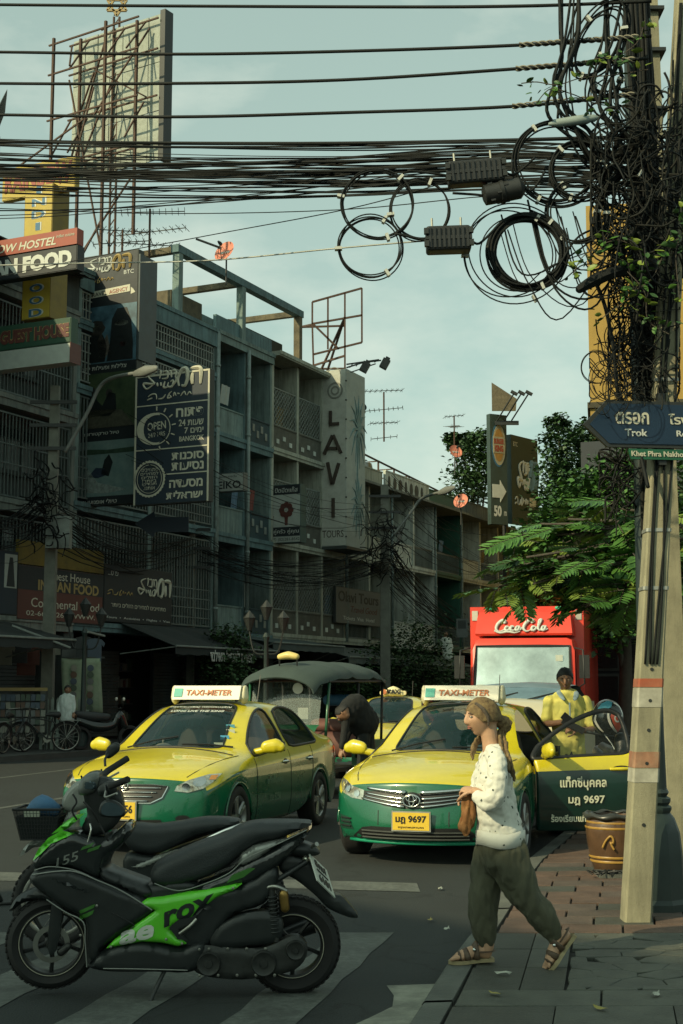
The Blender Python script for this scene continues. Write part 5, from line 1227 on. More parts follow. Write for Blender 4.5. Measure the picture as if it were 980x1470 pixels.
#      name      x      ymax  z1(arch) z4    z5    upper rows 6..9: (x, y, z)
ST = [
 (1.93,.78,.20,.60,.675,[(2.02,.66,.70),(2.08,.47,.72),(2.14,.24,.735),(2.16,0,.74)]),
 (1.80,.83,.20,.655,.735,[(1.86,.70,.775),(1.90,.48,.80),(1.94,.25,.815),(1.95,0,.82)]),
 (1.70,.86,.27,.69,.765,[(1.70,.71,.82),(1.72,.48,.85),(1.73,.25,.868),(1.73,0,.875)]),
 (1.53,.876,.585,.735,.795,[(1.53,.72,.855),(1.53,.48,.885),(1.53,.25,.905),(1.53,0,.91)]),
 (1.32,.883,.665,.765,.825,[(1.32,.73,.885),(1.32,.49,.92),(1.32,.25,.938),(1.32,0,.945)]),
 (1.11,.880,.585,.78,.852,[(1.12,.735,.905),(1.14,.50,.94),(1.17,.25,.96),(1.18,0,.968)]),
 (.95,.876,.26,.79,.875,[(.86,.745,.93),(.93,.52,.965),(1.0,.27,.985),(1.03,0,.99)]),
 (.80,.876,.20,.795,.89,[(.74,.715,.995),(.80,.50,1.035),(.86,.25,1.06),(.88,0,1.065)]),
 (.42,.878,.20,.805,.912,[(.42,.625,1.225),(.46,.43,1.27),(.50,.22,1.295),(.51,0,1.30)]),
 (.10,.880,.20,.812,.925,[(.08,.555,1.375),(.09,.40,1.415),(.12,.20,1.432),(.13,0,1.437)]),
 (-.22,.880,.20,.82,.935,[(-.22,.55,1.405),(-.22,.39,1.445),(-.22,.20,1.465),(-.22,0,1.47)]),
 (-.32,.880,.20,.822,.938,[(-.32,.55,1.408),(-.32,.39,1.447),(-.32,.20,1.467),(-.32,0,1.472)]),
 (-.95,.880,.26,.84,.955,[(-.92,.55,1.385),(-.92,.38,1.427),(-.92,.20,1.447),(-.92,0,1.452)]),
 (-1.10,.882,.585,.845,.96,[(-1.10,.555,1.355),(-1.12,.38,1.40),(-1.14,.20,1.42),(-1.15,0,1.425)]),
 (-1.32,.884,.665,.85,.968,[(-1.36,.585,1.27),(-1.38,.42,1.315),(-1.41,.21,1.335),(-1.42,0,1.34)]),
 (-1.54,.880,.585,.86,.978,[(-1.60,.635,1.145),(-1.62,.46,1.19),(-1.66,.23,1.205),(-1.67,0,1.21)]),
 (-1.72,.872,.27,.87,.985,[(-1.80,.68,1.045),(-1.86,.48,1.07),(-1.90,.25,1.085),(-1.92,0,1.09)]),
 (-1.95,.855,.20,.88,.985,[(-2.0,.69,1.035),(-2.02,.48,1.055),(-2.04,.25,1.07),(-2.05,0,1.073)]),
 (-2.16,.82,.22,.86,.965,[(-2.2,.68,1.02),(-2.24,.48,1.04),(-2.27,.25,1.052),(-2.28,0,1.056)]),
 (-2.24,.77,.25,.82,.93,[(-2.27,.66,.985),(-2.31,.46,1.0),(-2.34,.24,1.01),(-2.35,0,1.013)]),
 ]
def car_cage(low=False):
 vs = []; fs = []; labs = []; cr = []
 idx = {}
 def vert(k,p):
  idx[k] = len(vs); vs.append(p); return idx[k]
 n = len(ST)
 for i,(x,ym,z1,z4,z5,up) in enumerate(ST):
  arch = z1 > .24 and 1 <= i <= 17
  wi = ym-.07
  z2 = max(.34,z1+.045); z3 = max(.56,z1+.075 if arch else .56); z3 = min(z3,z4-.02)
  rows = [(x,.58,max(.22,z1-.02)),(x,ym-.05 if not arch else ym-.02,z1),(x,ym-.005,z2),(x,ym,z3),(x,ym-.008,z4),(x,ym-.055,z5)]
  rows += list(up)
  for j,p in enumerate(rows):
   vert((i,j,1),(p[0],p[1],p[2]))
   if j < 9: vert((i,j,-1),(p[0],-p[1],p[2]))
   else: idx[(i,j,-1)] = idx[(i,j,1)]
 for i in range(n-1):
  for j in range(9):
   for s in (1,-1):
    q = [idx[(i,j,s)],idx[(i+1,j,s)],idx[(i+1,j+1,s)],idx[(i,j+1,s)]]
    fs.append(q if s < 0 else q[::-1]); labs.append((i,j,s))
# front and rear caps: top row runs over j=5..9..5
 for i,sg in ((0,1),(n-1,-1)):
  top = [(i,j,1) for j in (5,6,7,8,9)]+[(i,j,-1) for j in (8,7,6,5)]
  ys = [vs[idx[k]][1] for k in top]
  grid = []
  for r_ in range(0,5):
   L_ = vs[idx[(i,r_,1)]]; row = [idx[(i,r_,1)]]
   for c in range(1,8):
    f_ = ys[c]/ys[0]; y = f_*L_[1]; bul = (1-abs(f_)**2.2)
    base = L_[0];
    if sg > 0: dx = {0: .18,1: .30,2: .33,3: .30,4: .255}[r_]*bul
    else: dx = -{0: .10,1: .20,2: .22,3: .19,4: .13}[r_]*bul
    vs.append((base+dx,y,L_[2]+(.012 if r_ == 4 else 0)*bul)); row.append(len(vs)-1)
   row.append(idx[(i,r_,-1)]); grid.append(row)
  grid.append([idx[k] for k in top])
  for r_ in range(5):
   for c in range(8):
    q = [grid[r_][c],grid[r_][c+1],grid[r_+1][c+1],grid[r_+1][c]]
    fs.append(q if sg > 0 else q[::-1]); labs.append(('F' if sg > 0 else 'R',r_,c))
 return vs,fs,labs,idx
GLS = {}
def car_label(l):
 if l[0] in ('F','R'):
  if l[0] == 'F': return 'yellow' if False else 'green'
  return 'green' if l[1] < 3 else 'yellow'
 i,j,s = l
 if j == 0: return 'under'
 if j in (1,2,3):
  return ('doorg' if (7 <= i <= 10) else 'green') if s > 0 else 'green'
 if j == 4: return 'doory' if (7 <= i <= 10 and s > 0) else ('green' if False else 'yellow')
 if j == 5:
  if 8 <= i <= 9: return 'glass_f'
  if i == 7: return 'glass_q'
  if 11 <= i <= 13: return 'glass_r'
  return 'yellow'
 if j == 6: return 'yellow'
 if j in (7,8):
  if 6 <= i <= 8: return 'windscreen'
  if 13 <= i <= 15: return 'rearscreen'
 return 'yellow'
ORDER = ['under','green','yellow','doorg','doory','glass_f','glass_q','glass_r','windscreen','rearscreen']
def car_meshes(lev=3,scale_z=1.0):
 vs,fs,labs,idx = car_cage()
 me = bpy.data.meshes.new('car'); me.from_pydata(vs,[],fs)
 L_ = [car_label(l) for l in labs]; mi = [ORDER.index(l) for l in L_]
 for k in range(len(ORDER)): me.materials.append(m_cy)
 me.polygons.foreach_set('material_index',mi)
# creases where glass meets paint, along the shoulder, the sill and the wheel arches
 ek = {}
 for f,l in zip(fs,labs):
  for a,b in zip(f,f[1:]+f[:1]): ek.setdefault((min(a,b),max(a,b)),[]).append(l)
 at_ = me.attributes.new('crease_edge','FLOAT','EDGE')
 vals = []
 for e in me.edges:
  k = (min(e.vertices),max(e.vertices)); ll = ek.get(k,[]); c = 0
  if len(ll) == 2:
   a,b = ll; A_,B_ = car_label(a),car_label(b)
   if ('glass' in A_) != ('glass' in B_): c = .75
   if ('screen' in A_) != ('screen' in B_): c = .75
   if a[0] not in ('F','R') and b[0] not in ('F','R'):
    js = {a[1],b[1]}
    if js == {0,1}: c = 1
    if js == {4,5} and c == 0: c = .35
    if js == {3,4}: c = .25
   if (a[0] == 'F') and (b[0] == 'F') and {a[1],b[1]} == {1,2}: c = .3
   if (a[0] == 'F') != (b[0] == 'F'):
    c = .45 if max(a[1],b[1]) >= 5 else 0
  vals.append(c)
 at_.data.foreach_set('value',vals)
 return modmesh(me,[('SUBSURF',dict(levels=lev,render_levels=lev,boundary_smooth='PRESERVE_CORNERS'))])
def split(me,ks,name,mats,matmap=None):
 """the faces of a mesh whose material slot is in ks, as a mesh of its own"""
 q = MB(); mp = {};
 for p in me.polygons:
  if p.material_index in ks:
   f = []
   for v in p.vertices:
    if v not in mp: mp[v] = len(q.v); q.v.append(tuple(me.vertices[v].co))
    f.append(mp[v])
   q.f.append(tuple(f)); q.m.append(matmap[p.material_index] if matmap else 0)
 m2 = bpy.data.meshes.new(name); m2.from_pydata(q.v,[],q.f)
 for m in mats: m2.materials.append(m)
 if matmap: m2.polygons.foreach_set('material_index',q.m)
 m2.polygons.foreach_set('use_smooth',[True]*len(m2.polygons)); return m2
def bvh_of(me): return BVHTree.FromPolygons([v.co.copy() for v in me.vertices],[tuple(p.vertices) for p in me.polygons])
def patch(bvh,outline,axis,off,name,mat_,parent,res=.03,smooth=True,thick=.0,sym=False,flip=1,**k):
 """a panel lying on the body: outline in (y,z) cast along x, (x,z) along y or (x,y) along z"""
 vs,tris,_ = fill(outline,res); P = []
 for p in vs:
  if axis == 'x': o,d = V((4*flip,p.x,p.y)),V((-flip,0,0))
  elif axis == 'y': o,d = V((p.x,4*flip,p.y)),V((0,-flip,0))
  else: o,d = V((p.x,p.y,4)),V((0,0,-1))
  hit = bvh.ray_cast(o,d)
  if hit[0] is None:
   c = bvh.find_nearest(V((1.9*flip,p.x,p.y)) if axis == 'x' else (V((p.x,.8*flip,p.y)) if axis == 'y' else V((p.x,p.y,1.2)))); P.append(c[0]-d*off)
  else: P.append(hit[0]-d*off)
 me = bpy.data.meshes.new(name); T_ = [tuple(t) for t in tris]
 n = len(P)
 if thick:
  d_ = {'x': V((flip,0,0)),'y': V((0,flip,0)),'z': V((0,0,1))}[axis]
  P2 = P+[p-d_*thick for p in P]; T2 = T_+[tuple(n+i for i in reversed(t)) for t in T_]
  ec = {}
  for t in T_:
   for a,b in zip(t,t[1:]+t[:1]): ec[(a,b)] = 1
  for (a,b) in list(ec):
   if (b,a) not in ec: T2.append((a,b,n+b,n+a))
  me.from_pydata([tuple(p) for p in P2],[],T2)
 else: me.from_pydata([tuple(p) for p in P],[],T_)
 me.materials.append(mat_); fixn(me)
 if smooth: shade(me,50)
 return link(name,me,parent,**k)
def edgeloop(me,ks):
 """boundary of a set of material slots as point chains"""
 cnt = {}
 for p in me.polygons:
  if p.material_index in ks:
   vv = list(p.vertices)
   for a,b in zip(vv,vv[1:]+vv[:1]): cnt[(a,b)] = 1
 nx = {a: b for (a,b) in cnt if (b,a) not in cnt}; out = []
 while nx:
  a = next(iter(nx)); ch = [a];
  while a in nx:
   b = nx.pop(a); ch.append(b); a = b
  out.append([me.vertices[i].co.copy() for i in ch[:-1]])
 return out
def wheel(parent,c,side,r=.315,w_=.205,spokes=5,twin=True,nm='wheel',alloy=None,dark=False,steer=0):
 T = MB(); hw = w_/2
 tp = [(r*.66,-hw*.8),(r*.72,-hw),(r*.90,-hw*1.02),(r*.975,-hw*.86),(r,-hw*.5),(r,0),(r,hw*.5),(r*.975,hw*.86),(r*.90,hw*1.02),(r*.72,hw),(r*.66,hw*.8)]
 mt = Matrix.Translation(c) @ Matrix.Rotation(steer,4,'Z') @ Matrix.Rotation(-PI/2*side,4,'X')
 T.lathe(tp,40,mt,cap=False); t = T.build(nm,m_rub,parent,smooth=50)
 al = alloy or m_alw
 Rm = MB(); Rm.lathe([(r*.69,hw*.86),(r*.665,hw*.92),(r*.62,hw*.80),(r*.60,hw*.2),(r*.60,-hw*.6)],36,mt,cap=False); Rm.build('rim',al,t,smooth=50)
 B_ = MB(); B_.lathe([(r*.60,hw*.1),(.001,hw*.1)],24,mt,cap=False); B_.build('brake_shadow_disc' if False else 'brake_disc',m_trim,t)
 H = MB(); H.lathe([(r*.17,hw*.3),(r*.17,hw*.72),(r*.13,hw*.78),(.001,hw*.8)],16,mt,cap=False); H.build('hub',al,t,smooth=40)
 for k in range(spokes):
  a = 2*PI*k/spokes
  q = MB()
  for da in ((-.13,.13) if twin else (0,)):
   p0 = mt @ V((r*.12*math.cos(a),r*.12*math.sin(a),hw*.66)); p1 = mt @ V((r*.64*math.cos(a+da),r*.64*math.sin(a+da),hw*.80))
   q.tube([p0,p1],[r*.085,r*.06],6)
  q.build('spoke',al,t,smooth=30)
 return t
CAR = car_meshes(); CARB = bvh_of(CAR)
def rounded(x0,x1,y0,y1,r,n=4):
 o = []
 for cx,cy,a0 in ((x1-r,y1-r,0),(x0+r,y1-r,PI/2),(x0+r,y0+r,PI),(x1-r,y0+r,3*PI/2)):
  for k in range(n+1): a = a0+PI/2*k/n; o.append((cx+r*math.cos(a),cy+r*math.sin(a)))
 return o
mir = lambda P: [(-a,b) for a,b in reversed(P)]
def emblem(parent,x,z,s,tilt=.25):
 T = None
 for k,(rx,rz,tk) in enumerate(((1,.68,.09),(.62,.36,.08),(.3,.62,.08))):
  q = MB(); oz = (0,.26,0)[k]; q.tube([(x+.01*math.cos(t)*0+.012-.02*(rz*math.sin(t)+oz)*s*3,rx*s*math.cos(t),z+(rz*math.sin(t)+oz)*s) for t in [2*PI*i/28 for i in range(28)]],tk*s,5,closed=True)
  q.build('emblem_oval',m_chr,parent,smooth=True)
def plate_obj(parent,x,y,z,text,sub,w_=.35,h=.16,m=None,tilt=0,chars=True):
 T = MB(); T.box(x-.012,x,y-w_/2-.012,y+w_/2+.012,z-h/2-.012,z+h/2+.012); t = T.build('number_plate',m_alu,parent)
 q = MB(); q.box(x,x+.004,y-w_/2,y+w_/2,z-h/2,z+h/2); q.build('plate_face',m or m_ply,t)
 f = frame((x+.006,y,z+.015),(0,1,0),(0,0,1))
 me = glyphs(text,w_*.84,h*.48,bold=.03); me.materials.clear(); me.materials.append(m_trim); me.transform(f); link('lettering',me,t)
 f = frame((x+.006,y,z-h*.36),(0,1,0),(0,0,1)); me = glyphs(sub,w_*.7,h*.13); me.materials.clear(); me.materials.append(m_trim); me.transform(f); link('lettering',me,t)
 return t
def cabin(T,dash=True,lhd=False):
 s = -1   # right-hand drive
 q = MB(); limb(q,[(.62,-.62,.80),(.66,-.2,.84),(.66,.2,.83),(.62,.62,.80)],[.10,.13,.13,.10],10,flat=1.6); q.build('dashboard',m_int,T,smooth=True)
 q = MB(); q.tube([(.42+.06*math.sin(a),-.37+.18*math.cos(a),.90+.17*math.sin(a)) for a in [2*PI*i/24 for i in range(24)]],.015,6,closed=True); q.tube([(.42,-.53,.9),(.42,-.21,.9)],.018,5); q.build('steering_wheel',m_trim,T,smooth=True)
 for y in (-.37,.37):
  q = MB(); limb(q,[(-.25,y,.45),(-.35,y,.75),(-.42,y,1.02)],[.2,.22,.17],10,flat=.5,up=(0,1,0)); limb(q,[(-.44,y,1.12),(-.45,y,1.22)],[.09,.07],8,flat=.6,up=(0,1,0)); q.build('seat',M('seat_vinyl',(.16,.15,.12),.7),T,smooth=True)
 q = MB(); limb(q,[(-1.0,-.5,.9),(-1.02,0,.95),(-1.0,.5,.9)],[.18,.2,.18],8); q.build('rear_seat',m_int,T,smooth=True)
 q = MB(); limb(q,[(.28,-.05,1.30),(.27,0,1.31),(.28,.05,1.30)],[.03,.04,.03],8); q.build('rear_view_mirror',m_trim,T,smooth=True)
 q = MB(); q.box(-1.3,.75,-.7,.7,.3,.34); q.build('cabin_floor',m_trim,T)
def mirror_part(T,side,body,off=0):
 q = MB(); limb(q,[(.66,side*.80,.93),(.67,side*.90,.955)],[.04,.035],8); limb(q,[(.68,side*.93,.985),(.66,side*1.02,.995),(.66,side*1.07,.985)],[.066,.078,.055],12,flat=.62,up=(0,0,1))
 o = q.build('door_mirror',body,T,smooth=True)
 g_ = MB(); g_.box(.585,.60,side*.92,side*1.10,.94,1.04); g_.build('mirror_glass',m_gl2,o)
 return o
def roof_sign(T,text,w_=.80,mark='teal'):
 S_ = MB(); S_.prism([(-.13,1.475),(.13,1.472),(.065,1.625),(-.065,1.625)],-w_/2,w_/2,lambda a,b,c: (a,c,b)); o = S_.build('roof_sign',m_off,T)
 n = V((.153,0,.065)).normalized(); up = V((-.065,0,.153)).normalized(); c = V((.102,0,1.548))+n*.004
 f = frame(c+V((0,w_*.04,0)),(0,1,0),up); me = glyphs(text,w_*.68,.066,bold=.02,shear=.1); me.materials.clear(); me.materials.append(M('sign_letter_red',(.40,.13,.04),.5)); me.transform(f); link('lettering',me,o)
 q = MB(); cc = c+V((0,-w_*.42,0)); u = V((0,1,0)); q.face([cc-u*.05-up*.05,cc+u*.05-up*.05,cc+u*.05+up*.05,cc-u*.05+up*.05]); q.build('sign_logo',M('sign_logo_teal',(.06,.34,.28),.5),o)
 for s in (-1,1):
  q = MB(); limb(q,[(0,s*(w_/2+.015),1.50),(0,s*(w_/2+.02),1.57)],[.085,.06],10,flat=.5,up=(1,0,0)); q.build('sign_end',M('sign_end_cream',(.56,.52,.36),.4),o,smooth=True)
  q = MB(); q.bar((.0,s*w_*.4,1.45),(.0,s*w_*.4,1.49),.03); q.build('sign_foot',m_trim,o)
def sedan(name,label,loc,heading,kind,plate,roof='TAXI-METER',door_open=0,detail=True,green=None,yellow=None,group='yellow and green taxis'):
 """heading: world direction the nose points to"""
 T = thing(name,label,'taxi',loc,math.atan2(heading[1],heading[0]),group)
 mg,my = green or m_cg,yellow or m_cy; O = ORDER.index
 ks = [O('under'),O('green'),O('yellow')];
 if not door_open: ks += [O('doorg'),O('doory')]
 mm = {O('under'): 2,O('green'): 0,O('yellow'): 1,O('doorg'): 0,O('doory'): 1}
 link('body',split(CAR,ks,'body',[mg,my,m_trim],mm),T)
 link('windscreen',split(CAR,[O('windscreen')],'windscreen',[m_glass]),T)
 link('rear_window',split(CAR,[O('rearscreen')],'rear_window',[m_glass]),T)
 sd_ = split(CAR,[O('glass_f'),O('glass_q'),O('glass_r')],'side_window',[m_glass])
# left and right side glass as separate parts
 for key in ('glass_f','glass_r','glass_q'):
  for s in (1,-1):
   if door_open and s > 0 and key != 'glass_r': continue
   q = MB(); mp = {}
   for p in CAR.polygons:
    if p.material_index == O(key) and p.center.y*s > 0:
     f = []
     for v in p.vertices:
      if v not in mp: mp[v] = len(q.v); q.v.append(tuple(CAR.vertices[v].co))
      f.append(mp[v])
     q.f.append(tuple(f)); q.m.append(0)
   m2 = bpy.data.meshes.new('side_window'); m2.from_pydata(q.v,[],q.f); m2.materials.append(m_glass); m2.polygons.foreach_set('use_smooth',[True]*len(m2.polygons)); link('side_window',m2,T)
 for key in (['windscreen'],['rearscreen'],['glass_f','glass_q'],['glass_r']):
  for ch in edgeloop(CAR,[O(k) for k in key]):
   if len(ch) < 8: continue
   cy = sum(p.y for p in ch)/len(ch)
   if door_open and key[0] == 'glass_f' and cy > 0: continue
   q = MB(); q.tube(ch[::2],.013 if 'screen' in key[0] else .016,5,closed=True); q.build('window_seal',m_trim,T,smooth=True)
 cabin(T)
 bb = CARB
 for x in (1.32,-1.32):
  for s in (1,-1):
   wheel(T,(x,s*.775,.312),s,spokes=5 if kind == 1 else 7,twin=kind == 1)
   q = MB(); pts = [(x+.36*math.cos(a),s*.60,.30+.36*math.sin(a)) for a in [PI*i/14 for i in range(15)]]
   q.quadgrid([[p for p in pts],[(p[0],s*.872,p[2]) for p in pts]]); q.face([(p[0],s*.60,p[2]) for p in pts]); q.build('wheel_arch_liner',m_trim,T)
   q = MB(); q.tube([(x+.352*math.cos(a)*1.0,s*(.873-.004*abs(math.cos(a))),.305+.352*math.sin(a)) for a in [PI*.02+PI*.96*i/16 for i in range(17)]],.012,5); q.build('arch_lip',mg,T,smooth=True)
# panel gaps and handles
 def seam(pts,side,r=.0045):
  c = []
  for x,z in pts:
   h = bb.ray_cast(V((x,3*side,z)),V((0,-side,0)));
   if h[0]: c.append(h[0]+V((0,side*.001,0)))
  q = MB(); q.tube(c,r,4); q.build('panel_gap',m_trim,T)
 for s in (1,-1):
  if not (door_open and s > 0): seam([(.80,.22+.65*k/10) for k in range(11)],s); seam([(.80-1.07*k/20,.22) for k in range(21)],s)
  seam([(-.27,.22+.70*k/10) for k in range(11)],s); seam([(-1.05-.0*k+.12*max(0,(6-k))/6,.30+.64*k/10) for k in range(11)],s)
  for hx in (-.10,-.95):
   if door_open and s > 0 and hx > -.5: continue
   h = bb.ray_cast(V((hx,3*s,.80)),V((0,-s,0))); c = h[0]
   q = MB(); limb(q,[c+V((.09,s*.008,0)),c+V((0,s*.028,.003)),c+V((-.09,s*.008,0))],[.014,.017,.014],8); q.build('door_handle',m_chr if kind == 1 else my,T,smooth=True)
   patch(bb,[(hx+.07*math.cos(a),.80+.032*math.sin(a)) for a in [2*PI*i/14 for i in range(14)]],'y',.002,'handle_cup',m_trim,T,.03,flip=s)
  if not (door_open and s > 0): mirror_part(T,s,my)
# hood line and wiper
 def seamz(pts,r=.005,m=m_trim,nm='panel_gap',off=.001):
  c = []
  for x,y in pts:
   h = bb.ray_cast(V((x,y,3)),V((0,0,-1)));
   if h[0]: c.append(h[0]+V((0,0,off)))
  q = MB(); q.tube(c,r,4); q.build(nm,m,T)
 for s in (1,-1): seamz([(x_,s*y_) for x_,y_ in ((1.02,.74),(1.3,.70),(1.6,.665),(1.85,.62),(1.98,.58))])
 seamz([(1.08,y) for y in [-.70+.14*k for k in range(11)]],.012);
 for s in (-.52,.10):
  q = MB(); a = bb.ray_cast(V((1.0,s,3)),V((0,0,-1)))[0]; b_ = bb.ray_cast(V((.86,s+.52,3)),V((0,0,-1)))[0]; q.tube([a+V((0,0,.02)),(a+b_)/2+V((0,0,.03)),b_+V((0,0,.015))],.009,5); q.build('wiper',m_trim,T)
# front
 if kind == 1:    # older car: rounded corner lamps, separate chrome-barred grille in a green nose
  lamp = [(.50,.615),(.62,.60),(.74,.635),(.80,.70),(.815,.765),(.74,.765),(.62,.72),(.52,.665)]
  for P_,s in ((lamp,1),(mir(lamp),-1)):
   o = patch(bb,P_,'x',.010,'headlight',m_lens,T,.025,thick=.03)
   for (cy,cz,r_) in ((.60*s,.655,.035),(.70*s,.70,.045)): patch(bb,[(cy+r_*math.cos(a),cz+r_*math.sin(a)) for a in [2*PI*i/14 for i in range(14)]],'x',.016,'lamp_reflector',m_chr,o,.03)
   patch(bb,[(s*y,z) for y,z in ((.76,.715),(.80,.715),(.805,.755),(.76,.755))][::s],'x',.016,'indicator',m_amb,o,.03)
  gr = [(-.44,.66),(-.40,.555),(-.30,.505),(.30,.505),(.40,.555),(.44,.66),(.30,.675),(-.30,.675)]
  o = patch(bb,gr,'x',.004,'grille',m_trim,T,.03)
  for k in range(4):
   z = .525+.04*k; hw = .27+.035*k; q = MB(); pts = [bb.ray_cast(V((4,y,z)),V((-1,0,0)))[0]+V((.014,0,0)) for y in [hw*(-1+2*i/14) for i in range(15)]]; q.tube(pts,.0075,5); q.build('grille_bar',m_chr,o,smooth=True)
  pts = [bb.ray_cast(V((4,y,z)),V((-1,0,0)))[0]+V((.01,0,0)) for y,z in [(a.x,a.y) for a in [V(gr[i]).lerp(V(gr[(i+1) % 8]),t/4) for i in range(8) for t in range(4)]]]; q = MB(); q.tube(pts,.008,5,closed=True); q.build('grille_rim',m_chr,o)
  ex = bb.ray_cast(V((4,0,.67)),V((-1,0,0)))[0].x
  emblem(T,ex+.018,.665,.062); low_ = [(-.42,.25),(.42,.25),(.40,.35),(-.40,.35)]
  patch(bb,low_,'x',.004,'lower_intake',m_trim,T,.04)
  plate_obj(T,bb.ray_cast(V((4,0,.44)),V((-1,0,0)))[0].x+.03,0,.435,plate,'กรุงเทพมหานคร')
  for s in (1,-1): patch(bb,[(s*.58+.06*math.cos(a),.36+.03*math.sin(a)) for a in [2*PI*i/12 for i in range(12)]],'x',.004,'fog_lamp_recess',m_trim,T,.04)
  seamx = [(y,.645+.0*abs(y)) for y in []]
 else:           # newer car: slim lamps joined by a chrome-winged grille
  lamp = [(.50,.575),(.62,.585),(.74,.63),(.81,.71),(.80,.75),(.72,.735),(.60,.69),(.49,.66)]
  for P_,s in ((lamp,1),(mir(lamp),-1)):
   o = patch(bb,P_,'x',.010,'headlight',m_lens,T,.025,thick=.03)
   for (cy,cz,r_) in ((.57*s,.63,.032),(.68*s,.675,.042)): patch(bb,[(cy+r_*math.cos(a),cz+r_*math.sin(a)) for a in [2*PI*i/14 for i in range(14)]],'x',.016,'lamp_reflector',m_chr,o,.03)
  gr = [(-.54,.655),(-.50,.60),(-.28,.535),(-.12,.515),(.12,.515),(.28,.535),(.50,.60),(.54,.655),(.20,.655),(0,.645),(-.20,.655)]
  o = patch(bb,gr,'x',.006,'grille',m_trim,T,.03)
  for zf,th in ((0,.012),(1,.009),(2,.012),(3,.022)):
   for s in (1,-1):
    pts = []
    for i in range(11):
     y = .07+(.44-.02*zf)*i/10; z = .53+.034*zf+(.06-.010*zf)*(i/10)**1.3+(0 if zf < 3 else .02)
     h = bb.ray_cast(V((4,s*y,z)),V((-1,0,0)))[0]; pts.append(h+V((.016,0,0)))
    q = MB(); q.tube(pts,[th*(1.1-.5*i/10) for i in range(11)],6); q.build('grille_bar',m_chr,o,smooth=True)
  ex = bb.ray_cast(V((4,0,.59)),V((-1,0,0)))[0].x
  q = MB(); q.lathe([(.001,.02),(.085,.012),(.09,0)],24,Matrix.Translation((ex+.016,0,.59)) @ Matrix.Scale(.78,4,(0,0,1)) @ Matrix.Rotation(PI/2,4,'Y')); q.build('emblem_disc',m_trim,T,smooth=True)
  emblem(T,ex+.042,.585,.078)
  it = [(-.62,.235),(-.50,.215),(.50,.215),(.62,.235),(.50,.33),(.40,.345),(-.40,.345),(-.50,.33)]
  o = patch(bb,it,'x',.005,'lower_intake',m_trim,T,.04)
  for z in (.245,.275,.305):
   pts = [bb.ray_cast(V((4,y,z)),V((-1,0,0)))[0]+V((.014,0,0)) for y in [.5*(-1+2*i/12) for i in range(13)]]; q = MB(); q.tube(pts,.008,4); q.build('intake_slat',M('slat_grey',(.05,.055,.05),.5),o)
  for s in (1,-1):
   P_ = [(.60,.30),(.76,.30),(.77,.43),(.66,.41)]; P_ = P_ if s > 0 else mir(P_); o2 = patch(bb,P_,'x',.005,'fog_lamp_recess',M('recess_green_black',(.008,.04,.025),.5),T,.04)
   for z in (.33,.365,.40): pts = [bb.ray_cast(V((4,s*y,z)),V((-1,0,0)))[0]+V((.012,0,0)) for y in (.63,.67,.71,.75)]; q = MB(); q.tube(pts,.007,4); q.build('recess_slat',m_trim,o2)
  P_ = [(-.30,.36),(.30,.36),(.33,.50),(-.33,.50)]
  for ln in (((-.33,.36),(-.33,.49)),((.33,.36),(.33,.49))): pts = [bb.ray_cast(V((4,a[0],a[1]+(b_[1]-a[1])*t/4)),V((-1,0,0)))[0] for a,b_ in (ln,) for t in range(5)]; q = MB(); q.tube(pts,.005,4); q.build('bumper_crease',m_trim,T)
  plate_obj(T,bb.ray_cast(V((4,0,.40)),V((-1,0,0)))[0].x+.03,0,.405,plate,'กรุงเทพมหานคร',.34,.155)
  q = MB(); pts = [bb.ray_cast(V((4,y,.215)),V((-1,0,0)))[0]+V((.0,0,-.012)) for y in [.66*(-1+2*i/14) for i in range(15)]]; q.tube(pts,.018,6); q.build('bumper_lip',M('lip_green',(.01,.22,.12),.35),T,smooth=True)
# hood front edge: dark gap between yellow hood and green nose
 pts = []
 for y in [.62*(-1+2*i/24) for i in range(25)]:
  h = bb.ray_cast(V((4,y,.70-.0*abs(y))),V((-1,0,0)))
# rear
 for s in (1,-1):
  P_ = [(.50,.74),(.74,.72),(.77,.92),(.56,.95)]; P_ = P_ if s > 0 else mir(P_); patch(bb,P_,'x',.010,'tail_lamp',m_redl,T,.04,thick=.03,flip=-1)
  P_ = [(-2.22,.72),(-2.0,.76),(-1.98,.90),(-2.2,.93)]; patch(bb,P_,'y',.008,'tail_lamp',m_redl,T,.04,thick=.02,flip=s)
 q = MB(); q.tube([(-1.05,.18,1.45),(-1.15,.18,1.75)],.005,4); q.build('aerial',m_trim,T)
 if roof: roof_sign(T,roof)
# papers inside the windscreen
 for (y,z,c) in ((.48,1.08,(.05,.25,.42)),(.50,1.14,(.35,.38,.3)),(.47,1.19,(.05,.22,.3)),(.46,1.01,(.2,.25,.2))):
  h = bb.ray_cast(V((4,y,z)),V((-1,0,0)))[0]; q = MB(); q.box(h.x+.003,h.x+.005,y-.05,y+.05,z-.022,z+.022); q.build('windscreen_sticker',M('sticker_%d' % int(z*100),c,.5),T)
 return T
t1 = sedan('taxi','left yellow and green taxi with TAXI-METER roof sign and plate ending 56',(-1.475,15.74,0),(-.29,-.957),1,'ทน 3256')
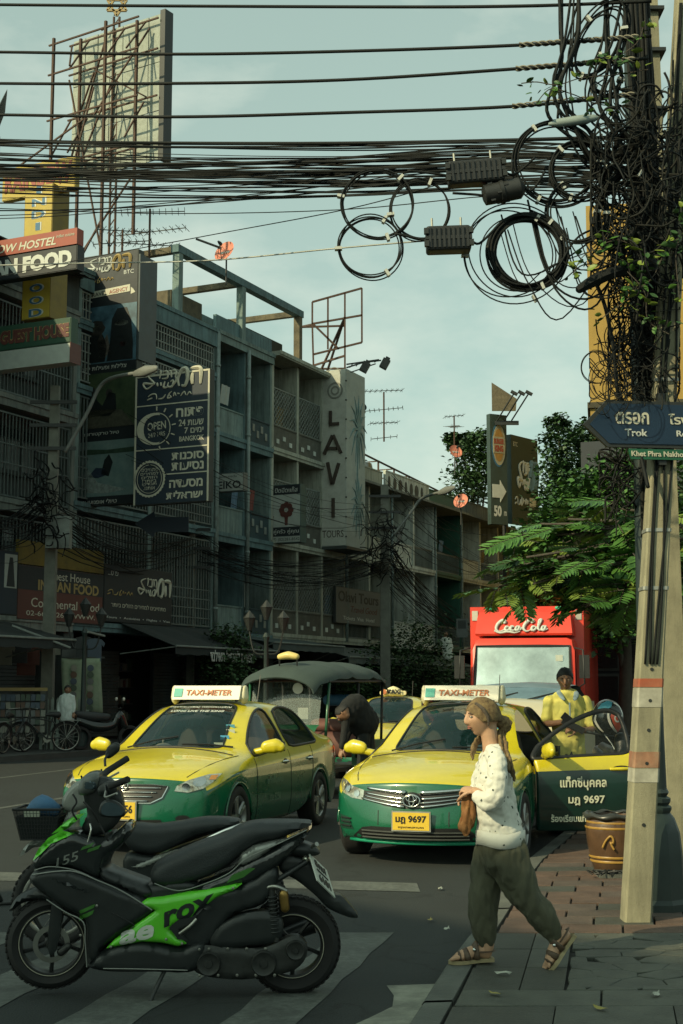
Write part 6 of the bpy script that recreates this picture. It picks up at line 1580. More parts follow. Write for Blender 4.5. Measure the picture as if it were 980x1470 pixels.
# slogan across the top of its windscreen
def onscreen(T,s,y,z,w_,h,m,lift=.006):
 c = CARB.ray_cast(V((4,y,z)),V((-1,0,0))); me = glyphs(s,w_,h,bold=.03,ext=.0005); me.materials.clear(); me.materials.append(m)
 n = V(c[1]); n = n if n.x > 0 else -n; up = (V((0,0,1))-n*n.z).normalized()
 me.transform(frame(c[0]+n*lift,(0,1,0),up)); link('lettering',me,T)
m_slog = M('slogan_silver',(.5,.52,.47),.4)
onscreen(t1,'LONG LIVE THE KING',.02,1.335,.62,.045,m_slog,.016); onscreen(t1,'ทรงพระเจริญ ทรงพระเจริญ',.02,1.375,.72,.035,m_slog,.018)
q = MB(); q.ell((.80,-.20,.96),(.09,.11,.06),12); q.tube([(.80,-.2,1.0),(.8,-.2,1.06)],.012,6); q.build('dashboard_ornament',M('ornament_white',(.5,.5,.42),.6),t1,smooth=True)
def sidetxt(T,s,x,z,w_,h,m,side=1,bold=.02):
 c = CARB.ray_cast(V((x,3*side,z)),V((0,-side,0)))[0]; me = glyphs(s,w_,h,bold=bold,ext=.0006); me.materials.clear(); me.materials.append(m); me.transform(frame(c+V((0,side*.012,0)),(-side,0,0),(0,0,1))); link('lettering',me,T)
m_dim = M('faint_door_lettering',(.10,.20,.14),.5)
sidetxt(t1,'แท็กซี่บุคคล',.28,.62,.5,.1,m_dim); sidetxt(t1,'ทน 3256',.28,.45,.34,.08,m_dim)
t2 = sedan('taxi','yellow and green taxi at right with its near front door open, plate มฎ 9697',(1.294,14.95,0),(-.295,-.955),2,'มฎ 9697',door_open=1)
# the open door as one swung part
O = ORDER.index
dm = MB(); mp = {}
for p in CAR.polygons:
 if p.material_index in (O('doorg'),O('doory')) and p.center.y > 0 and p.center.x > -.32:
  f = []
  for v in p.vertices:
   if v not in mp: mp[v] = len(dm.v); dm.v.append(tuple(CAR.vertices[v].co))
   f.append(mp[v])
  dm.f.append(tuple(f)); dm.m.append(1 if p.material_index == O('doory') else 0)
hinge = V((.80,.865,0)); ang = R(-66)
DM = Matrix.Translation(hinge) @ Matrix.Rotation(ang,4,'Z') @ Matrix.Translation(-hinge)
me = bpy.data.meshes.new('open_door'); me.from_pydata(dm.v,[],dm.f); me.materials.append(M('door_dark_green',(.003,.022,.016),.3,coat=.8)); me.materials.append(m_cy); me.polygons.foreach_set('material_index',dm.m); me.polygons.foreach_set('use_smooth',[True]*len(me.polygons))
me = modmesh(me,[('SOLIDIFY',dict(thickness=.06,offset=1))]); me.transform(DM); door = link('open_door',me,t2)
q = MB(); ch = [p for c in edgeloop(CAR,[O('glass_f'),O('glass_q')]) for p in c if p.y > 0 and len(c) > 8]
q.tube([DM @ (p+V((0,-.02,0))) for p in ch],.026,6,closed=True); q.build('window_frame',m_trim,door,smooth=True)
m_dg = M('door_window_glass',(.05,.06,.055),.05,alpha=.12,spec=.6); g_ = MB(); mp = {}
for p in CAR.polygons:
 if p.material_index in (O('glass_f'),O('glass_q')) and p.center.y > 0:
  f = []
  for v in p.vertices:
   if v not in mp: mp[v] = len(g_.v); g_.v.append(tuple(DM @ CAR.vertices[v].co))
   f.append(mp[v])
  g_.f.append(tuple(f)); g_.m.append(0)
me = bpy.data.meshes.new('window_glass'); me.from_pydata(g_.v,[],g_.f); me.materials.append(m_dg); link('window_glass',me,door)
mo = mirror_part(door,1,m_cy);
for o in [mo]+list(mo.children): o.data.transform(DM)
c = CARB.ray_cast(V((-.10,3,.80)),V((0,-1,0)))[0]; q = MB(); limb(q,[DM @ (c+V((.11,.008,0))),DM @ (c+V((0,.03,.003))),DM @ (c+V((-.11,.008,0)))],[.015,.019,.015],8); q.build('door_handle',m_cy,door,smooth=True)
q = MB(); pts = [DM @ (c+V((.1*math.cos(a),.002,.035*math.sin(a)))) for a in [2*PI*i/16 for i in range(16)]]; q.face(pts); q.build('handle_cup',m_trim,door)
m_dl = M('door_lettering',(.55,.56,.42),.5)
for s_,x,z,w_,h in (('แท็กซี่บุคคล',.30,.665,.47,.135),('มฎ 9697',.27,.50,.37,.095),('ร้องเรียนแท็กซี่ โทร 1584',.26,.33,.74,.075)):
 cc = CARB.ray_cast(V((x,3,z)),V((0,-1,0)))[0]; me = glyphs(s_,w_,h,bold=.025,ext=.0006); me.materials.clear(); me.materials.append(m_dl); me.transform(DM @ frame(cc+V((0,.014,0)),(-1,0,0),(0,0,1))); link('lettering',me,door)
# door opening: dark sill and pillar
q = MB(); q.box(-.27,.80,.70,.80,.22,.30); q.build('door_sill',m_trim,t2)
for k,(cy,cz) in enumerate(((.22,1.07),(.30,1.05))): pass
q = MB(); q.box(.74,.76,.20,.42,.98,1.03); q.build('dashboard_tissue_box',M('pale_blue_box',(.2,.3,.35),.6),t2)
t3 = sedan('taxi','yellow taxi farther back behind the tuk-tuk with small rounded TAXI sign',(.98,26.6,0),(-.22,-.975),1,'มก 4411',roof=None)
S_ = MB(); limb(S_,[(0,-.17,1.50),(0,0,1.55),(0,.17,1.50)],[.05,.10,.05],12,flat=1.0); S_.prism(rounded(-.25,.25,1.48,1.56,.03),-.05,.05,lambda a,b,c: (c,a,b)); o = S_.build('roof_sign',M('cream_sign',(.66,.58,.32),.5),t3,smooth=50)
me = glyphs('TAXI',.26,.085,bold=.05); me.materials.clear(); me.materials.append(m_trim); me.transform(frame((.105,.03,1.545),(0,1,0),(0,0,1))); link('lettering',me,o)
q = MB(); q.lathe([(.05,0),(.05,.01),(.001,.011)],14,Matrix.Translation((.10,-.16,1.54)) @ Matrix.Rotation(PI/2,4,'Y')); q.build('sign_roundel',M('roundel_orange',(.5,.16,.06),.5),o)
# --- cream pickup behind the open-door taxi
def van():
 T = thing('pickup_truck','cream pickup with blue-grey windscreen band directly in front of the red lorry','pickup',(2.78,21.3,0),math.atan2(-.955,-.29))
 m_cr = M('cream_paint',(.52,.46,.30),.35,var=.04,coat=.5); m_bg = M('blue_grey_glass',(.10,.16,.20),.08,spec=.8)
# body loft: profile of half sections along x
 secs = [(1.95,.72,.35,.9),(1.9,.80,.3,1.22),(1.6,.84,.28,1.38),(1.0,.85,.28,1.43)]
 rows = []
 for x,hw,z0,z1 in secs: rows.append([(x,y,z) for y,z in ((-hw*.9,z0),(-hw,z0+.15),(-hw,z1-.18),(-hw*.93,z1-.05),(-hw*.7,z1),(0,z1+.03),(hw*.7,z1),(hw*.93,z1-.05),(hw,z1-.18),(hw,z0+.15),(hw*.9,z0))])
 q = MB(); q.quadgrid(rows); q.f.append(tuple(range(10,-1,-1))); q.m.append(0); q.box(-1.6,1.0,-.85,.85,.3,1.40); me = q.mesh('body',m_cr); shade(me,45); link('body',me,T)
 q = MB(); q.quadgrid([[(1.02,y*.80,1.43),(.95,y*.78,1.52),(.75,y*.70,1.62-.03*y*y)] for y in (-1,-.5,0,.5,1)]); q.build('windscreen',m_bg,T,smooth=True)
 q = MB(); q.quadgrid([[(x,y*hw,z-.05*y*y) for y in (-1,-.6,0,.6,1)] for x,hw,z in ((.76,.70,1.62),(.45,.72,1.68),(-.5,.72,1.70),(-1.1,.70,1.66),(-1.3,.7,1.3))]); q.build('roof',M('blue_grey_roof',(.12,.17,.20),.4),T,smooth=True)
 for s in (1,-1):
  q = MB(); q.face([(.95,s*.81,1.41),(.7,s*.715,1.58),(-.9,s*.715,1.6),(-1.15,s*.81,1.41)]); q.build('side_window',m_gl2,T)
  q = MB(); q.bar((1.02,s*.80,1.42),(.75,s*.70,1.60),.05); q.build('windscreen_pillar',m_cr,T)
  wheel(T,(1.25,s*.72,.33),s,.33); wheel(T,(-1.5,s*.72,.33),s,.33)
  q = MB(); q.prism(rounded(-.16,.16,.66,.84,.04),1.9,1.94,lambda a,b,c: (c,a+s*.58,b)); q.build('headlight',m_lens,T)
 q = MB(); q.box(1.9,1.95,-.38,.38,.62,.80); q.build('grille',m_trim,T); q = MB(); q.box(1.85,2.08,-.82,.82,.34,.52); q.build('bumper',m_chr,T)
 for s in (-.35,.2): q = MB(); q.tube([(1.05,s,1.44),(.93,s+.4,1.54)],.012,4); q.build('wiper',m_trim,T)
van()
# --- red delivery lorry
m_cr = M('cola_red',(.62,.045,.022),.35,var=.08,scale=1.5,coat=.4,dirt=.15,dirtcol=(.3,.05,.03));
T = thing('delivery_lorry','red delivery lorry with white script Coca-Cola lettering above its cab','lorry',(3.55,27.6,0),math.atan2(-.975,-.22))
def arc_sec(hw,z0,z1,r=.12): return [(-hw,z0),(-hw,z1-r),(-hw+r*.3,z1-r*.3),(-hw+r,z1),(hw-r,z1),(hw-r*.3,z1-r*.3),(hw,z1-r),(hw,z0)]
q = MB(); q.quadgrid([[(x,y,z) for y,z in arc_sec(hw,.5,z1,.14)] for x,hw,z1 in ((.02,.96,1.40),(0,1.03,1.44),(-.06,1.04,1.52),(-.26,1.02,2.48),(-.36,1.0,2.60),(-.8,1.0,2.64),(-1.7,1.0,2.64))]); q.f.append(tuple(range(7,-1,-1))); q.m.append(0); q.build('cab',m_cr,T,smooth=35)
q = MB(); q.quadgrid([[(-.035-.21*t+.055*math.cos(y*PI/2),y*(.95-.03*t),1.50+.94*t) for y in (-1,-.75,-.4,0,.4,.75,1)] for t in (0,.25,.5,.75,1)]); q.build('windscreen',M('lorry_glass',(.50,.55,.50),.06,var=.35,scale=1.2,metal=.75),T,smooth=True)
q = MB(); q.tube([(-.035-.21*t+.055*math.cos(s_*PI/2)+.005,s_*(.95-.03*t),1.50+.94*t) for s_,t in ((-1,0),(-1,.5),(-1,1),(-.5,1.0),(0,1),(.5,1),(1,1),(1,.5),(1,0),(.5,0),(0,0),(-.5,0))],.03,5,closed=True); q.build('windscreen_rubber',m_trim,T)
# box body with curved wind shield face
q = MB(); q.box(-7.6,-1.15,-1.16,1.16,.8,3.28); o = q.build('cargo_box',m_cr,T)
q = MB(); q.quadgrid([[(dx,y*w_,z) for y in (-1,-.9,0,.9,1)] for z,dx,w_ in ((2.66,-1.15,.98),(2.66,-.42,.95),(2.70,-.40,.97),(3.05,-.55,.93),(3.14,-.62,.90),(3.16,-1.15,.90))])
for s in (1,-1): q.face([(-1.15,s*.98,2.66),(-.42,s*.95,2.66),(-.40,s*.97,2.70),(-.55,s*.93,3.05),(-.62,s*.9,3.14),(-1.15,s*.9,3.16)])
q.build('wind_deflector',m_cr,T,smooth=35)
for s in (1,-1):
 q = MB(); q.box(-1.16,-1.13,s*1.0,s*1.12,3.0,3.2); q.build('marker_bracket',M('marker_silver',(.4,.4,.35),.4),T)
 q = MB(); limb(q,[(-1.12,s*.62,3.24),(-1.12,s*.80,3.24)],[.035,.035],8); q.build('marker_lamp',M('marker_green',(.03,.35,.2),.3),T,smooth=True)
 q = MB(); q.tube([(-.1,s*1.03,2.4),(.12,s*1.2,2.35),(.12,s*1.22,1.7),(-.02,s*1.06,1.6)],.018,5); o = q.build('mirror_arm',m_trim,T,smooth=True)
 q = MB(); q.box(.08,.13,s*1.12,s*1.32,1.8,2.25); q.build('mirror',m_trim,o)
 wheel(T,(-.75,s*.88,.4),s,.4,.24,6,False); wheel(T,(-5.6,s*.88,.4),s,.4,.4,6,False)
 q = MB(); q.face([(-.25,s*1.05,1.6),(-.38,s*1.03,2.4),(-1.25,s*1.03,2.4),(-1.3,s*1.05,1.6)]); q.build('side_window',m_gl2,T)
 q = MB(); q.prism(rounded(-.18,.18,-.09,.09,.03),.03,.06,lambda a,b,c: (c,a+s*.7,b+.78)); q.build('headlight',m_lens,T)
q = MB(); q.box(-.1,.12,-1.02,1.02,.45,.66); q.build('bumper',M('bumper_grey',(.3,.3,.28),.5),T)
q = MB(); q.box(.02,.04,-.55,.55,.84,1.06); q.build('grille',m_trim,T)
for a,b_ in ((-.62,-.05),(.05,.62)): q = MB(); q.tube([(.08,b_,1.50),(.06,(a+b_)/2,1.57),(.03,a,1.60)],.014,4); q.build('wiper',m_trim,T)
for (y,z,w_) in ((.72,2.2,.14),(-.80,1.62,.2)): t = (z-1.5)/.94; q = MB(); x = -.035-.21*t+.06*math.cos(y*PI/2)+.012; q.box(x,x+.004,y-w_/2,y+w_/2,z-.06,z+.06); q.build('windscreen_sticker',M('sticker_pale',(.4,.42,.36),.5),T)
# script wordmark strokes on the deflector
def script(T,o,ru,uu,w_,h,m,L_):
 q = MB(); n = V(ru).cross(V(uu)).normalized()
 for pts,r_ in L_:
  c = cat([V(o)+V(ru)*(x*w_)+V(uu)*(y*h)+n*.02 for x,y in pts],7); k = len(c)
  q.tube(c,[r_*1.9*h*(.45+.75*abs(math.sin(PI*(i/k)*1.0+.3))) for i in range(k)],6)
 q.build('wordmark',m,T,smooth=True)
SCR = [([(.17,.70),(.20,.85),(.14,.95),(.05,.65),(.02,.25),(.08,.05),(.18,.18)],.06),([(-.02,.12),(.10,-.06),(.25,.02),(.40,-.06),(.50,.04)],.04),
 ([(.27,.42),(.22,.42),(.20,.18),(.25,.12),(.29,.35),(.26,.45)],.05),([(.38,.42),(.33,.45),(.31,.18),(.36,.12),(.40,.22)],.05),([(.48,.45),(.43,.42),(.41,.18),(.46,.15),(.49,.45),(.48,.15),(.52,.2)],.05),
 ([(.72,.72),(.76,.88),(.70,.98),(.60,.65),(.57,.25),(.63,.05),(.72,.18)],.06),([(.80,.42),(.75,.42),(.73,.18),(.78,.12),(.82,.35),(.79,.45)],.05),
 ([(.84,.2),(.90,.75),(.92,.98),(.88,.9),(.86,.3),(.89,.12),(.92,.2)],.05),([(1.0,.45),(.95,.42),(.93,.18),(.98,.15),(1.01,.45),(1.0,.15),(1.05,.25)],.05),([(.50,.25),(.56,.32)],.04)]
script(T,(-.395,-.56,2.72),(0,1,0),(-.39,0,.92),1.0,.27,m_ltx,SCR)
# --- tuk-tuk
T = thing('tuk_tuk','tuk-tuk with dark grey canvas roof and yellow roof lamp behind the left taxi','tuk-tuk',(-.42,21.5,0),math.atan2(-.93,-.36))
m_canv = M('tuk_canvas',(.035,.052,.046),.75,var=.15,scale=4,bump=.2); m_tg = M('tuk_green',(.02,.10,.05),.35,coat=.4)
q = MB(); rows = []
for i in range(17):
 x = 1.45-2.95*i/16; zz = 1.86+.12*min(1,i/4)+(.035 if i in (7,12) else 0)-(.22 if i == 16 else .06 if i == 15 else 0)-(.10 if i == 0 else 0)
 hw = .68 if i > 3 else .58+.025*i
 rows.append([(x,hw*math.sin(a)*1.02,zz-.24*(1-math.cos(a))/1.0) for a in [-PI/2+PI*k/14 for k in range(15)]])
q.quadgrid(rows); me = modmesh(q.mesh('canvas_roof',m_canv),[('SOLIDIFY',dict(thickness=.02))]); shade(me,60); link('canvas_roof',me,T)
q = MB(); limb(q,[(1.0,-.13,2.06),(1.0,0,2.08),(1.0,.13,2.06)],[.045,.06,.045],12,flat=1.1); o = q.build('roof_lamp',M('lamp_yellow',(.60,.47,.16),.4),T,smooth=True)
for s in (-.14,.14): q = MB(); q.tube([(1.0,s,2.03),(1.0,s,1.92)],.012,5); q.build('lamp_bracket',m_trim,o)
for s in (1,-1):
 for x in (.95,-.25,-1.35): q = MB(); q.tube([(x+(.14 if x > .5 else 0),s*.60,.55),(x,s*.63,1.70)],.022,6); q.build('roof_post',m_trim if x < .5 else m_tg,T,smooth=True)
 q = MB(); q.tube([(1.0,s*.64,1.70),(-1.4,s*.66,1.72)],.02,6); q.build('roof_rail',m_trim,T)
 wheel(T,(-1.0,s*.56,.26),s,.26,.14)
 q = MB(); q.box(-1.5,-.3,s*.50,s*.64,.42,.80); q.build('side_panel',m_tg,T)
wheel(T,(1.15,0,.26),1,.26,.12)
q = MB(); q.quadgrid([[(x,y*hw,z) for y in (-1,-.6,0,.6,1)] for x,hw,z in ((1.30,.22,.45),(1.34,.40,.75),(1.22,.55,1.05),(1.16,.56,1.08))]); q.build('nose',m_tg,T,smooth=True)
q = MB(); q.box(-1.5,1.1,-.5,.5,.36,.42); q.build('floor_pan',m_trim,T)
q = MB(); q.quadgrid([[(1.17-.17*t,y*.55,1.08+.62*t) for y in (-1,0,1)] for t in (0,.5,1)]); q.build('windscreen',M('tuk_glass',(.12,.15,.13),.1,alpha=.45),T)
q = MB(); limb(q,[(-.95,-.45,.72),(-.95,.45,.72)],[.2,.2],10,flat=.6); limb(q,[(-1.25,-.45,1.0),(-1.25,.45,1.0)],[.12,.12],10,flat=1.8); q.build('bench',M('tuk_seat',(.12,.05,.04),.7),T,smooth=True)
q = MB(); limb(q,[(.05,-.2,.66),(.05,.2,.66)],[.13,.13],8); q.build('driver_seat',m_trim,T,smooth=True)
q = MB(); q.tube(cat([(.75,-.3,1.02),(.85,0,1.05),(.75,.3,1.02)],5),.016,6); q.tube([(.85,0,1.05),(1.15,0,.5)],.025,6); q.build('handlebar',m_trim,T)
q = MB(); q.lathe([(.08,0),(.08,.02),(.001,.021)],18,Matrix.Translation((1.05,.18,1.60)) @ Matrix.Rotation(PI/2,4,'Y')); q.build('roundel',m_off,T)
q = MB(); q.box(1.1,1.105,.20,.36,1.16,1.32); q.build('windscreen_sticker',M('sticker_pale',(.4,.42,.36),.5),T)
for z in (.9,1.05,1.2): q = MB(); q.tube([(-1.4,-.62,z),(-.4,-.62,z)],.012,5); q.build('guard_rail',m_chr,T)
q = MB(); q.prism([(-.03,.85),(.05,.85),(.02,1.18),(-.01,1.2)],0,.02,lambda a,b,c: (a-.2,.66+c,b)); q.build('orange_pennant',M('pennant_orange',(.5,.14,.05),.6),T)
q = MB(); limb(q,[(-.35,.1,1.42),(-.35,.42,1.42)],[.09,.09],10); q.build('rolled_mat',M('rolled_mat_blue',(.03,.10,.18),.7),T,smooth=True)
# ================================================================ motorbikes (side outlines laid out in the bike's own upright plane)
m_mb = M('matt_black_plastic',(.014,.017,.017),.4,var=.15,scale=12,spec=.5); m_gb = M('gloss_black_plastic',(.012,.015,.015),.22,var=.1,scale=8,coat=.5)
m_gg = M('lime_green_panel',(.10,.50,.025),.3,var=.05,scale=4,coat=.5); m_seat = M('seat_leatherette',(.020,.024,.025),.5,var=.15,scale=14,bump=.15,bscale=150)
m_sgm = M('satin_grey_strip',(.22,.23,.21),.35,metal=.5); m_eng = M('engine_dark_alloy',(.035,.037,.035),.5,metal=.5,var=.3,scale=18); m_steel2 = M('bare_steel',(.30,.30,.27),.35,metal=.9)
m_gold = M('gold_canister',(.32,.20,.06),.35,metal=.8); m_rimd = M('black_rim',(.014,.015,.015),.4,metal=.3); m_line = M('rim_pinstripe',(.38,.36,.28),.5); m_mglass = M('mirror_face',(.10,.14,.16),.08,metal=.6,var=.3,scale=8)
m_pw2 = M('bike_plate_white',(.42,.45,.40),.5,dirt=.2)
class Bike:
 def __init__(s,T,ox,oy,ppm): s.T,s.ox,s.oy,s.k = T,ox,oy,ppm
 def p(s,x,y,d=0): return V(((s.ox-x)/s.k,d,(s.oy-y)/s.k))            # forward = image left
 def pts(s,L_): return [((s.ox-x)/s.k,(s.oy-y)/s.k) for x,y in L_]
 def panel(s,name,L_,hw,mat_,rad=.05,y0=0,res=.02,smooth=True,parent=None,curve=True,both=True,edge=.45):
  P_ = s.pts(L_)
  if name not in ('front_fender','mirror'): rad = min(rad,.032 if name != 'seat' else .05); edge = max(edge,.72 if name != 'seat' else .6)
  if curve: c = cat([(a,b,0) for a,b in P_],3,True); P_ = [(v.x,v.y) for v in c]
  if sum(P_[i-1][0]*P_[i][1]-P_[i][0]*P_[i-1][1] for i in range(len(P_))) < 0: P_ = P_[::-1]
  mb = pillow(P_,hw,rad,res,lambda u,v,o: (u,o,v),y0,both=both,edge=edge); me = mb.mesh(name,mat_); weld(me); shade(me,50)
  return link(name,me,parent or s.T)
 def skin(s,name,L_,y,mat_,t=.004,parent=None,curve=False):    # thin graphic or trim at lateral offset y (left side)
  P_ = s.pts(L_)
  if curve: c = cat([(a,b,0) for a,b in P_],3,True); P_ = [(v.x,v.y) for v in c]
  q = MB(); q.prism(P_,y,y+t,lambda a,b,c: (a,c,b)); return q.build(name,mat_,parent or s.T)
 def tube(s,name,L_,r,mat_,parent=None,n=8,curve=True):
  P_ = [s.p(*a) for a in L_]; c = cat(P_,5) if curve and len(P_) > 2 else P_
  q = MB(); q.tube(c,r,n); return q.build(name,mat_,parent or s.T,smooth=50)
def conform(ob_list,name,P2,mat_,parent,off=.003,res=.012):
 """thin graphic laid on the left side of panels: points (x,z) cast along y"""
 best = []
 trees = [bvh_of(o.data) for o in ob_list]; vs,tris,_ = fill(P2,res); P = []
 for p in vs:
  y = None
  for t in trees:
   h = t.ray_cast(V((p.x,3,p.y)),V((0,-1,0)))
   if h[0] and (y is None or h[0].y > y): y = h[0].y
  P.append((p.x,y if y is not None else None,p.y))
 ok = [p[1] for p in P if p[1] is not None]; av = sum(ok)/len(ok) if ok else .1
 me = bpy.data.meshes.new(name); me.from_pydata([(a,(b if b is not None else av)+off,c) for a,b,c in P],[],[tuple(t) for t in tris]); me.materials.append(mat_); fixn(me); shade(me,60)
 return link(name,me,parent)
def conf_text(ob_list,s_,x,z,w_,h,rot,mat_,parent,off=.004,side=1,**k):
 me = glyphs(s_,w_,h,ext=0,**k); me.materials.clear(); me.materials.append(mat_); trees = [bvh_of(o.data) for o in ob_list]
 me.transform(frame((x,0,z),(-1,0,0),(0,0,1)) @ Matrix.Rotation(rot,4,'Z'))
 bm = bmesh.new(); bm.from_mesh(me); bmesh.ops.triangulate(bm,faces=bm.faces); bmesh.ops.subdivide_edges(bm,edges=[e for e in bm.edges if e.calc_length() > .02],cuts=2,use_grid_fill=True); bm.to_mesh(me); bm.free()
 for v in me.vertices:
  y = [h_[0].y for h_ in (t.ray_cast(V((v.co.x,3,v.co.z)),V((0,-1,0))) for t in trees) if h_[0]]
  v.co.y = (max(y) if y else .158)+off
 return link('lettering',me,parent)
BZ = 7.6
TB = thing('scooter','black scooter with lime green side panel lettered aerox, parked across the crosswalk','scooter',gnd(421,1419,0),PI)
TB.location.y = BZ; TB.rotation_euler = (R(-3.5),0,PI+R(1.5))
B = Bike(TB,421,1421,268.5)
def mwheel(B,T,cx,cy,r,w_,rimr,spokes,disc,steer=0,y=0,wire=False):
 c = B.p(cx,cy,y); mt = Matrix.Translation(c) @ Matrix.Rotation(steer,4,'Z') @ Matrix.Rotation(-PI/2,4,'X'); hw = w_/2
 q = MB(); prof = [(rimr,-hw*.62),(rimr+.012,-hw*.75),(r*.86,-hw),(r*.95,-hw*.72),(r,-hw*.25),(r,hw*.25),(r*.95,hw*.72),(r*.86,hw),(rimr+.012,hw*.75),(rimr,hw*.62)]
 q.lathe(prof,56,mt,cap=False); W_ = q.build('wheel',m_rub,T,smooth=60)
 q = MB()
 for k in range(44):                                        # tread blocks
  a = 2*PI*k/44
  for s in (-1,1): q.obox(mt @ Matrix.Rotation(a,4,'Z') @ Matrix.Translation((r-.001,0,s*hw*.42)) @ Matrix.Rotation(.5*s,4,'X'),.007,.022,hw*.45)
 q.build('tread',m_rub,W_,kind='stuff')
 q = MB(); q.lathe([(rimr+.003,hw*.64),(rimr-.004,hw*.70),(rimr-.018,hw*.62),(rimr-.022,0),(rimr-.018,-hw*.62),(rimr+.003,-hw*.64)],48,mt,cap=False); Rm = q.build('rim',m_steel2 if wire else m_rimd,W_,smooth=50)
 if not wire: q = MB(); q.tube([mt @ V(((rimr-.005)*math.cos(a),(rimr-.005)*math.sin(a),hw*.72)) for a in [2*PI*i/56 for i in range(56)]],.0022,5,closed=True); q.build('rim_stripe',m_line,W_)
 q = MB(); q.lathe([(.03,-hw*.7),(.038,-hw*.4),(.038,hw*.4),(.03,hw*.75),(.012,hw*.8)],18,mt); q.build('hub',m_eng,W_,smooth=40)
 for k in range(spokes):
  a = 2*PI*k/spokes+.3
  if wire:
   q = MB(); s = 1 if k % 2 else -1; q.tube([mt @ V((.03*math.cos(a+s*1.2),.03*math.sin(a+s*1.2),s*hw*.4)),mt @ V((rimr*.97*math.cos(a),rimr*.97*math.sin(a),0))],.0016,4); q.build('spoke',m_steel2,W_)
  else:
   q = MB(); q.tube([mt @ V((.03*math.cos(a),.03*math.sin(a),0)),mt @ V((rimr*.6*math.cos(a+.05),rimr*.6*math.sin(a+.05),hw*.2)),mt @ V(((rimr-.012)*math.cos(a),(rimr-.012)*math.sin(a),hw*.1))],[.016,.010,.012],6,flat=1.3); q.build('spoke',m_rimd,W_,smooth=40)
 if disc:
  q = MB(); q.lathe([(disc,.0),(disc,.004),(disc*.72,.004),(disc*.72,0)],40,mt @ Matrix.Translation((0,0,hw*.95)),cap=False); q.build('brake_disc',m_steel2,W_,smooth=40)
 return W_
mwheel(B,TB,81,1349,.236,.11,.172,5,.095,R(7)); mwheel(B,TB,420.5,1354,.250,.14,.168,5,0)
# fork and caliper
for y in (.085,-.085): B.tube('fork_leg',[(84,1347,y),(92,1290,y*.95)],.02,m_eng);
for y in (.09,): B.panel('fork_guard',[(80,1352),(92,1355),(100,1300),(96,1280),(86,1282)],.018,m_mb,.02,y0=y,res=.015)
q = MB(); limb(q,[B.p(98,1358,.085),B.p(108,1350,.085)],[.022,.018],8); q.build('brake_caliper',m_eng,TB,smooth=True)
fen = B.panel('front_fender',[(22,1303),(32,1286),(50,1276),(66,1272),(84,1276),(92,1285),(110,1300),(116,1316),(104,1308),(84,1296),(60,1290),(40,1294),(27,1304)],.068,m_mb,.05)
# front fairings
up_ = B.panel('upper_fairing',[(57,1232),(66,1219),(79,1207),(98,1196),(117,1193),(138,1200),(165,1199),(186,1182),(195,1192),(180,1212),(160,1228),(155,1244),(148,1257),(118,1244),(90,1239),(62,1244)],.135,m_gb,.10)
bp_ = B.panel('chin_fairing',[(54,1257),(60,1246),(80,1240),(112,1242),(148,1255),(186,1271),(212,1280),(229,1298),(196,1322),(162,1346),(150,1368),(137,1376),(135,1350),(132,1312),(106,1298),(80,1281),(62,1267)],.155,m_mb,.11)
B.panel('chin_ridge',[(76,1250),(100,1252),(140,1268),(148,1280),(120,1272),(92,1262)],.165,m_gb,.03)
conform([up_,bp_],'green_blade',B.pts([(58,1231),(66,1215),(80,1199),(98,1189),(116,1193),(100,1200),(84,1207),(70,1221)]),m_gg,TB,.012)
B.panel('green_blade',[(82,1196),(94,1185),(108,1176),(122,1173),(112,1182),(104,1189),(90,1193)],.12,m_gg,.03,curve=False)
B.panel('headlight',[(56,1256),(66,1249),(76,1252),(72,1259),(62,1262)],.150,m_lens,.02,res=.012)
conf_text([up_],'155',B.p(107,1228)[0],B.p(107,1228)[2],.135,.045,R(20),m_sgm,TB,shear=.3,bold=.01)
for L_ in ([(126,1297),(147,1288),(146,1293),(125,1303)],[(125,1305),(146,1296),(144,1302),(125,1312)],[(136,1214),(154,1208),(150,1214),(134,1219)],[(128,1211),(144,1205),(140,1211),(125,1216)]): conform([up_,bp_],'green_flash',B.pts(L_),M('dark_green_flash',(.035,.13,.02),.4),TB,.005)
# cockpit, bars, mirrors, levers
B.panel('cockpit_cowl',[(124,1142),(130,1126),(145,1119),(160,1122),(174,1136),(180,1160),(172,1184),(152,1198),(135,1198),(122,1190),(130,1170)],.055,m_mb,.04)
B.panel('windshield_visor',[(118,1140),(122,1120),(132,1113),(146,1114),(142,1136),(130,1142)],.10,M('grey_visor',(.10,.11,.10),.3),.03)
B.panel('meter_face',[(127,1134),(128,1122),(140,1120),(144,1130),(138,1136)],.104,m_mglass,.01,res=.01)
for y,x0,y0,x1,y1 in ((-.30,148,1118,173,1103),(.30,170,1124,196,1112)):
 B.tube('hand_grip',[(x0-6,y0+6,y*.25),(x0,y0,y*.75),(x1,y1,y*1.1)],.018,m_rub,curve=False)
 B.tube('brake_lever',[(x0-8,y0+8,y*.7),(x0-6,y0+14,y*.9),(x0+12,y0+6,y*1.15)],.006,m_steel2)
B.tube('mirror_stalk',[(143,1112,-.26),(142,1102,-.28),(146,1096,-.30)],.007,m_mb); B.panel('mirror',[(141,1098),(144,1086),(154,1079),(162,1082),(161,1092),(150,1101),(144,1102)],.016,m_mb,.02,y0=-.31,res=.012)
mr = B.panel('mirror',[(154,1158),(158,1146),(168,1142),(182,1147),(191,1159),(186,1166),(166,1166),(157,1164)],.022,m_mb,.02,y0=.24,res=.012); B.skin('mirror_glass',[(158,1158),(161,1148),(169,1145),(181,1149),(188,1159),(183,1163),(165,1163)],.262,m_mglass,parent=mr,curve=True); B.tube('mirror_stalk',[(160,1125,.18),(164,1140,.22),(168,1146,.24)],.007,m_mb)
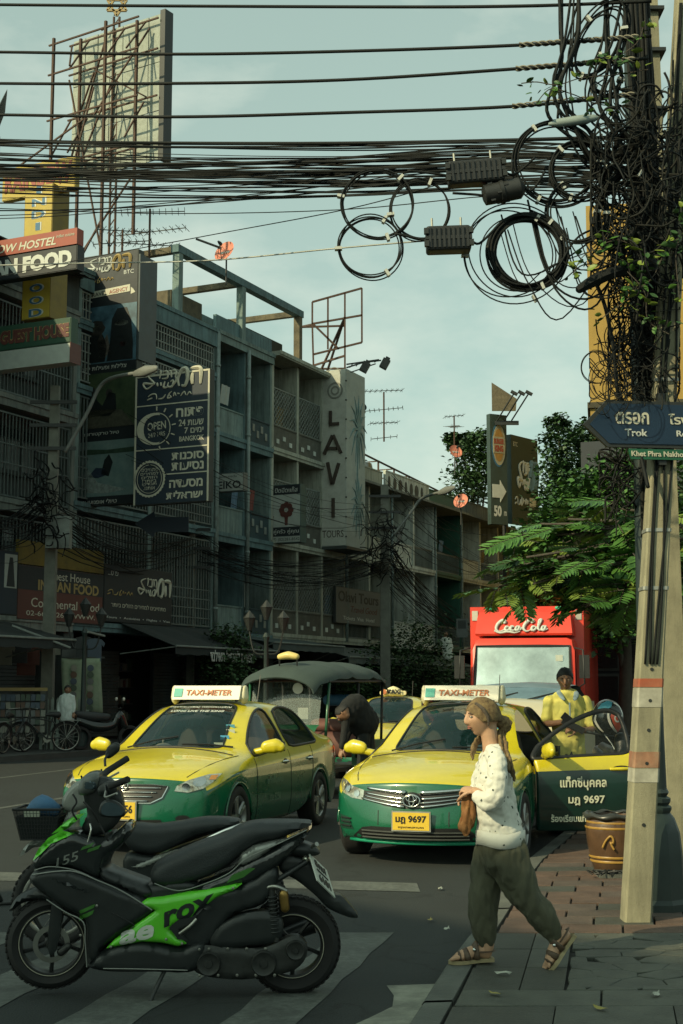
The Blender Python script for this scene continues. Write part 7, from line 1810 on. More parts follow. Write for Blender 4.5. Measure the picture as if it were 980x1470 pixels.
B.panel('switch_housing',[(150,1128),(168,1120),(176,1132),(168,1142),(152,1140)],.05,m_mb,.03,y0=.13); B.tube('chrome_key_ring',[(137,1180,.12),(139,1189,.13),(135,1205,.13)],.005,m_chr)
for L_ in ([(112,1140,.1),(118,1150,.12),(112,1162,.12),(118,1175,.1)],[(150,1180,.12),(158,1192,.14),(164,1206,.12)],[(128,1150,.12),(140,1160,.15),(150,1178,.13)]): B.tube('brake_hose',L_,.005,m_rub)
# inner leg shield, floor, centre tunnel
B.panel('leg_shield',[(150,1210),(166,1196),(172,1210),(160,1238),(164,1246),(190,1256),(220,1268),(224,1280),(208,1284),(180,1270),(150,1256)],.13,m_mb,.06)
B.panel('centre_tunnel',[(180,1262),(208,1268),(240,1262),(262,1258),(290,1268),(262,1284),(226,1300),(205,1290)],.10,m_mb,.05)
B.panel('floor_board',[(137,1372),(164,1350),(212,1341),(262,1349),(284,1342),(300,1340),(296,1372),(276,1384),(230,1383),(180,1383),(150,1380)],.17,m_mb,.05)
# green panel with lettering
gp = B.panel('side_panel',[(208,1288),(218,1283),(240,1281),(262,1277),(299,1271),(350,1262),(338,1271),(315,1280),(298,1293),(278,1310),(256,1317),(250,1324),(262,1334),(274,1343),(262,1347),(240,1342),(212,1340),(163,1349),(174,1338),(231,1298),(209,1291)],.165,m_gg,.035,curve=False,res=.014,edge=.9)
B.panel('panel_backing',[(226,1300),(260,1280),(350,1264),(392,1240),(400,1262),(380,1292),(340,1306),(318,1330),(300,1352),(262,1350),(235,1335)],.14,m_mb,.06)
conf_text([gp],'ae',B.p(205,1330)[0],B.p(205,1330)[2],.19,.07,R(14),M('panel_letter_white',(.45,.48,.42),.5),TB,.004,shear=.3,bold=.035); conf_text([gp],'rox',B.p(277,1297)[0],B.p(277,1297)[2],.30,.075,R(21),m_mb,TB,.004,shear=.3,bold=.035)
B.skin('panel_slot',[(250,1320),(262,1310),(280,1306),(290,1302),(276,1316),(262,1322),(276,1338),(262,1336)],.166,m_mb)
B.tube('passenger_peg',[(265,1328,.18),(278,1318,.19),(288,1308,.18)],.010,m_steel2)
# seat, tail
B.panel('seat',[(222,1246),(236,1234),(262,1222),(290,1210),(322,1200),(345,1188),(368,1182),(400,1181),(438,1182),(446,1185),(426,1193),(402,1203),(372,1210),(352,1222),(328,1242),(300,1256),(262,1268),(234,1270),(222,1262)],.115,m_seat,.06)
B.panel('tail_cowl',[(262,1274),(300,1262),(330,1250),(352,1234),(380,1222),(412,1206),(440,1194),(447,1188),(436,1206),(410,1232),(388,1250),(362,1264),(330,1270),(299,1278)],.125,m_gb,.06,curve=False)
B.panel('silver_trim',[(343,1237),(348,1223),(364,1212),(388,1206),(412,1202),(394,1214),(372,1230),(352,1240)],.132,m_sgm,.02,curve=False,res=.012)
B.skin('green_flash',[(328,1262),(336,1251),(360,1241),(368,1242),(352,1254)],.124,M('dark_green_flash',(.035,.13,.02),.4));
B.panel('tail_lamp_unit',[(412,1210),(440,1212),(458,1222),(452,1228),(425,1228),(408,1224)],.08,m_mb,.03); B.panel('tail_lamp',[(433,1232),(440,1227),(445,1235),(438,1241)],.05,m_lens,.02,res=.012)
B.tube('indicator_stem',[(448,1214,.1),(454,1208,.14)],.012,m_steel2,curve=False)
B.panel('rear_fender',[(404,1228),(436,1232),(458,1250),(476,1280),(492,1288),(512,1312),(508,1316),(494,1313),(470,1302),(452,1284),(424,1262),(402,1250)],.05,m_mb,.03)
# number plate, tilted back, turned outwards
pc = B.p(462,1254,.05); rt = V((-.16*268/268,.0,0)); mt = frame(pc,V((-.55,-.80,-.16)),V((-.30,.0,1))) if False else frame(pc,V((-.35,-.60,-.35)),V((.52,-.02,.85)))
mt = frame(pc+V((-.0,.03,0)),V((-.42,-.52,-.50)),V((.50,-.02,.80)))
PL = MB(); PL.box(-.095,.095,-.095,.095,-.006,0); po = PL.build('number_plate',m_pw2,TB); po.data.transform(mt)
for s_,yy,hh in (('8กฬ',.052,.05),('กรุงเทพมหานคร',.0,.018),('6101',-.048,.055)): me = glyphs(s_,.12,hh,ext=.001,bold=.03); me.materials.clear(); me.materials.append(m_trim); me.transform(mt @ Matrix.Translation((0,yy,.003))); link('lettering',me,po)
def gap(nm,L_,y,r_=.0035,m=m_trim): B.tube(nm,[(a,b_,y) for a,b_ in L_],r_,m)  # pale grey lines are highlights painted along panel edges; trim-black ones are gaps
gap('glint_and_gap',[(60,1248),(112,1243),(150,1256),(186,1272),(226,1297)],.158,.004,m_sgm); gap('glint_and_gap',[(137,1374),(134,1340),(131,1313),(106,1299),(80,1282)],.156,.0035,m_sgm)
gap('glint_and_gap',[(228,1262),(262,1272),(300,1262),(332,1248),(356,1228),(400,1208),(440,1189)],.130,.003,m_sgm); gap('glint_and_gap',[(62,1243),(84,1238),(118,1243),(148,1256)],.140,.003,m_sgm)
gap('glint_and_gap',[(160,1375),(210,1376),(276,1378)],.172,.003,m_sgm); gap('glint_and_gap',[(170,1300),(200,1316),(196,1322)],.158,.003,m_trim)
for bx,by in ((170,1346),(338,1267),(268,1342),(246,1336),(150,1290),(128,1330),(292,1350)): q = MB(); q.lathe([(.007,0),(.007,.005),(.001,.006)],8,Matrix.Translation(B.p(bx,by,.166)) @ Matrix.Rotation(-PI/2,4,'X')); q.build('bolt',m_steel2,TB)
# engine and running gear
B.panel('air_box',[(306,1343),(314,1325),(337,1309),(368,1301),(396,1303),(407,1316),(405,1336),(384,1346),(344,1349),(318,1352)],.05,m_mb,.05,y0=.10)
B.panel('transmission_case',[(276,1352),(300,1346),(340,1350),(384,1349),(420,1334),(438,1342),(440,1362),(424,1380),(392,1388),(350,1393),(305,1389),(282,1378)],.045,m_eng,.03,y0=.11)
for cx,cy,r_ in ((305,1370,.062),(381,1370,.066),(425,1352,.05)):
 q = MB(); q.lathe([(r_,-.02),(r_,.012),(r_*.9,.02),(r_*.72,.014),(r_*.35,.014),(r_*.3,.022),(.001,.022)],26,Matrix.Translation(B.p(cx,cy,.155)) @ Matrix.Rotation(-PI/2,4,'X')); q.build('case_cover',m_eng,TB,smooth=40)
for k in range(9): x = 292+13*k; q = MB(); q.lathe([(.008,0),(.008,.006),(.001,.007)],8,Matrix.Translation(B.p(x,1386-(k % 2)*36,.156)) @ Matrix.Rotation(-PI/2,4,'X')); q.build('bolt',m_steel2,TB)
B.panel('engine_block',[(262,1350),(300,1330),(330,1320),(360,1352),(330,1388),(276,1384)],.08,m_eng,.05)
for y in (.13,):
 B.tube('shock_absorber',[(398,1342,y),(391,1270,y)],.018,m_eng,curve=False); q = MB(); a,b_ = B.p(397,1330,y),B.p(392,1276,y); q.tube([a.lerp(b_,t/70)+V((math.cos(t*.9),math.sin(t*.9),0))*.027 for t in range(71)],.0055,5); q.build('shock_spring',m_mb,TB,smooth=True)
 q = MB(); limb(q,[B.p(410,1295,y+.02),B.p(408,1276,y+.02)],[.024,.024],10); q.build('reservoir',m_gold,TB,smooth=True); B.tube('shock_clamp',[(386,1268,y),(398,1266,y+.02),(412,1272,y+.02)],.012,m_steel2)
B.tube('exhaust',[(300,1380,-.08),(360,1372,-.14),(430,1345,-.17),(452,1338,-.17)],.045,m_mb)
B.tube('side_stand',[(244,1380,.12),(233,1402,.16),(223,1424,.22)],.011,m_irond,n=8); q = MB(); q.box(B.p(229,0)[0]-.02,B.p(229,0)[0]+.045,.19,.24,.0,.012); q.build('stand_foot',m_irond,TB)
B.tube('frame_tube',[(262,1350,.1),(320,1300,.1),(395,1262,.09),(440,1236,.06)],.014,m_mb)
for y in (-.1,): B.panel('muffler_guard',[(392,1335),(430,1322),(456,1330),(450,1348),(400,1356)],.02,m_mb,.02,y0=-.2)
# --- second motorbike behind it, with the front basket
T2 = thing('motorbike','grey underbone motorbike with black front basket parked behind the black scooter','motorbike',gnd(340,1345,0),PI); T2.location.y = 8.95
B2 = Bike(T2,340,1343,225); m_gr = M('grey_bike_plastic',(.17,.18,.16),.35,var=.1,coat=.4)
mwheel(B2,T2,91,1282,.277,.07,.215,24,.09,R(3),wire=True); mwheel(B2,T2,352,1282,.277,.08,.215,24,0,wire=True)
for y in (.07,-.07): B2.tube('fork_leg',[(91,1282,y),(110,1225,y),(122,1190,y)],.018,m_gr)
B2.panel('front_fender',[(38,1220),(46,1206),(60,1197),(76,1196),(96,1206),(110,1222),(98,1216),(78,1208),(58,1208),(46,1216)],.05,m_gr,.04)
B2.panel('leg_shield',[(88,1205),(96,1182),(106,1160),(112,1152),(118,1160),(120,1190),(140,1240),(150,1300),(138,1290),(118,1240),(98,1215)],.10,m_gr,.06)
B2.panel('headlamp_cowl',[(98,1146),(104,1130),(118,1116),(136,1114),(150,1128),(146,1144),(124,1156),(106,1158)],.11,m_gr,.07); B2.panel('headlight',[(98,1144),(102,1132),(110,1128),(110,1146)],.08,m_lens,.03)
B2.tube('handlebar',[(140,1118,-.33),(128,1126,-.1),(128,1126,.1),(146,1124,.33)],.013,m_mb)
for y in (-.34,.34): B2.tube('mirror_stalk',[(140,1120,y),(136,1104,y*1.05)],.006,m_mb)
B2.panel('seat',[(188,1180),(200,1174),(226,1176),(262,1172),(300,1166),(342,1168),(346,1176),(320,1184),(286,1192),(262,1204),(230,1216),(200,1212),(186,1196)],.12,m_seat,.07)
B2.panel('side_cover',[(190,1215),(230,1218),(264,1206),(300,1194),(332,1184),(344,1196),(310,1222),(270,1250),(220,1262),(190,1250)],.12,m_mb,.05); B2.panel('side_strip',[(196,1232),(220,1222),(262,1208),(300,1196),(290,1204),(250,1220),(214,1236)],.13,m_gr,.02,res=.014)
B2.tube('grab_rail',[(296,1198,.12),(326,1184,.12),(350,1176,.1),(356,1178,0),(350,1176,-.1)],.014,m_chr); B2.panel('tail_piece',[(322,1198),(334,1182),(356,1176),(362,1180),(350,1192),(330,1200)],.09,m_steel2,.03)
B2.panel('engine',[(160,1270),(200,1256),(260,1262),(276,1290),(250,1312),(190,1312),(164,1296)],.1,m_eng,.05)
# basket
q = MB(); x0,x1 = B2.p(100,0)[0],B2.p(34,0)[0]; xb0,xb1 = B2.p(92,0)[0],B2.p(44,0)[0]; zt,zb_ = B2.p(0,1153)[2],B2.p(0,1195)[2]
def bk(u,v,t): X0,X1 = xb0+(x0-xb0)*t,xb1+(x1-xb1)*t; hw = .13+.04*t; return V((X0+(X1-X0)*u,-hw+2*hw*v,zb_+(zt-zb_)*t))
for t,r_ in ((1,.008),(.97,.004),(0,.005)): q.tube([bk(u,v,t) for u,v in ((0,0),(1,0),(1,1),(0,1))],r_,5,closed=True)
for k in range(15):
 u = k/14
 for v in (0,1): q.tube([bk(u,v,0),bk(u,v,1)],.0022,4); q.tube([bk(v,u,0),bk(v,u,1)],.0022,4)
 q.tube([bk(u,0,0),bk(u,1,0)],.0022,4)
for k in range(1,8): q.tube([bk(u,v,k/8) for u,v in ((0,0),(1,0),(1,1),(0,1))],.002,4,closed=True)
ba = q.build('front_basket',m_trim,T2)
q = MB(); q.quadgrid([[bk(u,v,t) for u,v in ((.02,.02),(.98,.02),(.98,.98),(.02,.98),(.02,.02))] for t in (.02,.75)]); q.build('basket_liner',M('liner_black',(.02,.024,.024),.8),ba)
q = MB(); limb(q,[B2.p(54,1158,0),B2.p(68,1150,.02),B2.p(84,1156,0)],[.045,.07,.045],12); o = q.build('cloth_bundle',M('bundle_blue',(.05,.13,.24),.7,var=.3,scale=9),smooth=True,label='blue cloth bundle lying in the front basket of the grey motorbike',cat='bundle'); o.matrix_world = Matrix.Translation(T2.location) @ Matrix.Rotation(PI,4,'Z')
q = MB(); q.box(-.05,.05,-.01,.0,-.03,.03); o = q.build('card_box',M('pale_carton',(.35,.38,.30),.7),label='small pale carton in the basket against the blue bundle',cat='carton'); o.location = T2.location+V((-(B2.p(58,1160)[0]),-.10,B2.p(58,1162)[2]))
# stand foot and tyre of a motorbike cut by the left edge
T3 = thing('parked_stand','black motorbike stand leg cut off by the left frame edge on the crosswalk','stand',gnd(6,1300,0))
q = MB(); q.tube([(-.2,0,.38),(-.02,0,.03)],.016,7); q.build('stand_leg',m_irond,T3,smooth=True); q = MB(); q.tube([(-.14,.0,.012),(.06,0,.02)],.014,6); q.build('stand_foot',m_irond,T3,smooth=True)
# ================================================================ people
m_skin = M('skin_fair',(.42,.25,.155),.55,var=.1,scale=30); m_skinb = M('skin_brown',(.23,.12,.07),.55,var=.12,scale=30)
m_lip = M('lips',(.26,.09,.07),.5); m_hair = M('dark_hair',(.012,.011,.010),.6,var=.3,scale=60,bump=.4,bscale=200); m_hairg = M('grey_brown_hair',(.07,.055,.04),.7,var=.4,scale=70,bump=.4,bscale=200)
m_eyew = M('eye_white',(.5,.47,.42),.3); m_iris = M('iris',(.03,.022,.015),.2)
def head_mesh(mb,c,fwd,h=.225,up=(0,0,1),fem=False):
 """head with brow, eye sockets, nose, lips, chin and jaw; c = centre, fwd = where the face looks"""
 f = V(fwd).normalized(); u = V(up); u = (u-f*u.dot(f)).normalized(); s = f.cross(u)      # s = its right side
 H = h/2; nlon,nlat = 72,56; rows = []
 g = lambda x,x0,w_: math.exp(-((x-x0)/w_)**2)
 for i in range(nlat+1):
  la = -90+180*i/nlat; row = []
  for j in range(nlon):
   lo = -180+360*j/nlon; L_,O = R(la),R(lo)
   a,b_,cc = H*.88,H*.70,H
   x = a*math.cos(L_)*math.cos(O); y = b_*math.cos(L_)*math.sin(O); z = cc*math.sin(L_)
   t = z/H
   if t < -.1: k = 1-.34*((-.1-t)/.9)**1.3; y *= k; x *= (1-.22*((-.1-t)/.9)**1.5) if x > 0 else (1-.45*((-.1-t)/.9))
   if x < 0: x *= 1.10
   if x > 0 and abs(t) < 1: x = x*(1-.12*g(lo,0,70)*(t > -.2)*0)
   fr = max(0,math.cos(O))
   al = abs(lo)
   d = .0
   d += H*.225*g(lo,0,8)*(g(la,-12,9) if la < -12 else g(la,-12,22))           # nose
   d += H*.07*g(al,9,5)*g(la,-15,6)                                                # nostrils
   d -= H*.085*g(al,23,11)*g(la,5,8)                                               # sockets
   d += H*.040*g(al,20,16)*g(la,18,6)                                              # brow
   d += H*.055*g(lo,0,17)*g(la,-28,4)+H*.05*g(lo,0,14)*g(la,-36,4)             # lips
   d -= H*.030*g(lo,0,17)*g(la,-32,1.8)
   d += H*.10*g(lo,0,18)*g(la,-54,11)                                              # chin
   d += H*.035*g(al,42,16)*g(la,-8,14)                                             # cheekbones
   p = V((x,y,z)); n = V((math.cos(L_)*math.cos(O),math.cos(L_)*math.sin(O),math.sin(L_))); p += n*d
   row.append(V(c)+f*p.x+s*p.y+u*p.z)
  rows.append(row)
 b = mb.quadgrid(rows,closeu=True); mb.f.append(tuple(b+j for j in range(nlon-1,-1,-1))); mb.m.append(0); mb.f.append(tuple(b+nlat*nlon+j for j in range(nlon))); mb.m.append(0)
 for sd in (1,-1):                                            # ears
  e = V(c)+s*(sd*H*.70)-f*H*.12-u*H*.08; limb(mb,[e+u*H*.16,e,e-u*H*.14],[H*.11,H*.10,H*.07],8,flat=.5,up=tuple(s))
 return f,s,u,H
def face_parts(T,c,f,s,u,H,skinm,brow):
 for sd in (1,-1):
  e = V(c)+f*H*.775+s*(sd*H*.31)+u*H*.075; q = MB(); q.ell(e,(H*.095,H*.095,H*.06),12); eo = q.build('eye',m_eyew,T,smooth=True)
  q = MB(); q.ell(e+f*H*.072,(H*.032,H*.035,H*.05),10); q.build('iris',m_iris,eo,smooth=True)
  q = MB(); limb(q,[e+f*H*.09-s*(sd*H*.12)+u*H*.15,e+f*H*.11+u*H*.2,e+f*H*.0+s*(sd*H*.14)+u*H*.15],[H*.022,H*.03,H*.015],6); q.build('eyebrow',brow,T,smooth=True)
  q = MB(); limb(q,[e+f*H*.05-s*(sd*H*.11)+u*H*.02,e+f*H*.10+u*H*.085,e+f*H*.03+s*(sd*H*.12)+u*H*.03],[H*.018,H*.03,H*.018],6); q.build('eyelid',skinm,T,smooth=True)
 q = MB(); m0 = V(c)+f*H*.84-u*H*.48
 limb(q,[m0-s*H*.17-f*H*.055,m0+f*H*.015+u*H*.015,m0+s*H*.17-f*H*.055],[H*.018,H*.045,H*.018],8,flat=.6); m1 = m0-u*H*.075; limb(q,[m1-s*H*.15-f*H*.055,m1+f*H*.01,m1+s*H*.15-f*H*.055],[H*.018,H*.045,H*.018],8,flat=.6); q.build('mouth',m_lip if skinm is m_skin else M('lips_brown',(.11,.045,.035),.5),T,smooth=True)
def hand(mb,w,d,n,curl=.6,L_=.175,side=1,spread=.1):
 """palm and five bent fingers: w wrist, d pointing direction, n palm normal"""
 d = V(d).normalized(); n = V(n); n = (n-d*n.dot(d)).normalized(); a = d.cross(n)*side; k = L_/.18
 limb(mb,[w,w+d*.045*k,w+d*.085*k],[.026*k,.036*k,.034*k],10,flat=.42,up=tuple(a))
 for i,(o,ln,rr) in enumerate(((.030,.070,.0085),(.010,.078,.009),(-.010,.072,.0085),(-.029,.055,.0075))):
  p = w+d*.085*k+a*o*k; c_ = curl*(1+.12*i); dd = (d+a*(o*spread*10)).normalized(); pts = [p-d*.02*k,p]
  ang = c_*.55
  for sN in (.42,.32,.26):
   v = dd*math.cos(ang)+n*math.sin(ang); p = p+v*ln*k*sN; pts.append(p); ang += c_*.75
  limb(mb,pts,[rr*k,rr*k,rr*k*.98,rr*k*.9,rr*k*.75],7,sub=2)
 p = w+d*.03*k+a*.028*k; limb(mb,[p,p+(a*.7+d*.6+n*.25)*.035*k,p+(a*.75+d*1.1+n*.7)*.05*k,p+(a*.55+d*1.6+n*1.1)*.055*k],[.013*k,.0115*k,.010*k,.008*k],8,sub=2)
def wrinkle(me,amp,sc,seed=0,zs=.5):
 for v,n in zip(me.vertices,[v.normal.copy() for v in me.vertices]):
  p = v.co; q = V((p.x*sc,p.y*sc,p.z*sc*zs))+V((seed,seed*2,0)); v.co += n*amp*(abs(noise.noise(q))*1.6-.45+.5*noise.noise(q*2.3))
 return me
# --- the walking woman ------------------------------------------------------
ZW = 8.0; KW = 2000/ZW*1.035
WT = gnd(712,1376,SH); WT.y = ZW
PW = thing('person','woman in white dotted blouse, olive trousers and brown headscarf striding off the pavement','person',(WT.x,WT.y,SH))
def w3(px,py,d=0): return V(((px-712)/KW,d,(1376.5-py)/KW))
hc = w3(691,1023.5,0); hf = V((-.95,-.30,-.03))
b = MB(); f,s_,u_,H_ = head_mesh(b,hc,hf,.212,fem=True)
limb(b,[w3(699,1036,.0),w3(702,1058,0),w3(706,1080,0)],[.050,.047,.058],14)
limb(b,[w3(708,1082,0),w3(706,1110,0),w3(708,1150,0),w3(714,1200,0)],[.055,.075,.085,.10],14,flat=1.3)
sh_n,el_n,wr_n = w3(709,1086,-.15),w3(701,1141,-.20),w3(681,1131,-.13)
limb(b,[sh_n,el_n,wr_n,w3(676,1128,-.11)],[.045,.038,.027,.024],10); hand(b,w3(676,1128.5,-.11),(-.55,.75,.1),(.2,.3,-.8),1.1,.165,1)
sh_f,el_f,wr_f = w3(703,1084,.15),w3(690,1135,.19),w3(672,1130,.06)
limb(b,[sh_f,el_f,wr_f],[.042,.036,.026],10); hand(b,w3(675,1131,.05),(-.5,-.8,.0),(.3,-.2,-.8),1.3,.165,-1)
# front leg (planted) and rear leg (pushing off)
limb(b,[w3(707,1205,.07),w3(692,1275,.06),w3(696,1340,.06),w3(694,1358,.06)],[.085,.06,.04,.036],12)
limb(b,[w3(722,1205,-.07),w3(752,1275,-.07),w3(789,1330,-.07),w3(794,1340,-.07)],[.085,.06,.04,.036],12)
def foot(mb,heel,toe,up,side):
 d = (toe-heel); L_ = d.length; d.normalize(); up = (up-d*up.dot(d)).normalized(); a = d.cross(up)
 limb(mb,[heel+up*.035+d*.02,heel+up*.045+d*L_*.35,heel+up*.028+d*L_*.65,heel+up*.018+d*L_*.84],[.034,.036,.036,.026],12,flat=[.8,.95,1.15,1.3],up=tuple(up))
 for k in range(5):
  o = (-.032+.016*k)*side; l_ = (.060,.055,.05,.042,.034)[k]; limb(mb,[heel+d*L_*.78+a*o+up*.018,heel+d*(L_*.78+l_*.6)+a*o*1.1+up*.018,heel+d*(L_*.78+l_)+a*o*1.1+up*.010],[.012,.0105,.0085] if k else [.015,.0135,.011],7,sub=2)
 return d,up,a,L_
hF,tF = w3(699,1370,.06),w3(645,1371,.04); hR,tR = w3(813,1334,-.07),w3(777,1377,-.09)
dF = foot(b,hF,tF,V((0,0,1)),1); dR = foot(b,hR,tR,V((-.66,0,.75)),-1)
me = fuse(b,'body',m_skin,.0048,3,link_=False); body = link('body',me,PW); face_parts(PW,hc,f,s_,u_,H_,m_skin,m_hairg)
# sandals
m_sand = M('sandal_leather',(.085,.055,.035),.6,scale=20); m_sole = M('sandal_sole',(.27,.22,.12),.7,scale=20)
def sandal(h,d4,side):
 d,up,a,L_ = d4; T = thing('sandal','x','x');
 bpy.data.objects.remove(T)
 P_ = [(-.02,-.030),(-.005,-.037),(L_*.4,-.036),(L_*.72,-.050),(L_*.95,-.040),(L_*1.10,-.015),(L_*1.12,.008),(L_*1.02,.035),(L_*.72,.048),(L_*.35,.034),(0,.036),(-.02,.028)]
 q = MB(); q.prism([(v.x,v.y) for v in cat([(x,y,0) for x,y in P_],3,True)],-.016,.004,lambda x,y,z: h+d*x+a*y+up*(z+.004*math.cos(x*16))); so_ = q.build('sandal',m_sole,PW,smooth=40)
 for x0,x1,hh,w_ in ((.62,.70,.055,.018),(.40,.42,.085,.022),(.84,.86,.038,.012)):
  q = MB(); pts = [h+d*(L_*(x0+(x1-x0)*math.sin(t)))+a*(.046 if x0 > .5 else .040)*math.cos(t)+up*(hh*math.sin(t)**.8+.004) for t in [PI*i/12 for i in range(13)]]; q.tube(pts,w_,6,flat=.22,up=tuple(up)); q.build('strap',m_sand,so_,smooth=True)
 q = MB(); pts = [h+d*(L_*.30-(.085+.0)*math.sin(t))+a*.040*math.cos(t)+up*.045 for t in [PI*i/12 for i in range(13)]]; q.tube(pts,.015,6,flat=.25,up=tuple(a)); q.build('strap',m_sand,so_,smooth=True)
 q = MB(); q.ell(h+d*L_*.45-a*side*.042+up*.06,(.011,.011,.011),10); q.build('buckle',m_chr,so_,smooth=True)
sandal(hF,dF,1); sandal(hR,dR,1)
# trousers: wide, gathered at the ankle
b = MB()
limb(b,[w3(713,1188,0),w3(715,1202,0),w3(716,1222,0)],[.122,.134,.128],18,flat=1.25)
limb(b,[w3(708,1215,.07),w3(697,1250,.07),w3(691,1285,.06),w3(692,1320,.06),w3(695,1338,.06),w3(696,1347,.06)],[.104,.095,.086,.078,.064,.044],16)
limb(b,[w3(722,1215,-.07),w3(735,1250,-.07),w3(748,1275,-.07),w3(768,1303,-.07),w3(782,1322,-.07),w3(787,1330,-.07)],[.110,.100,.088,.078,.064,.044],16)
me = fuse(b,'trousers',M('olive_cotton',(.068,.068,.042),.85,var=.18,scale=5,bump=.25,bscale=220),.0075,5,link_=False); wrinkle(me,.018,9,3,.25); wrinkle(me,.010,20,5,.35); link('trousers',me,PW)
# blouse
m_blo = M('white_dotted_cotton',(.56,.56,.50),.85,var=.06,scale=5,bump=.15,bscale=260)
nt = m_blo.node_tree; bs = nt.nodes['Principled BSDF']; old = bs.inputs['Base Color'].links[0].from_socket
tc = nt.nodes.new('ShaderNodeTexCoord'); vo = nt.nodes.new('ShaderNodeTexVoronoi'); vo.inputs['Scale'].default_value = 24; vo.inputs['Randomness'].default_value = .9; lt = nt.nodes.new('ShaderNodeMath'); lt.operation = 'LESS_THAN'; lt.inputs[1].default_value = .155
n5 = nt.nodes.new('ShaderNodeTexNoise'); n5.inputs['Scale'].default_value = 60; ad = nt.nodes.new('ShaderNodeMath'); ad.operation = 'MULTIPLY_ADD'; ad.inputs[1].default_value = .35;
nt.links.new(tc.outputs['Object'],vo.inputs['Vector']); nt.links.new(tc.outputs['Object'],n5.inputs['Vector']); nt.links.new(n5.outputs[0],ad.inputs[0]); nt.links.new(vo.outputs['Distance'],ad.inputs[2]);
sb = nt.nodes.new('ShaderNodeMath'); sb.operation = 'SUBTRACT'; sb.inputs[1].default_value = .175; nt.links.new(ad.outputs[0],sb.inputs[0]); nt.links.new(sb.outputs[0],lt.inputs[0])
mx = nt.nodes.new('ShaderNodeMix'); mx.data_type = 'RGBA'; mx.inputs[7].default_value = (.05,.065,.055,1); nt.links.new(lt.outputs[0],mx.inputs[0]); nt.links.new(old,mx.inputs[6]); nt.links.new(mx.outputs[2],bs.inputs['Base Color'])
b = MB()
limb(b,[w3(708,1086,0),w3(706,1106,0),w3(706,1135,0),w3(711,1165,0),w3(715,1187,0)],[.085,.108,.115,.122,.130],18,flat=[1.6,1.5,1.35,1.3,1.28],up=(1,0,0))
limb(b,[w3(708,1082,.13),w3(707,1076,.06),w3(707,1076,-.06),w3(708,1082,-.13)],[.054,.060,.060,.056],14)
limb(b,[w3(708,1084,-.15),w3(706,1110,-.20),w3(700,1136,-.215),w3(691,1141,-.20),w3(681,1136,-.155)],[.054,.060,.062,.056,.040],14); limb(b,[w3(703,1084,.15),w3(694,1118,.20),w3(688,1133,.18),w3(680,1132,.1)],[.056,.058,.056,.042],14)
me = fuse(b,'blouse',m_blo,.007,4,link_=False); wrinkle(me,.009,11,7,1.3); wrinkle(me,.004,26,9,1); link('blouse',me,PW)
b = MB(); q = [w3(715,1187,0)+V((.139*math.cos(a),.174*math.sin(a),-.030-.008*math.sin(3*a))) for a in [2*PI*i/40 for i in range(40)]]
b.quadgrid([[p+V((0,0,.035)) for p in q],[p*1.0 for p in q],[p+V((0,0,-.045)) for p in q]],closeu=True); link('blouse_hem',modmesh(b.mesh('blouse_hem',m_blo,True),[('SOLIDIFY',dict(thickness=.006))]),PW)
# headscarf with knotted bun and hanging tails
m_scf = M('patterned_scarf',(.060,.028,.014),.85,scale=52,col2=(.24,.17,.075),dirt=.5,dirtcol=(.04,.04,.022))
b = MB(); rows = [];
for i in range(19):
 la = 88-100*i/18; row = []
 for j in range(36):
  lo = 2*PI*j/36; L_ = R(la); H = H_*1.10
  x = H*.88*math.cos(L_)*math.cos(lo)*(1.12 if math.cos(lo) < 0 else 1); y = H*.74*math.cos(L_)*math.sin(lo); z = H*math.sin(L_)*1.0
  front = max(0,math.cos(lo)); lim = H*(.46*front-.36*(1-front)) ;
  if z < lim: sc_ = math.sqrt(max(0,H*H-lim*lim))/H; x = H*.88*sc_*math.cos(lo)*(1.12 if math.cos(lo) < 0 else 1); y = H*.74*sc_*math.sin(lo); z = lim-.0008*(i)
  k = 1+.02*noise.noise(V((x*30,y*30,z*14)))*1.4; row.append(hc+f*x*k+s_*y*k+u_*(z*k))
 rows.append(row)
b.quadgrid(rows,closeu=True); sf = link('headscarf',modmesh(b.mesh('headscarf',m_scf,True),[('SOLIDIFY',dict(thickness=.008))]),PW)
b = MB(); limb(b,[hc-f*.095-u_*.02,hc-f*.14-u_*.045,hc-f*.125-u_*.08],[.042,.042,.030],12); wm = fuse(b,'scarf_bun',m_scf,.006,3,link_=False); wrinkle(wm,.012,22,1,1); link('scarf_bun',wm,sf)
for P_,r_ in (([hc-f*.11-u_*.09+s_*0,hc-f*.12-u_*.14-V((0,.05,0)),w3(722,1078,-.12),w3(728,1096,-.13),w3(733,1112,-.12)],[.030,.028,.032,.026,.012]),([hc-f*.01-u_*.10+V((0,.07,0)),w3(681,1062,.03),w3(677,1072,-.02),w3(675,1083,-.04)],[.02,.024,.022,.010]),([hc-f*.10-u_*.09,w3(716,1070,-.10),w3(722,1086,-.15),w3(724,1100,-.15)],[.024,.024,.02,.01])):
 b = MB(); limb(b,P_,r_,10,flat=.6); wm = b.mesh('scarf_tail',m_scf,True); wm = modmesh(wm,[('SUBSURF',dict(levels=1))]); wrinkle(wm,.008,40,2,.6); link('scarf_tail',wm,sf)
b = MB(); limb(b,[hc+f*.055+u_*.078+s_*(-.045),hc+f*.03+u_*.05-s_*.078,hc+f*.005+u_*.0-s_*.085,hc-f*.0-u_*.04-s_*.080],[.010,.012,.012,.006],8,flat=.5); link('hair',b.mesh('hair',m_hairg,True),PW)
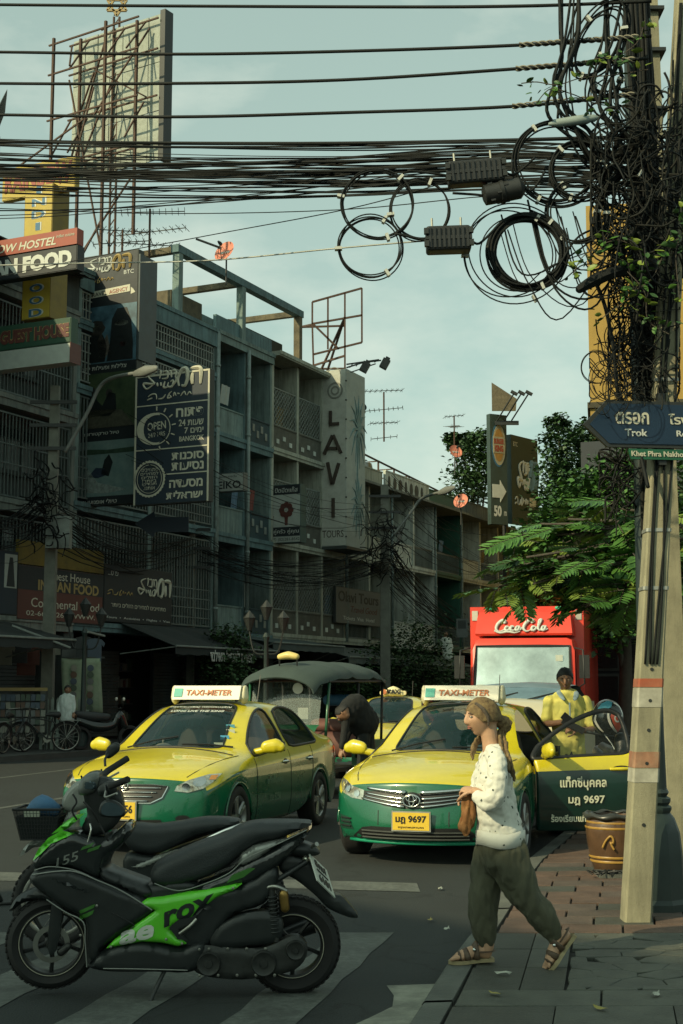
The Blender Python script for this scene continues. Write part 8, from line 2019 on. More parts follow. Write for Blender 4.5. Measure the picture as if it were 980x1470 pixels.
# brown cloth bag hanging from the hands
BG = thing('cloth_bag','rust-brown patterned cloth bag hanging from the woman\'s hands','bag',WT); BG.location = (WT.x,WT.y,SH)
m_bag = M('rust_cloth',(.20,.075,.022),.8,scale=22,col2=(.30,.15,.05),dirt=.4,dirtcol=(.05,.02,.012)); b = MB()
limb(b,[w3(668,1130,-.06),w3(667,1146,-.06),w3(667,1162,-.05),w3(663,1178,-.05),w3(664,1190,-.05)],[.028,.034,.044,.042,.020],12,flat=.55,up=(1,0,0)); limb(b,[w3(669,1150,-.02),w3(671,1168,.0),w3(667,1184,.02)],[.028,.04,.018],10,flat=.5)
wm = fuse(b,'bag_cloth',m_bag,.006,2,link_=False); wrinkle(wm,.016,24,4,.4); link('bag_cloth',wm,BG)
# --- generic clothed person from joints given as photograph positions at one distance
def person(label,z,base,ppm,J,shirt,trous,skinm,hairm,face,hh=.225,collar=None,shirtr=1.0,sleeve=.6,cup=True,hem=None,vox=.012,shoes=True,skirt=None):
 o = at(base[0],base[1],z); o.z = (SH if z < 30 else .13) if base[1] > 1000 else at(base[0],base[1],z).z; T = thing('person',label,'person',o)
 w = lambda p: V(((p[0]-base[0])/ppm,(p[2] if len(p) > 2 else 0),(base[1]-p[1])/ppm))
 hc = w(J['head']); b = MB(); f,s,u,H = head_mesh(b,hc,face,hh); k = hh/.225
 nk,ch,hip = w(J['neck']),w(J['chest']),w(J['hip'])
 limb(b,[hc-u*H*.5-f*.015,nk],[.052*k,.055*k],12); limb(b,[nk,ch+V((0,.03,0)),hip],[.06*k,.08*k,.08*k],12,flat=1.3)
 up_ = None
 for sd in ('l','r'):
  a = [w(p) for p in J['arm_'+sd]]; limb(b,a,[.05*k,.04*k,.028*k],10); d = (a[2]-a[1]).normalized(); hand(b,a[2],J.get('hd_'+sd,tuple(d)),J.get('hn_'+sd,(0,0,-1)),J.get('curl',.7),.175*k,1 if sd == 'l' else -1)
  g_ = [w(p) for p in J['leg_'+sd]]; limb(b,g_,[.08*k,.055*k,.04*k],10); limb(b,[g_[2],g_[2]+V((0,-.07,-.045))],[.035,.03],8)
 me = fuse(b,'body',skinm,vox*.55,2,link_=False); link('body',me,T); face_parts(T,hc,f,s,u,H,skinm,hairm)
 b = MB(); hm = hem if hem is not None else 1.0
 limb(b,[nk-V((0,0,.05)),ch,(ch+hip)/2,hip-V((0,0,.05*hm))],[.12*k*shirtr,.145*k*shirtr,.15*k*shirtr,.155*k*shirtr],16,flat=[1.35,1.35,1.2,1.2],up=(0,1,0) if abs(face[1]) > .5 else (1,0,0))
 for sd in ('l','r'):
  a = [w(p) for p in J['arm_'+sd]]
  if sleeve < 1: limb(b,[a[0],a[0].lerp(a[1],sleeve),a[0].lerp(a[1],min(1,sleeve+.3))],[.060*k,.062*k,.060*k],12)
  else: limb(b,[a[0],a[1],a[1].lerp(a[2],.85)],[.07*k,.055*k,.042*k],12)
 me = fuse(b,'shirt',shirt,vox,4,link_=False); wrinkle(me,.014,9,2,.6); link('shirt',me,T)
 b = MB(); limb(b,[hip+V((0,0,.05)),hip-V((0,0,.08))],[.135*k,.14*k],14,flat=1.2,up=(0,1,0))
 for sd in ('l','r'): g_ = [w(p) for p in J['leg_'+sd]]; limb(b,g_,[.10*k,.08*k,.065*k],12)
 me = fuse(b,'trousers',trous,vox,3,link_=False); wrinkle(me,.01,9,5,.6); link('trousers',me,T)
 for sd in ('l','r'):
  g_ = [w(p) for p in J['leg_'+sd]]; q = MB(); e = g_[2]-V((0,0,.06)); dr = V(J.get('toe',(0,-1,0))); limb(q,[e-dr*.05,e+dr*.06,e+dr*.16],[.045,.048,.036],10,flat=.75); q.build('shoe',m_trim,T,smooth=True)
# hair cap
 b = MB(); rows = []
 for i in range(13):
  la = R(90-92*i/12); row = []
  for j in range(28):
   lo = 2*PI*j/28; K = H*1.07; fr = max(0,math.cos(lo)); x = K*.92*math.cos(la)*math.cos(lo)*(1.12 if math.cos(lo) < 0 else 1); y = K*.75*math.cos(la)*math.sin(lo); zz = K*math.sin(la); lim = K*(.60*fr**.5-.22*(1-fr)+.05*noise.noise(V((lo*3,0,0))))
   if zz < lim: sc_ = math.sqrt(max(0,1-(lim/K)**2)); x = K*.92*sc_*math.cos(lo)*(1.12 if math.cos(lo) < 0 else 1); y = K*.75*sc_*math.sin(lo); zz = lim-.001*i
   kk = .985+.09*noise.noise(V((x*40,y*40,zz*40))); row.append(hc+f*x*kk+s*y*kk+u*zz*kk)
  rows.append(row)
 b.quadgrid(rows,closeu=True); link('hair',modmesh(b.mesh('hair',hairm,True),[('SOLIDIFY',dict(thickness=.01))]),T)
 if collar:
  q = MB();
  for sg in (1,-1): c0 = nk+V((0,0,.03)); q.quadgrid([[c0+V((sg*.06,.03,.035)),c0+V((sg*.085,-.07,.025)),c0+V((sg*.018,-.195,-.10))],[c0+V((sg*.11,.02,.01)),c0+V((sg*.145,-.10,-.0)),c0+V((sg*.075,-.21,-.11))]])
  link('collar',modmesh(q.mesh('collar',collar,True),[('SOLIDIFY',dict(thickness=.012)),('SUBSURF',dict(levels=1))]),T)
  q = MB(); q.tube([nk+V((.0,-.19,-.09)),nk+V((.0,-.20,-.24))],.010,5); q.build('placket',collar,T)
 return T,w
m_ysh = M('lemon_shirt',(.55,.50,.13),.85,var=.08,scale=5,bump=.15,bscale=200); m_bcol = M('blue_grey_collar',(.22,.30,.34),.8)
ZM = 15.7; pm = 2000/ZM*1.0
man,wm_ = person('driver in pale yellow shirt with blue-grey collar looking down behind the open taxi door',ZM,(820,1190),pm,
 dict(head=(814.5,981,-.03),neck=(817,1003,0),chest=(818,1030,0),hip=(818,1090,0),arm_l=((843,1012,0),(851,1050,-.06),(826,1051,-.26)),arm_r=((793,1012,0),(786,1042,-.04),(806,1041,-.26)),
 leg_l=((829,1095,0),(830,1140,0),(831,1182,0)),leg_r=((807,1095,0),(806,1140,0),(804,1182,0)),hd_l=(-.9,-.3,.05),hd_r=(.9,-.3,-.1),hn_l=(0,.4,-.6),hn_r=(0,.4,-.6)),
 m_ysh,M('dark_trousers',(.03,.032,.03),.85),m_skinb,m_hair,(-.12,-.95,-.22),.245,m_bcol,.93,.55)
PH = thing('phone_pouch','black phone and pouch held at the driver\'s waist','phone',man.location)
q = MB(); q.obox(Matrix.Translation(wm_((818,1046,-.34))) @ Matrix.Rotation(R(28),4,'Y'),.26,.035,.07); q.obox(Matrix.Translation(wm_((810,1036,-.33))) @ Matrix.Rotation(R(40),4,'Y'),.12,.03,.08); q.build('pouch',m_trim,PH)
ZL = 34; pm = 2000/ZL
person('man in pale buttoned shirt standing in the shade beside the bicycle at far left',ZL,(93,1082),pm,
 dict(head=(95,997,0),neck=(94,1005,0),chest=(94,1015,0),hip=(95,1034,0),arm_l=((102,1008,0),(105,1019,-.05),(105,1029,-.1)),arm_r=((87,1008,0),(83,1020,0),(84,1031,-.05)),leg_l=((98,1036,0),(99,1056,0),(99,1078,0)),leg_r=((91,1036,0),(90,1056,0),(90,1078,0))),
 M('pale_shirt',(.42,.47,.45),.85),M('black_trousers',(.012,.014,.014),.85),m_skinb,m_hair,(.3,-.95,0),.225,None,1.0,1.0,vox=.014)
ZB_ = 20.2; pm = 2000/ZB_
person('person in black bending over beside the tuk-tuk, back to the camera',ZB_,(507,1148),pm,
 dict(head=(492,1030,-.25),neck=(497,1026,-.12),chest=(508,1026,0),hip=(524,1046,.15),arm_l=((497,1036,-.2),(494,1060,-.25),(490,1080,-.3)),arm_r=((505,1030,.1),(500,1058,.1),(494,1078,.05)),leg_l=((523,1050,.1),(520,1095,.05),(517,1140,.1)),leg_r=((528,1050,.2),(530,1095,.2),(526,1140,.25))),
 M('black_cloth',(.010,.011,.011),.9),M('black_trousers',(.012,.014,.014),.85),m_skinb,m_hair,(-.6,.2,-.7),.225,None,1.25,1.0,vox=.014,hem=0)
ZT = 60; pm = 2000/ZT
TT,_ = person('small distant figure in white top and pale shorts standing high among the bushes',ZT,(642,997),pm,
 dict(head=(640,911,0),neck=(640,918,0),chest=(641,925,0),hip=(643,942,0),arm_l=((647,919,0),(649,932,0),(648,942,0)),arm_r=((635,919,0),(634,930,0),(636,940,0)),leg_l=((645,948,0),(645,970,0),(644,992,0)),leg_r=((640,948,0),(639,970,0),(639,992,0)),curl=.5),
 M('white_top',(.5,.52,.46),.85),M('pale_shorts',(.2,.2,.14),.85),m_skinb,m_hair,(.4,-.9,0),.26,None,1.1,.6,vox=.03)
# ================================================================ greenery
def leafmat(name,c1,c2,tr=.0,rough=.5):
 m = M(name,c1,rough,scale=1.3,col2=c2,spec=.4); return m
m_lf1 = leafmat('leaf_fresh',(.035,.10,.018),(.075,.17,.03)); m_lf2 = leafmat('leaf_deep',(.018,.055,.018),(.045,.10,.028)); m_lf3 = leafmat('leaf_far',(.022,.05,.022),(.05,.09,.035),rough=.7)
m_bark = M('bark',(.06,.05,.038),.9,scale=8,bump=.6,dirt=.4); m_lfy = leafmat('leaf_yellowish',(.11,.17,.025),(.17,.22,.04))
def frond_mesh(L_=.5,n=9,m=m_lf1,seed=0):
 r = random.Random(seed); q = MB(); crv = lambda t: V((L_*t,0,-.16*L_*t*t))
 q.tube([crv(t/6) for t in range(7)],[.006*(1-.1*t) for t in range(7)],4)
 for k in range(n):
  t = .15+.82*k/n
  for s in (1,-1):
   p = crv(t); ll = L_*(.34*math.sin(PI*(.18+.72*t))+.05); d = V((.55,s*.85,-.12+r.uniform(-.15,.1))).normalized(); a = d.cross(V((0,0,1))).normalized(); w_ = ll*.17
   c = [(0,0,0),(.3,1,.02),(.65,.85,.0),(1,0,-.05),(.65,-.85,0),(.3,-1,.02)]
   pts = [p+d*ll*x+a*w_*y+V((0,0,ll*z+.02*ll*abs(y))) for x,y,z in c]; mid = p+d*ll*.5-V((0,0,.01))
   b = len(q.v); q.v += [tuple(x) for x in pts]+[tuple(mid)]
   for i in range(6): q.f.append((b+i,b+(i+1) % 6,b+6)); q.m.append(1)
 me = bpy.data.meshes.new('frond'); me.from_pydata(q.v,[],q.f); me.materials.append(m_bark); me.materials.append(m); me.polygons.foreach_set('material_index',q.m); return me
def rotm(d,roll,sc):
 d = V(d).normalized(); s = d.cross(V((0,0,1))); s = s.normalized() if s.length > .1 else V((1,0,0)); u = s.cross(d); m = Matrix((d,-s,u)).transposed().to_4x4(); return m @ Matrix.Rotation(roll,4,'X') @ Matrix.Scale(sc,4)
# near tree with feathery leaves: trunk stands right of the frame on the pavement, branches reach left over the lorry
TR = thing('feather_leaved_tree','bright feathery-leaved tree whose branches hang over the lorry from the right','tree',(4.5,15.2,SH))
o0 = V((4.5,15.2,SH)); L3 = lambda px,py,z: at(px,py,z)-o0
tips = [(716,842,15.0),(735,850,15.4),(728,815,15.6),(765,838,14.7),(770,830,15.2),(800,800,15.4),(745,770,16.2),(840,872,14.6),(835,870,14.8),(860,820,15.2),(850,760,15.8),(880,880,14.7),(905,800,15.2),(815,745,16.4),(775,752,16.4),(890,730,15.6),(935,780,15),(945,850,14.8),(755,800,15.5),(810,846,15)]
q = MB(); limb(q,[V((0,0,-.1)),V((.05,0,1.2)),V((-.1,0,2.4))],[.16,.13,.11],10); q.build('trunk',m_bark,TR,smooth=True)
fms = [frond_mesh(.52,10,m_lf1,1),frond_mesh(.45,9,m_lf2,2),frond_mesh(.48,9,m_lf1,3),frond_mesh(.42,8,m_lfy,4)]
r = random.Random(3); cnt = 0
for (px,py,z) in tips:
 e = L3(px,py,z); st = V((-.1,0,2.4)); mid = st.lerp(e,.5)+V((0,0,.35)); c = cat([st,mid,e],8)
 q = MB(); q.tube(c,[.035*(1-.8*i/len(c))+.004 for i in range(len(c))],5); q.build('branch',m_bark,TR,smooth=True)
 for k in range(15):
  t = r.uniform(.45,1) if k else 1; i = min(len(c)-2,int(t*(len(c)-1))); p = c[i]+V((r.uniform(-.14,.14),r.uniform(-.2,.2),r.uniform(-.12,.12))); a = r.uniform(0,2*PI)
  d = V((-.55+.8*math.cos(a),.6*math.sin(a)-.25,r.uniform(-.45,.2))); fo = bpy.data.objects.new('frond',fms[r.choice((0,0,1,1,2,2,3) if True else ())]); COL.objects.link(fo); fo.parent = TR
  fo.matrix_local = Matrix.Translation(p) @ rotm(d,r.uniform(-.5,.5),r.uniform(.75,1.15)); cnt += 1
def crown(mb,c,rx,ry,rz,n,size,r,seg=1.0,hollow=.35):
 """leaf clumps: clusters of small folded leaves scattered through the crown"""
 nc = max(6,n//26); cl = []
 for _ in range(nc):
  a,b_,t = r.uniform(0,2*PI),math.acos(r.uniform(-1,1)),r.uniform(hollow,1)**.6; cl.append(V((c[0]+rx*t*math.sin(b_)*math.cos(a),c[1]+ry*t*math.sin(b_)*math.sin(a),c[2]+rz*t*math.cos(b_))))
 for i in range(n):
  k = cl[r.randrange(nc)]; s = size*r.uniform(.6,1.3); sp = min(rx,rz)*.28; p = k+V((r.gauss(0,sp),r.gauss(0,sp),r.gauss(0,sp*.7)))
  d = V((r.uniform(-1,1),r.uniform(-1,1),r.uniform(-.7,.4))).normalized(); a = d.cross(V((r.uniform(-.4,.4),r.uniform(-.4,.4),1))).normalized()*s*.42; up_ = V((0,0,s*.08))
  mb.face([p,p+d*s*.5+a+up_,p+d*s,p+d*s*.5-a+up_],r.randrange(2) if r.random() < .8 else 0)
def tree(label,x,y,h,crowns,leaf,n,size,name='broadleaf_tree',trunk=.25,seed=1,zb=.0,lim=True):
 r = random.Random(seed); T = thing(name,label,'tree',(x,y,zb)); q = MB(); top = max(c[2] for c in crowns); limb(q,[V((0,0,-.1)),V((.1,0,top*.4)),V((0,0,top*.8))],[trunk,trunk*.7,trunk*.35],8); q.build('trunk',m_bark,T,smooth=True)
 for c in crowns:
  q = MB(); s = V((0,0,min(top*.45,c[2]*.6))); q.tube(cat([s,(s+V(c[:3]))/2+V((0,0,.3)),V(c[:3])],5),[trunk*.35*(1-.07*i) for i in range(11)],5); q.build('limb',m_bark,T,smooth=True)
  q = MB(); crown(q,c[:3],c[3],c[3],c[4],int(n*c[5] if len(c) > 5 else n),size,r); me = bpy.data.meshes.new('crown'); me.from_pydata(q.v,[],q.f)
  for m in leaf: me.materials.append(m)
  me.polygons.foreach_set('material_index',q.m); o = link('crown',me,T,kind='stuff')
 return T
def cl(x,y,z0,L_):
 out = []
 for px,py,dz,rx,rz,k in L_: p = at(px,py,z0+dz); out.append((p.x-x,p.y-y,p.z,rx,rz,k))
 return out
tx,ty = 8.3,50
tree('tall dark rain tree filling the sky gap right of the billboards',tx,ty,11,cl(tx,ty,50,[(806,690,0,.7,.8,.5),(800,760,0,.8,.9,.6),(790,820,0,.9,.8,.6),(812,640,0,.9,.7,.5),(830,690,-1,1.3,1.1,.8),(808,735,0,1.0,1.0,.6),(838,625,1,.8,.6,.4),(800,608,1,.5,.35,.2),(850,760,-2,1.6,1.3,.9),(800,800,-1,1.3,1.2,.7),(865,680,0,1.0,1.1,.6),(835,830,-2,2.0,1.4,1),(885,790,-2,1.6,1.4,.8)]),[m_lf3,m_lf2],2600,.17,'rain_tree',.35,4)
tx,ty = 7.4,78
tree('dark tree top showing left of the burger billboard behind the roof cage',tx,ty,13,cl(tx,ty,78,[(690,640,0,1.2,.9,.8),(665,635,1,.9,.5,.5),(700,670,0,1.7,1.1,1),(670,700,0,1.3,1.3,.8),(650,630,1,.6,.35,.3)]),[m_lf3,m_lf2],1800,.24,'rain_tree',.3,5)
tx,ty = 6.6,33
tree('leafy tree low behind the lorry, right of the agency billboard',tx,ty,7,cl(tx,ty,33,[(795,775,0,.8,.7,.7),(778,805,0,.7,.6,.6),(828,735,0,.8,.7,.7),(868,715,0,.9,.8,.8),(895,690,0,.8,.8,.7),(820,800,0,1.0,.8,.9),(830,830,0,1.4,.9,1),(880,870,-1,1.3,.9,1),(800,850,1,.9,.7,.7),(900,820,0,1.3,1.1,1),(850,775,0,1.2,.9,1),(930,760,0,1.3,1.2,1),(765,850,2,.7,.5,.4)]),[m_lf2,m_lf1],2600,.15,'broadleaf_tree',.2,6)
tx,ty = 6.8,21
tree('bushy green tree behind the leaning pole at the right edge',tx,ty,5,cl(tx,ty,21,[(960,760,0,.9,.7,1),(975,820,0,.8,.7,1),(935,850,1,.7,.6,.8),(968,700,0,.8,.7,1)]),[m_lf2,m_lf1],1500,.10,'broadleaf_tree',.14,8,SH)
# bushes under the low row
for i,(px,py,z,rx,rz,lb) in enumerate(((600,930,56,1.4,1.1,'dark bush under the middle distant pole'),(560,955,54,1.2,1.0,'dark bush left of the distant figure, beneath the faded tour board'),(625,975,57,1.2,1.1,'dark low bush directly below the small distant figure'),(655,990,58,.9,.8,'small dark bush just left of the lorry'),(325,930,43,.8,.7,'dark potted bush under the blue balconies'),(318,965,42,.9,.8,'low dark bush behind the left taxi roof'),(510,975,52,1.1,.9,'dark bush above the farther yellow taxi'))):
 p = at(px,py,z); T = thing('bush',lb,'bush',(p.x,p.y,.1)); r2 = random.Random(i); q = MB(); crown(q,(0,0,p.z-.1),rx,rx,rz,1500,.14,r2,hollow=.1); crown(q,(0,0,(p.z-.1)*.45),rx,rx,rz,900,.14,r2,hollow=.1); me = bpy.data.meshes.new('foliage'); me.from_pydata(q.v,[],q.f); me.materials.append(m_lf3); me.materials.append(m_lf2); me.polygons.foreach_set('material_index',q.m); link('foliage',me,T,kind='stuff')
 q = MB()
 for k in range(4): q.tube([(0,0,0),(r2.uniform(-.3,.3),0,(p.z-.1)*.5),(r2.uniform(-.6,.6),0,p.z)],.02,4)
 q.build('stem',m_bark,T)
# climbing vine on cables and pole
VN = thing('climbing_vine','leafy green vine climbing over the cables and pole at upper right','vine',at(930,300,9.1)); vo_ = VN.location.copy()
def leaf_mesh(L_,m):
 q = MB(); q.quadgrid([[(L_*x,y*L_*.30*w_,.06*L_*abs(y)-.10*L_*x*x) for y in (-1,-.5,0,.5,1)] for x,w_ in ((0,.05),(.15,.6),(.4,1),(.7,.8),(.9,.35),(1,.02))]); me = bpy.data.meshes.new('leaf'); me.from_pydata(q.v,[],q.f); me.materials.append(m); me.polygons.foreach_set('use_smooth',[True]*len(me.polygons)); return me
lms = [leaf_mesh(.065,m_lf1),leaf_mesh(.055,m_lf2),leaf_mesh(.07,m_lfy),leaf_mesh(.05,m_lf2)]
r = random.Random(12)
stems = [([(748,120,9.1),(770,118,9.1),(800,122,9.1),(835,112,9.15),(880,108,9.2),(930,100,9.2)],22),([(770,148,9.1),(790,128,9.1),(820,135,9.1),(860,150,9.2),(920,155,9.25)],22),([(822,395,9.1),(835,370,9.1),(855,360,9.1),(890,372,9.15),(925,395,9.2)],34),([(865,350,9.1),(890,345,9.1),(915,360,9.1),(940,380,9.2)],30),([(858,462,9.1),(875,448,9.1),(900,430,9.1),(915,410,9.2)],16),([(975,285,9.1),(985,320,9.1),(970,360,9.1),(975,430,9.1)],36),([(905,420,9.1),(935,400,9.1),(955,360,9.1),(975,340,9.1)],30),([(890,80,9.15),(915,60,9.15),(925,30,9.2)],14),([(840,88,9.15),(880,82,9.15),(910,90,9.2)],18),([(900,390,9.05),(925,420,9.05),(930,460,9.1),(960,480,9.1)],26)]
for P_,n in stems:
 c = [p-vo_ for p in cat([at(*p) for p in P_],8)]; q = MB(); q.tube(c,.004,4); q.build('stem',m_bark,VN)
 for k in range(int(n*1.15)):
  p = c[r.randrange(len(c))]+V((r.gauss(0,.03),r.gauss(0,.03),r.gauss(0,.035))); a = r.uniform(0,2*PI); d = V((math.cos(a),-.5+.5*math.sin(a*2),r.uniform(-.8,.5))); lo_ = bpy.data.objects.new('leaf',lms[r.randrange(4)]); COL.objects.link(lo_); lo_.parent = VN; lo_.matrix_local = Matrix.Translation(p) @ rotm(d,r.uniform(-1.2,1.2),r.uniform(.7,1.25))
# ================================================================ street things
# glazed planter jar
jp = gnd(882,1251,SH); jp.y = max(jp.y,11.5); J = thing('planter_jar','brown glazed jar with mustard dragon pattern and a folded rim behind the pole','jar',jp)
k_ = jp.y/2000; m_jar = M('brown_glaze',(.085,.045,.022),.35,var=.3,scale=7,coat=.4,dirt=.3); m_mus = M('mustard_glaze',(.30,.17,.035),.4,var=.2,scale=14)
prof = [(25,0),(29,3),(33,18),(37,38),(39,55),(38.5,66),(36,73),(38,76),(37,79),(33,79),(32,70),(20,68),(.1,68)]
q = MB(); q.lathe([(a*k_,b_*k_) for a,b_ in prof],32); q.build('jar_body',m_jar,J,smooth=50)
for z0,rr in ((69,37.6),(62,39.4),(22,34.6),(16,33)): q = MB(); q.lathe([(rr*k_,(z0-1.6)*k_),((rr+.8)*k_,z0*k_),(rr*k_,(z0+1.6)*k_)],32,cap=False); q.build('glaze_band',m_mus,J,smooth=True)
for ph,dz in ((-1.95,0),(-1.1,-2)):
 q = MB(); pts = [V(((39.6)*k_*math.cos(ph+x*.012),39.6*k_*math.sin(ph+x*.012),(42+dz+y)*k_)) for x,y in ((-18,-6),(-10,2),(0,8),(8,10),(14,6),(12,0),(6,2),(10,-3),(16,-8))]; q.tube(cat(pts,4),1.7*k_,5); q.build('dragon_scroll',m_mus,J,smooth=True)
q = MB(); r = random.Random(2); rows = [[V(((rr+1.6*math.sin(a*5+ph))*k_*math.cos(a),(rr+1.6*math.sin(a*5+ph))*k_*math.sin(a),(z+1.5*math.sin(a*7+ph*2))*k_)) for a in [2*PI*i/60 for i in range(60)]] for rr,z,ph in ((40,74,0),(42,78,.4),(36,82,.8),(30,80,1.2))]
q.quadgrid(rows,closeu=True); link('folded_sheet',modmesh(q.mesh('folded_sheet',M('dark_plastic_sheet',(.03,.032,.03),.35),True),[('SOLIDIFY',dict(thickness=.006))]),J)
q = MB(); q.box(-.25,.3,-.22,.1,-.005,.03); o = q.build('stone_pad',m_conc,label='flat pale slab in front of the glazed jar',cat='slab'); o.location = (jp.x+.05,jp.y-.2,SH)
tg = MB()
for i in range(10): p0 = V((r.uniform(-.05,.05),0,.02)); tg.tube(cat([p0,p0+V((r.uniform(-.1,.1),r.uniform(-.08,.02),.04)),p0+V((r.uniform(-.15,.15),r.uniform(-.12,0),.01))],4),.006,4)
o = tg.build('rope_scrap',m_trim,label='scrap of black rope lying in front of the jar',cat='rope',kind=None); o.location = (jp.x-.16,jp.y-.35,SH)
# motorbike mirror, helmet resting on the motorbike behind the door
zh = 14.75; k_ = zh/2000; hp = at(872,1030,zh); HM = thing('helmet','black helmet with red and white swirls and blue visor hung above the open door','helmet',hp)
def helm(mb,sc_): mb.ell((0,0,0),(21*k_*sc_,22*k_*sc_,25*k_*sc_),30)
q = MB(); rows = []
for i in range(25):
 la = R(90-150*i/24); rows.append([V((22*k_*math.cos(la)*math.cos(a),23*k_*math.cos(la)*math.sin(a)*(1.12),26*k_*math.sin(la))) for a in [2*PI*j/36 for j in range(36)]])
q.quadgrid(rows,closeu=True); me = modmesh(q.mesh('shell',m_gb),[('SOLIDIFY',dict(thickness=.02))]); shade(me,60); sh = link('shell',me,HM); hb = bvh_of(me)
def on_h(name,P_,mat_,r_=None,off=.004):
 vs,tris,_ = fill([(a*k_,b_*k_) for a,b_ in P_],.012); out = []
 for p in vs: h = hb.ray_cast(V((p.x,-2,p.y)),V((0,1,0))); out.append((h[0] if h[0] else V((p.x,-.08,p.y)))+V((0,-off,0)))
 me = bpy.data.meshes.new(name); me.from_pydata([tuple(p) for p in out],[],[tuple(t) for t in tris]); me.materials.append(mat_); fixn(me); shade(me,60); link(name,me,sh)
def band(P_,w_):
 c = cat([(a,b_,0) for a,b_ in P_],5); L_,R_ = [],[]
 for i,p in enumerate(c): t = (c[min(i+1,len(c)-1)]-c[max(i-1,0)]).normalized(); n = V((-t.y,t.x,0))*w_/2*math.sin(PI*(i+.7)/(len(c)+.4))**.4; L_.append((p+n)[:2]); R_.append((p-n)[:2])
 return L_+R_[::-1]
m_hr = M('helmet_red',(.45,.06,.025),.3,coat=.5); m_hw = M('helmet_white',(.55,.53,.46),.3,coat=.5)
on_h('red_swirl',[(2,12),(10,8),(17,-2),(18,-12),(12,-20),(8,-18),(3,-8),(-1,2)],m_hr,off=.003); on_h('white_swirl',band([(-3,12),(-4,2),(-1,-8),(5,-16),(11,-21)],3.4),m_hw,off=.005); on_h('white_swirl',band([(9,6),(5,0),(8,-5),(14,-3),(17,4)],2.4),m_hw,off=.006); on_h('white_swirl',band([(-19,4),(-20,-4),(-15,-14),(-9,-20)],2.2),m_hw,off=.005); on_h('white_swirl',band([(6,21),(14,16),(18,6)],1.6),m_hw,off=.005)
on_h('visor',[(-17,12),(-11,20),(-2,24),(4,22),(1,15),(-8,11)],M('visor_blue',(.03,.12,.17),.12),off=.012)
q = MB(); q.tube([(-8*k_,-.02,-20*k_),(3*k_,-.05,-36*k_),(7*k_,-.06,-44*k_)],.006,4); q.build('chin_strap',m_ltx,HM)
MBk = thing('parked_motorbike','dark motorbike half hidden behind the open taxi door, helmet on its bars','motorbike',(hp.x+.05,15.0,SH))
for x,z0 in ((-.0,.30),):
 q = MB(); q.lathe([(.22,-.05),(.29,-.05),(.31,0),(.29,.05),(.22,.05)],30,Matrix.Translation((.1,-.35,.31)) @ Matrix.Rotation(PI/2,4,'Y'),cap=False); q.build('wheel',m_rub,MBk,smooth=40)
 q = MB(); q.lathe([(.22,-.05),(.29,-.05),(.31,0),(.29,.05),(.22,.05)],30,Matrix.Translation((.1,.9,.31)) @ Matrix.Rotation(PI/2,4,'Y'),cap=False); q.build('wheel',m_rub,MBk,smooth=40)
q = MB(); limb(q,[(.1,-.2,.75),(.1,.1,.62),(.1,.6,.75),(.1,1.1,.82)],[.10,.13,.12,.08],10); q.build('bodywork',m_mb,MBk,smooth=True)
q = MB(); limb(q,[(.1,-.3,.4),(.1,-.25,.85),(.1,-.2,1.0)],[.05,.09,.08],10); q.tube(cat([(-.25,-.1,1.08),(.1,-.18,1.02),(.45,-.1,1.08)],5),.014,6); q.build('front_fork',m_mb,MBk,smooth=True)
q = MB(); limb(q,[(.1,.3,.80),(.1,.9,.84)],[.11,.10],10,flat=.6); q.build('seat',m_seat,MBk,smooth=True)
# bicycles on the far pavement
def bicycle(label,px,py,z,rot,sc_=1.0,rack=True):
 p = at(px,py,z); T = thing('bicycle',label,'bicycle',(p.x,p.y,.13),rot);
 for x in (-.52,.52):
  W_ = MB(); c = V((x,0,.34)); W_.tube([c+V((.325*math.cos(a),0,.325*math.sin(a))) for a in [2*PI*i/36 for i in range(36)]],.018,6,closed=True); w_ = W_.build('wheel',m_rub,T,smooth=True)
  q = MB(); q.tube([c+V((.30*math.cos(a),0,.30*math.sin(a))) for a in [2*PI*i/36 for i in range(36)]],.009,5,closed=True); q.build('rim',m_steel2,w_)
  q = MB()
  for k in range(16): a = 2*PI*k/16; q.tube([c,c+V((.30*math.cos(a),0,.30*math.sin(a)))],.0025,3)
  q.build('spokes',m_steel2,w_,kind='stuff')
  q = MB(); q.tube([c+V((.36*math.cos(a),0,.36*math.sin(a))) for a in [PI*.1+PI*.8*i/12 for i in range(13)]],.02,5,flat=1.4); q.build('mudguard',m_trim,T)
 q = MB()
 for a,b_ in (((-.52,0,.34),(-.08,0,.30)),((-.08,0,.30),(-.2,0,.80)),((-.52,0,.34),(-.18,0,.74)),((-.18,0,.72),(.36,0,.80)),((-.08,0,.30),(.38,0,.70)),((.52,0,.34),(.36,0,.82)),((.36,0,.82),(.33,0,.98))): q.tube([a,b_],.016,6)
 q.build('frame',m_irond,T)
 q = MB(); limb(q,[(-.32,0,.86),(-.2,0,.87),(-.05,0,.86)],[.08,.06,.025],8,flat=.5); q.build('saddle',m_trim,T,smooth=True)
 q = MB(); q.tube(cat([(.18,-.28,1.0),(.34,-.12,1.02),(.34,.12,1.02),(.18,.28,1.0)],5),.012,6); q.build('handlebar',m_steel2,T,smooth=True)
 if rack: q = MB(); q.box(-.85,-.4,-.07,.07,.72,.735); q.tube([(-.8,.06,.72),(-.52,.05,.34)],.008,4); q.tube([(-.45,.06,.72),(-.52,.05,.34)],.008,4); q.build('rack',m_frml,T)
 q = MB(); q.lathe([(.09,-.006),(.09,.006)],20,Matrix.Translation((-.08,-.04,.3)) @ Matrix.Rotation(PI/2,4,'X')); q.tube([(-.08,-.05,.3),(.02,-.06,.16)],.01,4); q.build('crank',m_steel2,T)
 return T
bicycle('bicycle with shiny rear wheel turned to the camera beside the man in pale shirt',62,1084,33.3,R(197)); bicycle('darker bicycle parked at the left edge beside the postcard rack',20,1088,32.6,R(75))
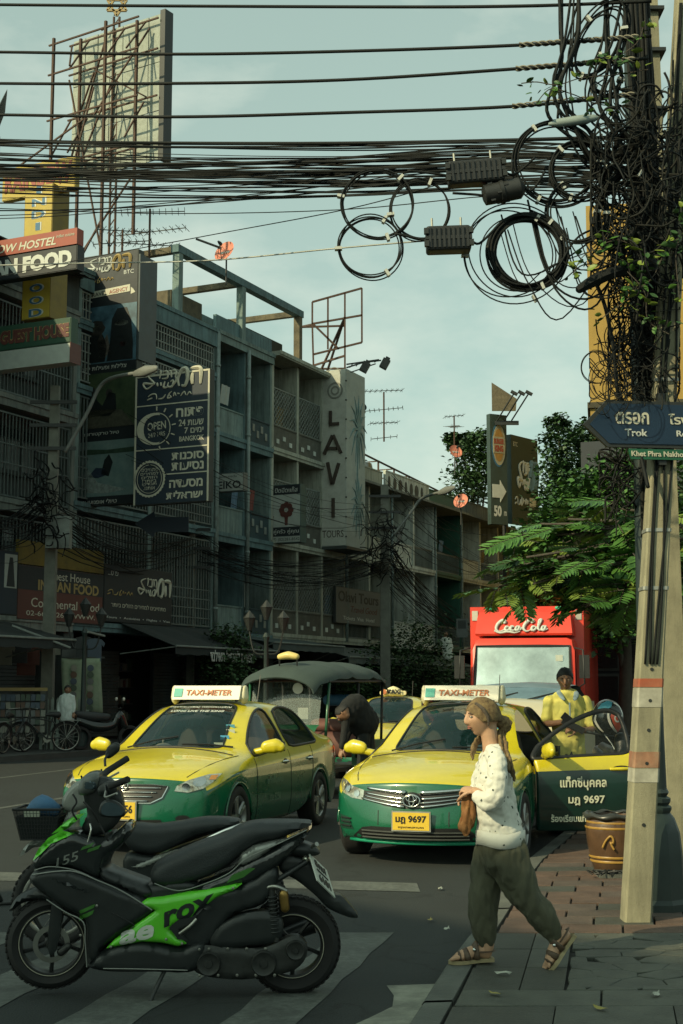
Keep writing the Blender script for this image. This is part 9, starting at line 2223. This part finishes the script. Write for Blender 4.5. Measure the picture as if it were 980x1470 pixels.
PM = thing('parked_motorbike','dark parked motorbike with round white mirror behind the left taxi mirror','motorbike',tuple(at(150,1080,34.5)),R(25)); PM.location.z = .13
for x in (-.62,.62): q = MB(); q.lathe([(.21,-.05),(.27,-.05),(.29,0),(.27,.05),(.21,.05)],28,Matrix.Translation((x,0,.29)) @ Matrix.Rotation(PI/2,4,'X'),cap=False); q.build('wheel',m_rub,PM,smooth=40)
q = MB(); limb(q,[(.5,0,.55),(.35,0,.85),(.2,0,.6),(-.2,0,.55),(-.7,0,.72)],[.08,.11,.10,.14,.08],10); q.build('bodywork',m_gb,PM,smooth=True)
q = MB(); limb(q,[(.05,0,.78),(-.3,0,.80),(-.7,0,.86)],[.09,.12,.08],10,flat=.6); q.build('seat',m_seat,PM,smooth=True)
q = MB(); q.tube(cat([(.28,-.35,1.02),(.4,0,.98),(.28,.35,1.02)],4),.015,5); q.build('handlebar',m_trim,PM)
for s in (-.32,.3): q = MB(); q.tube([(.34,s,1.0),(.36,s*1.05,1.18)],.006,4); mo = q.build('mirror_stalk',m_trim,PM); q = MB(); q.ell((.36,s*1.05,1.22),(.03,.075,.05),10); q.build('mirror',m_hw,PM,smooth=True)
q = MB(); q.box(-.86,-.85,-.1,.1,.5,.66); q.build('number_plate',m_pw2,PM)
# postcard racks, banner, fence, hanging goods
RK = thing('postcard_rack','rack of overlapping magazines and postcards on the pavement at far left','rack',tuple(at(26,1075,34.2)),R(10)); RK.location.z = .13
q = MB()
for x in (-.65,.65): q.box(x-.02,x+.02,-.02,.02,0,1.45)
for z in (.4,.8,1.2): q.box(-.65,.65,-.02,.04,z-.02,z)
q.build('stand',m_irond,RK); r = random.Random(9)
cards = [M('card_%s' % n,c,.5) for n,c in (('cream',(.20,.20,.16)),('rust',(.09,.05,.03)),('blue',(.045,.065,.09)),('green',(.045,.07,.045)),('grey',(.10,.11,.105)))]
for row in range(5):
 for k in range(11):
  x = -.62+.118*k+r.uniform(-.01,.01); z = .42+.19*row; q = MB(); q.obox(Matrix.Translation((x,-.05-.012*(k % 2),z+.08)) @ Matrix.Rotation(r.uniform(-.12,.12),4,'Y') @ Matrix.Rotation(-.25,4,'X'),.105,.006,.16); q.build('card',cards[r.randrange(5)],RK)
q = MB(); q.box(-.66,.66,-.03,.03,1.42,1.5); q.build('top_rail',m_sgld,RK)
bp = at(117,1030,36); BN = thing('hanging_banner','tall pale green hanging banner printed with food pictures behind the lamp post','banner',(bp.x,bp.y,0),R(8)); z1,z0 = at(117,945,36).z,at(117,1024,36).z
q = MB(); q.quadgrid([[(x+.04*math.sin(z*2),.03*math.sin(x*6+z),z) for x in [-.5+.1*i for i in range(11)]] for z in [z0+(z1-z0)*i/10 for i in range(11)]]); link('cloth',modmesh(q.mesh('cloth',M('banner_green',(.20,.27,.17),.8,scale=4,col2=(.28,.33,.24),dirt=.4),True),[('SOLIDIFY',dict(thickness=.01))]),BN)
for k in range(8):
 for sx in (-.22,.2): q = MB(); zz = z1-.25-.17*k; q.lathe([(.085,0),(.085,.02),(.001,.022)],12,Matrix.Translation((sx,-.05,zz)) @ Matrix.Rotation(PI/2,4,'X')); q.build('printed_plate',cards[(k+(sx > 0)*2) % 5],BN)
q = MB(); q.bar((-.55,0,z1+.02),(.55,0,z1+.02),.04); q.build('top_bar',m_frm,BN)
FC = thing('picket_fence','short pale picket fence behind the bicycles','fence',tuple(at(75,1080,34.6)),R(5)); FC.location.z = .13
for k in range(9): q = MB(); x = -.32+.13*k; q.prism([(x,0),(x+.07,0),(x+.07,1.2),(x+.035,1.27),(x,1.2)],0,.02,lambda a,b,c: (a,c,b)); q.build('picket',M('picket_pale',(.20,.24,.21),.7),FC)
for z in (.3,.9): q = MB(); q.box(-.36,.85,.021,.05,z,z+.06); q.build('rail',M('picket_pale',(.20,.24,.21),.7),FC)
r = random.Random(31); HG = [(8+9.5*k,925) for k in range(5)]+[(78,915),(100,920),(120,915),(136,918),(38,935)]
for k,(px,py) in enumerate(HG):
 p = at(px,py,36.2+r.uniform(-.3,.3)); T = thing('hanging_shirt','garment hanging under the awning at far left among others in a row','garment',p,0,'garments hanging under the far left awnings'); w_ = r.uniform(.16,.24); h = r.uniform(.45,.65)
 q = MB(); q.prism([(-w_*1.5,-.1),(-w_,0),(-.05,.03),(.05,.03),(w_,0),(w_*1.5,-.1),(w_*1.3,-.2),(w_,-.12),(w_*1.0,-h),(-w_,-h),(-w_,-.12),(-w_*1.3,-.2)],0,.03,lambda a,b,c: (a,c,b)); q.build('cloth',[cards[0],cards[4],M('garment_dark',(.04,.045,.045),.8),cards[2],M('garment_red',(.10,.04,.03),.8)][k % 5],T); q = MB(); q.tube([(0,.01,.02),(0,.01,.3)],.006,4); q.build('hanger',m_irond,T)
for lb,a,b_,z in (('long pale bamboo pole slanting under the awning at far left',(17,898),(101,930),33.5),('short pale bamboo pole at the awning right of the ornate lamp',(126,907),(150,913),34)):
 P0,P1 = at(*a,z),at(*b_,z+.5); q = MB(); q.tube([V((0,0,0)),P1-P0],.03,6); o = q.build('bamboo_pole',m_frml,label=lb,cat='pole'); o.location = P0
# small leaning boards by the lorry, and a dark entrance sign
bd = at(640,850+0,62); T = thing('leaning_board','pale propped menu board just left of the lorry by the bushes','board',mat=frame(at(655,915,56),(1,-.1,0),(0,0,1))); q = MB(); q.box(0,.45,0,.75,-.04,0); q.build('board_panel',m_sgry,T)
q = MB(); q.box(.06,.38,.35,.68,0,.008); q.build('printed_panel',m_steel,T)
# washing and boxes on the balconies
r = random.Random(77); cm_ = [m_swht,M('cloth_faded_blue',(.10,.16,.22),.9),M('cloth_dull_red',(.16,.05,.04),.9),M('cloth_ochre',(.22,.17,.08),.9),M('cloth_grey',(.14,.15,.15),.9)]
for k in range(16):
 s_ = (11.2,12.0,13.2,15.2,15.9,17.4,19.2,19.9,23.5,26.3,27.4,31.2,35.5,37,6.0,12.8)[k]; fl_ = (2,1,1,2,0,1,0,1,0,1,0,1,0,1,1,0)[k]; w_,h = r.uniform(.3,.6),r.uniform(.5,.9); z = LV[fl_]+1.75
 q = MB(); q.quadgrid([[(w_*i/6,.02*math.sin(i*1.7)+.015*j,-h*j/5+.015*math.sin(i*2+j)) for i in range(7)] for j in range(6)]); me = modmesh(q.mesh('hanging_cloth',cm_[k % 5]),[('SOLIDIFY',dict(thickness=.008))])
 o = link('hanging_cloth',me,label='piece of washing hanging on an upper balcony of the shophouses',cat='washing',group='washing on the balconies'); o.matrix_world = LM @ Matrix.Translation((s_,.1,z))
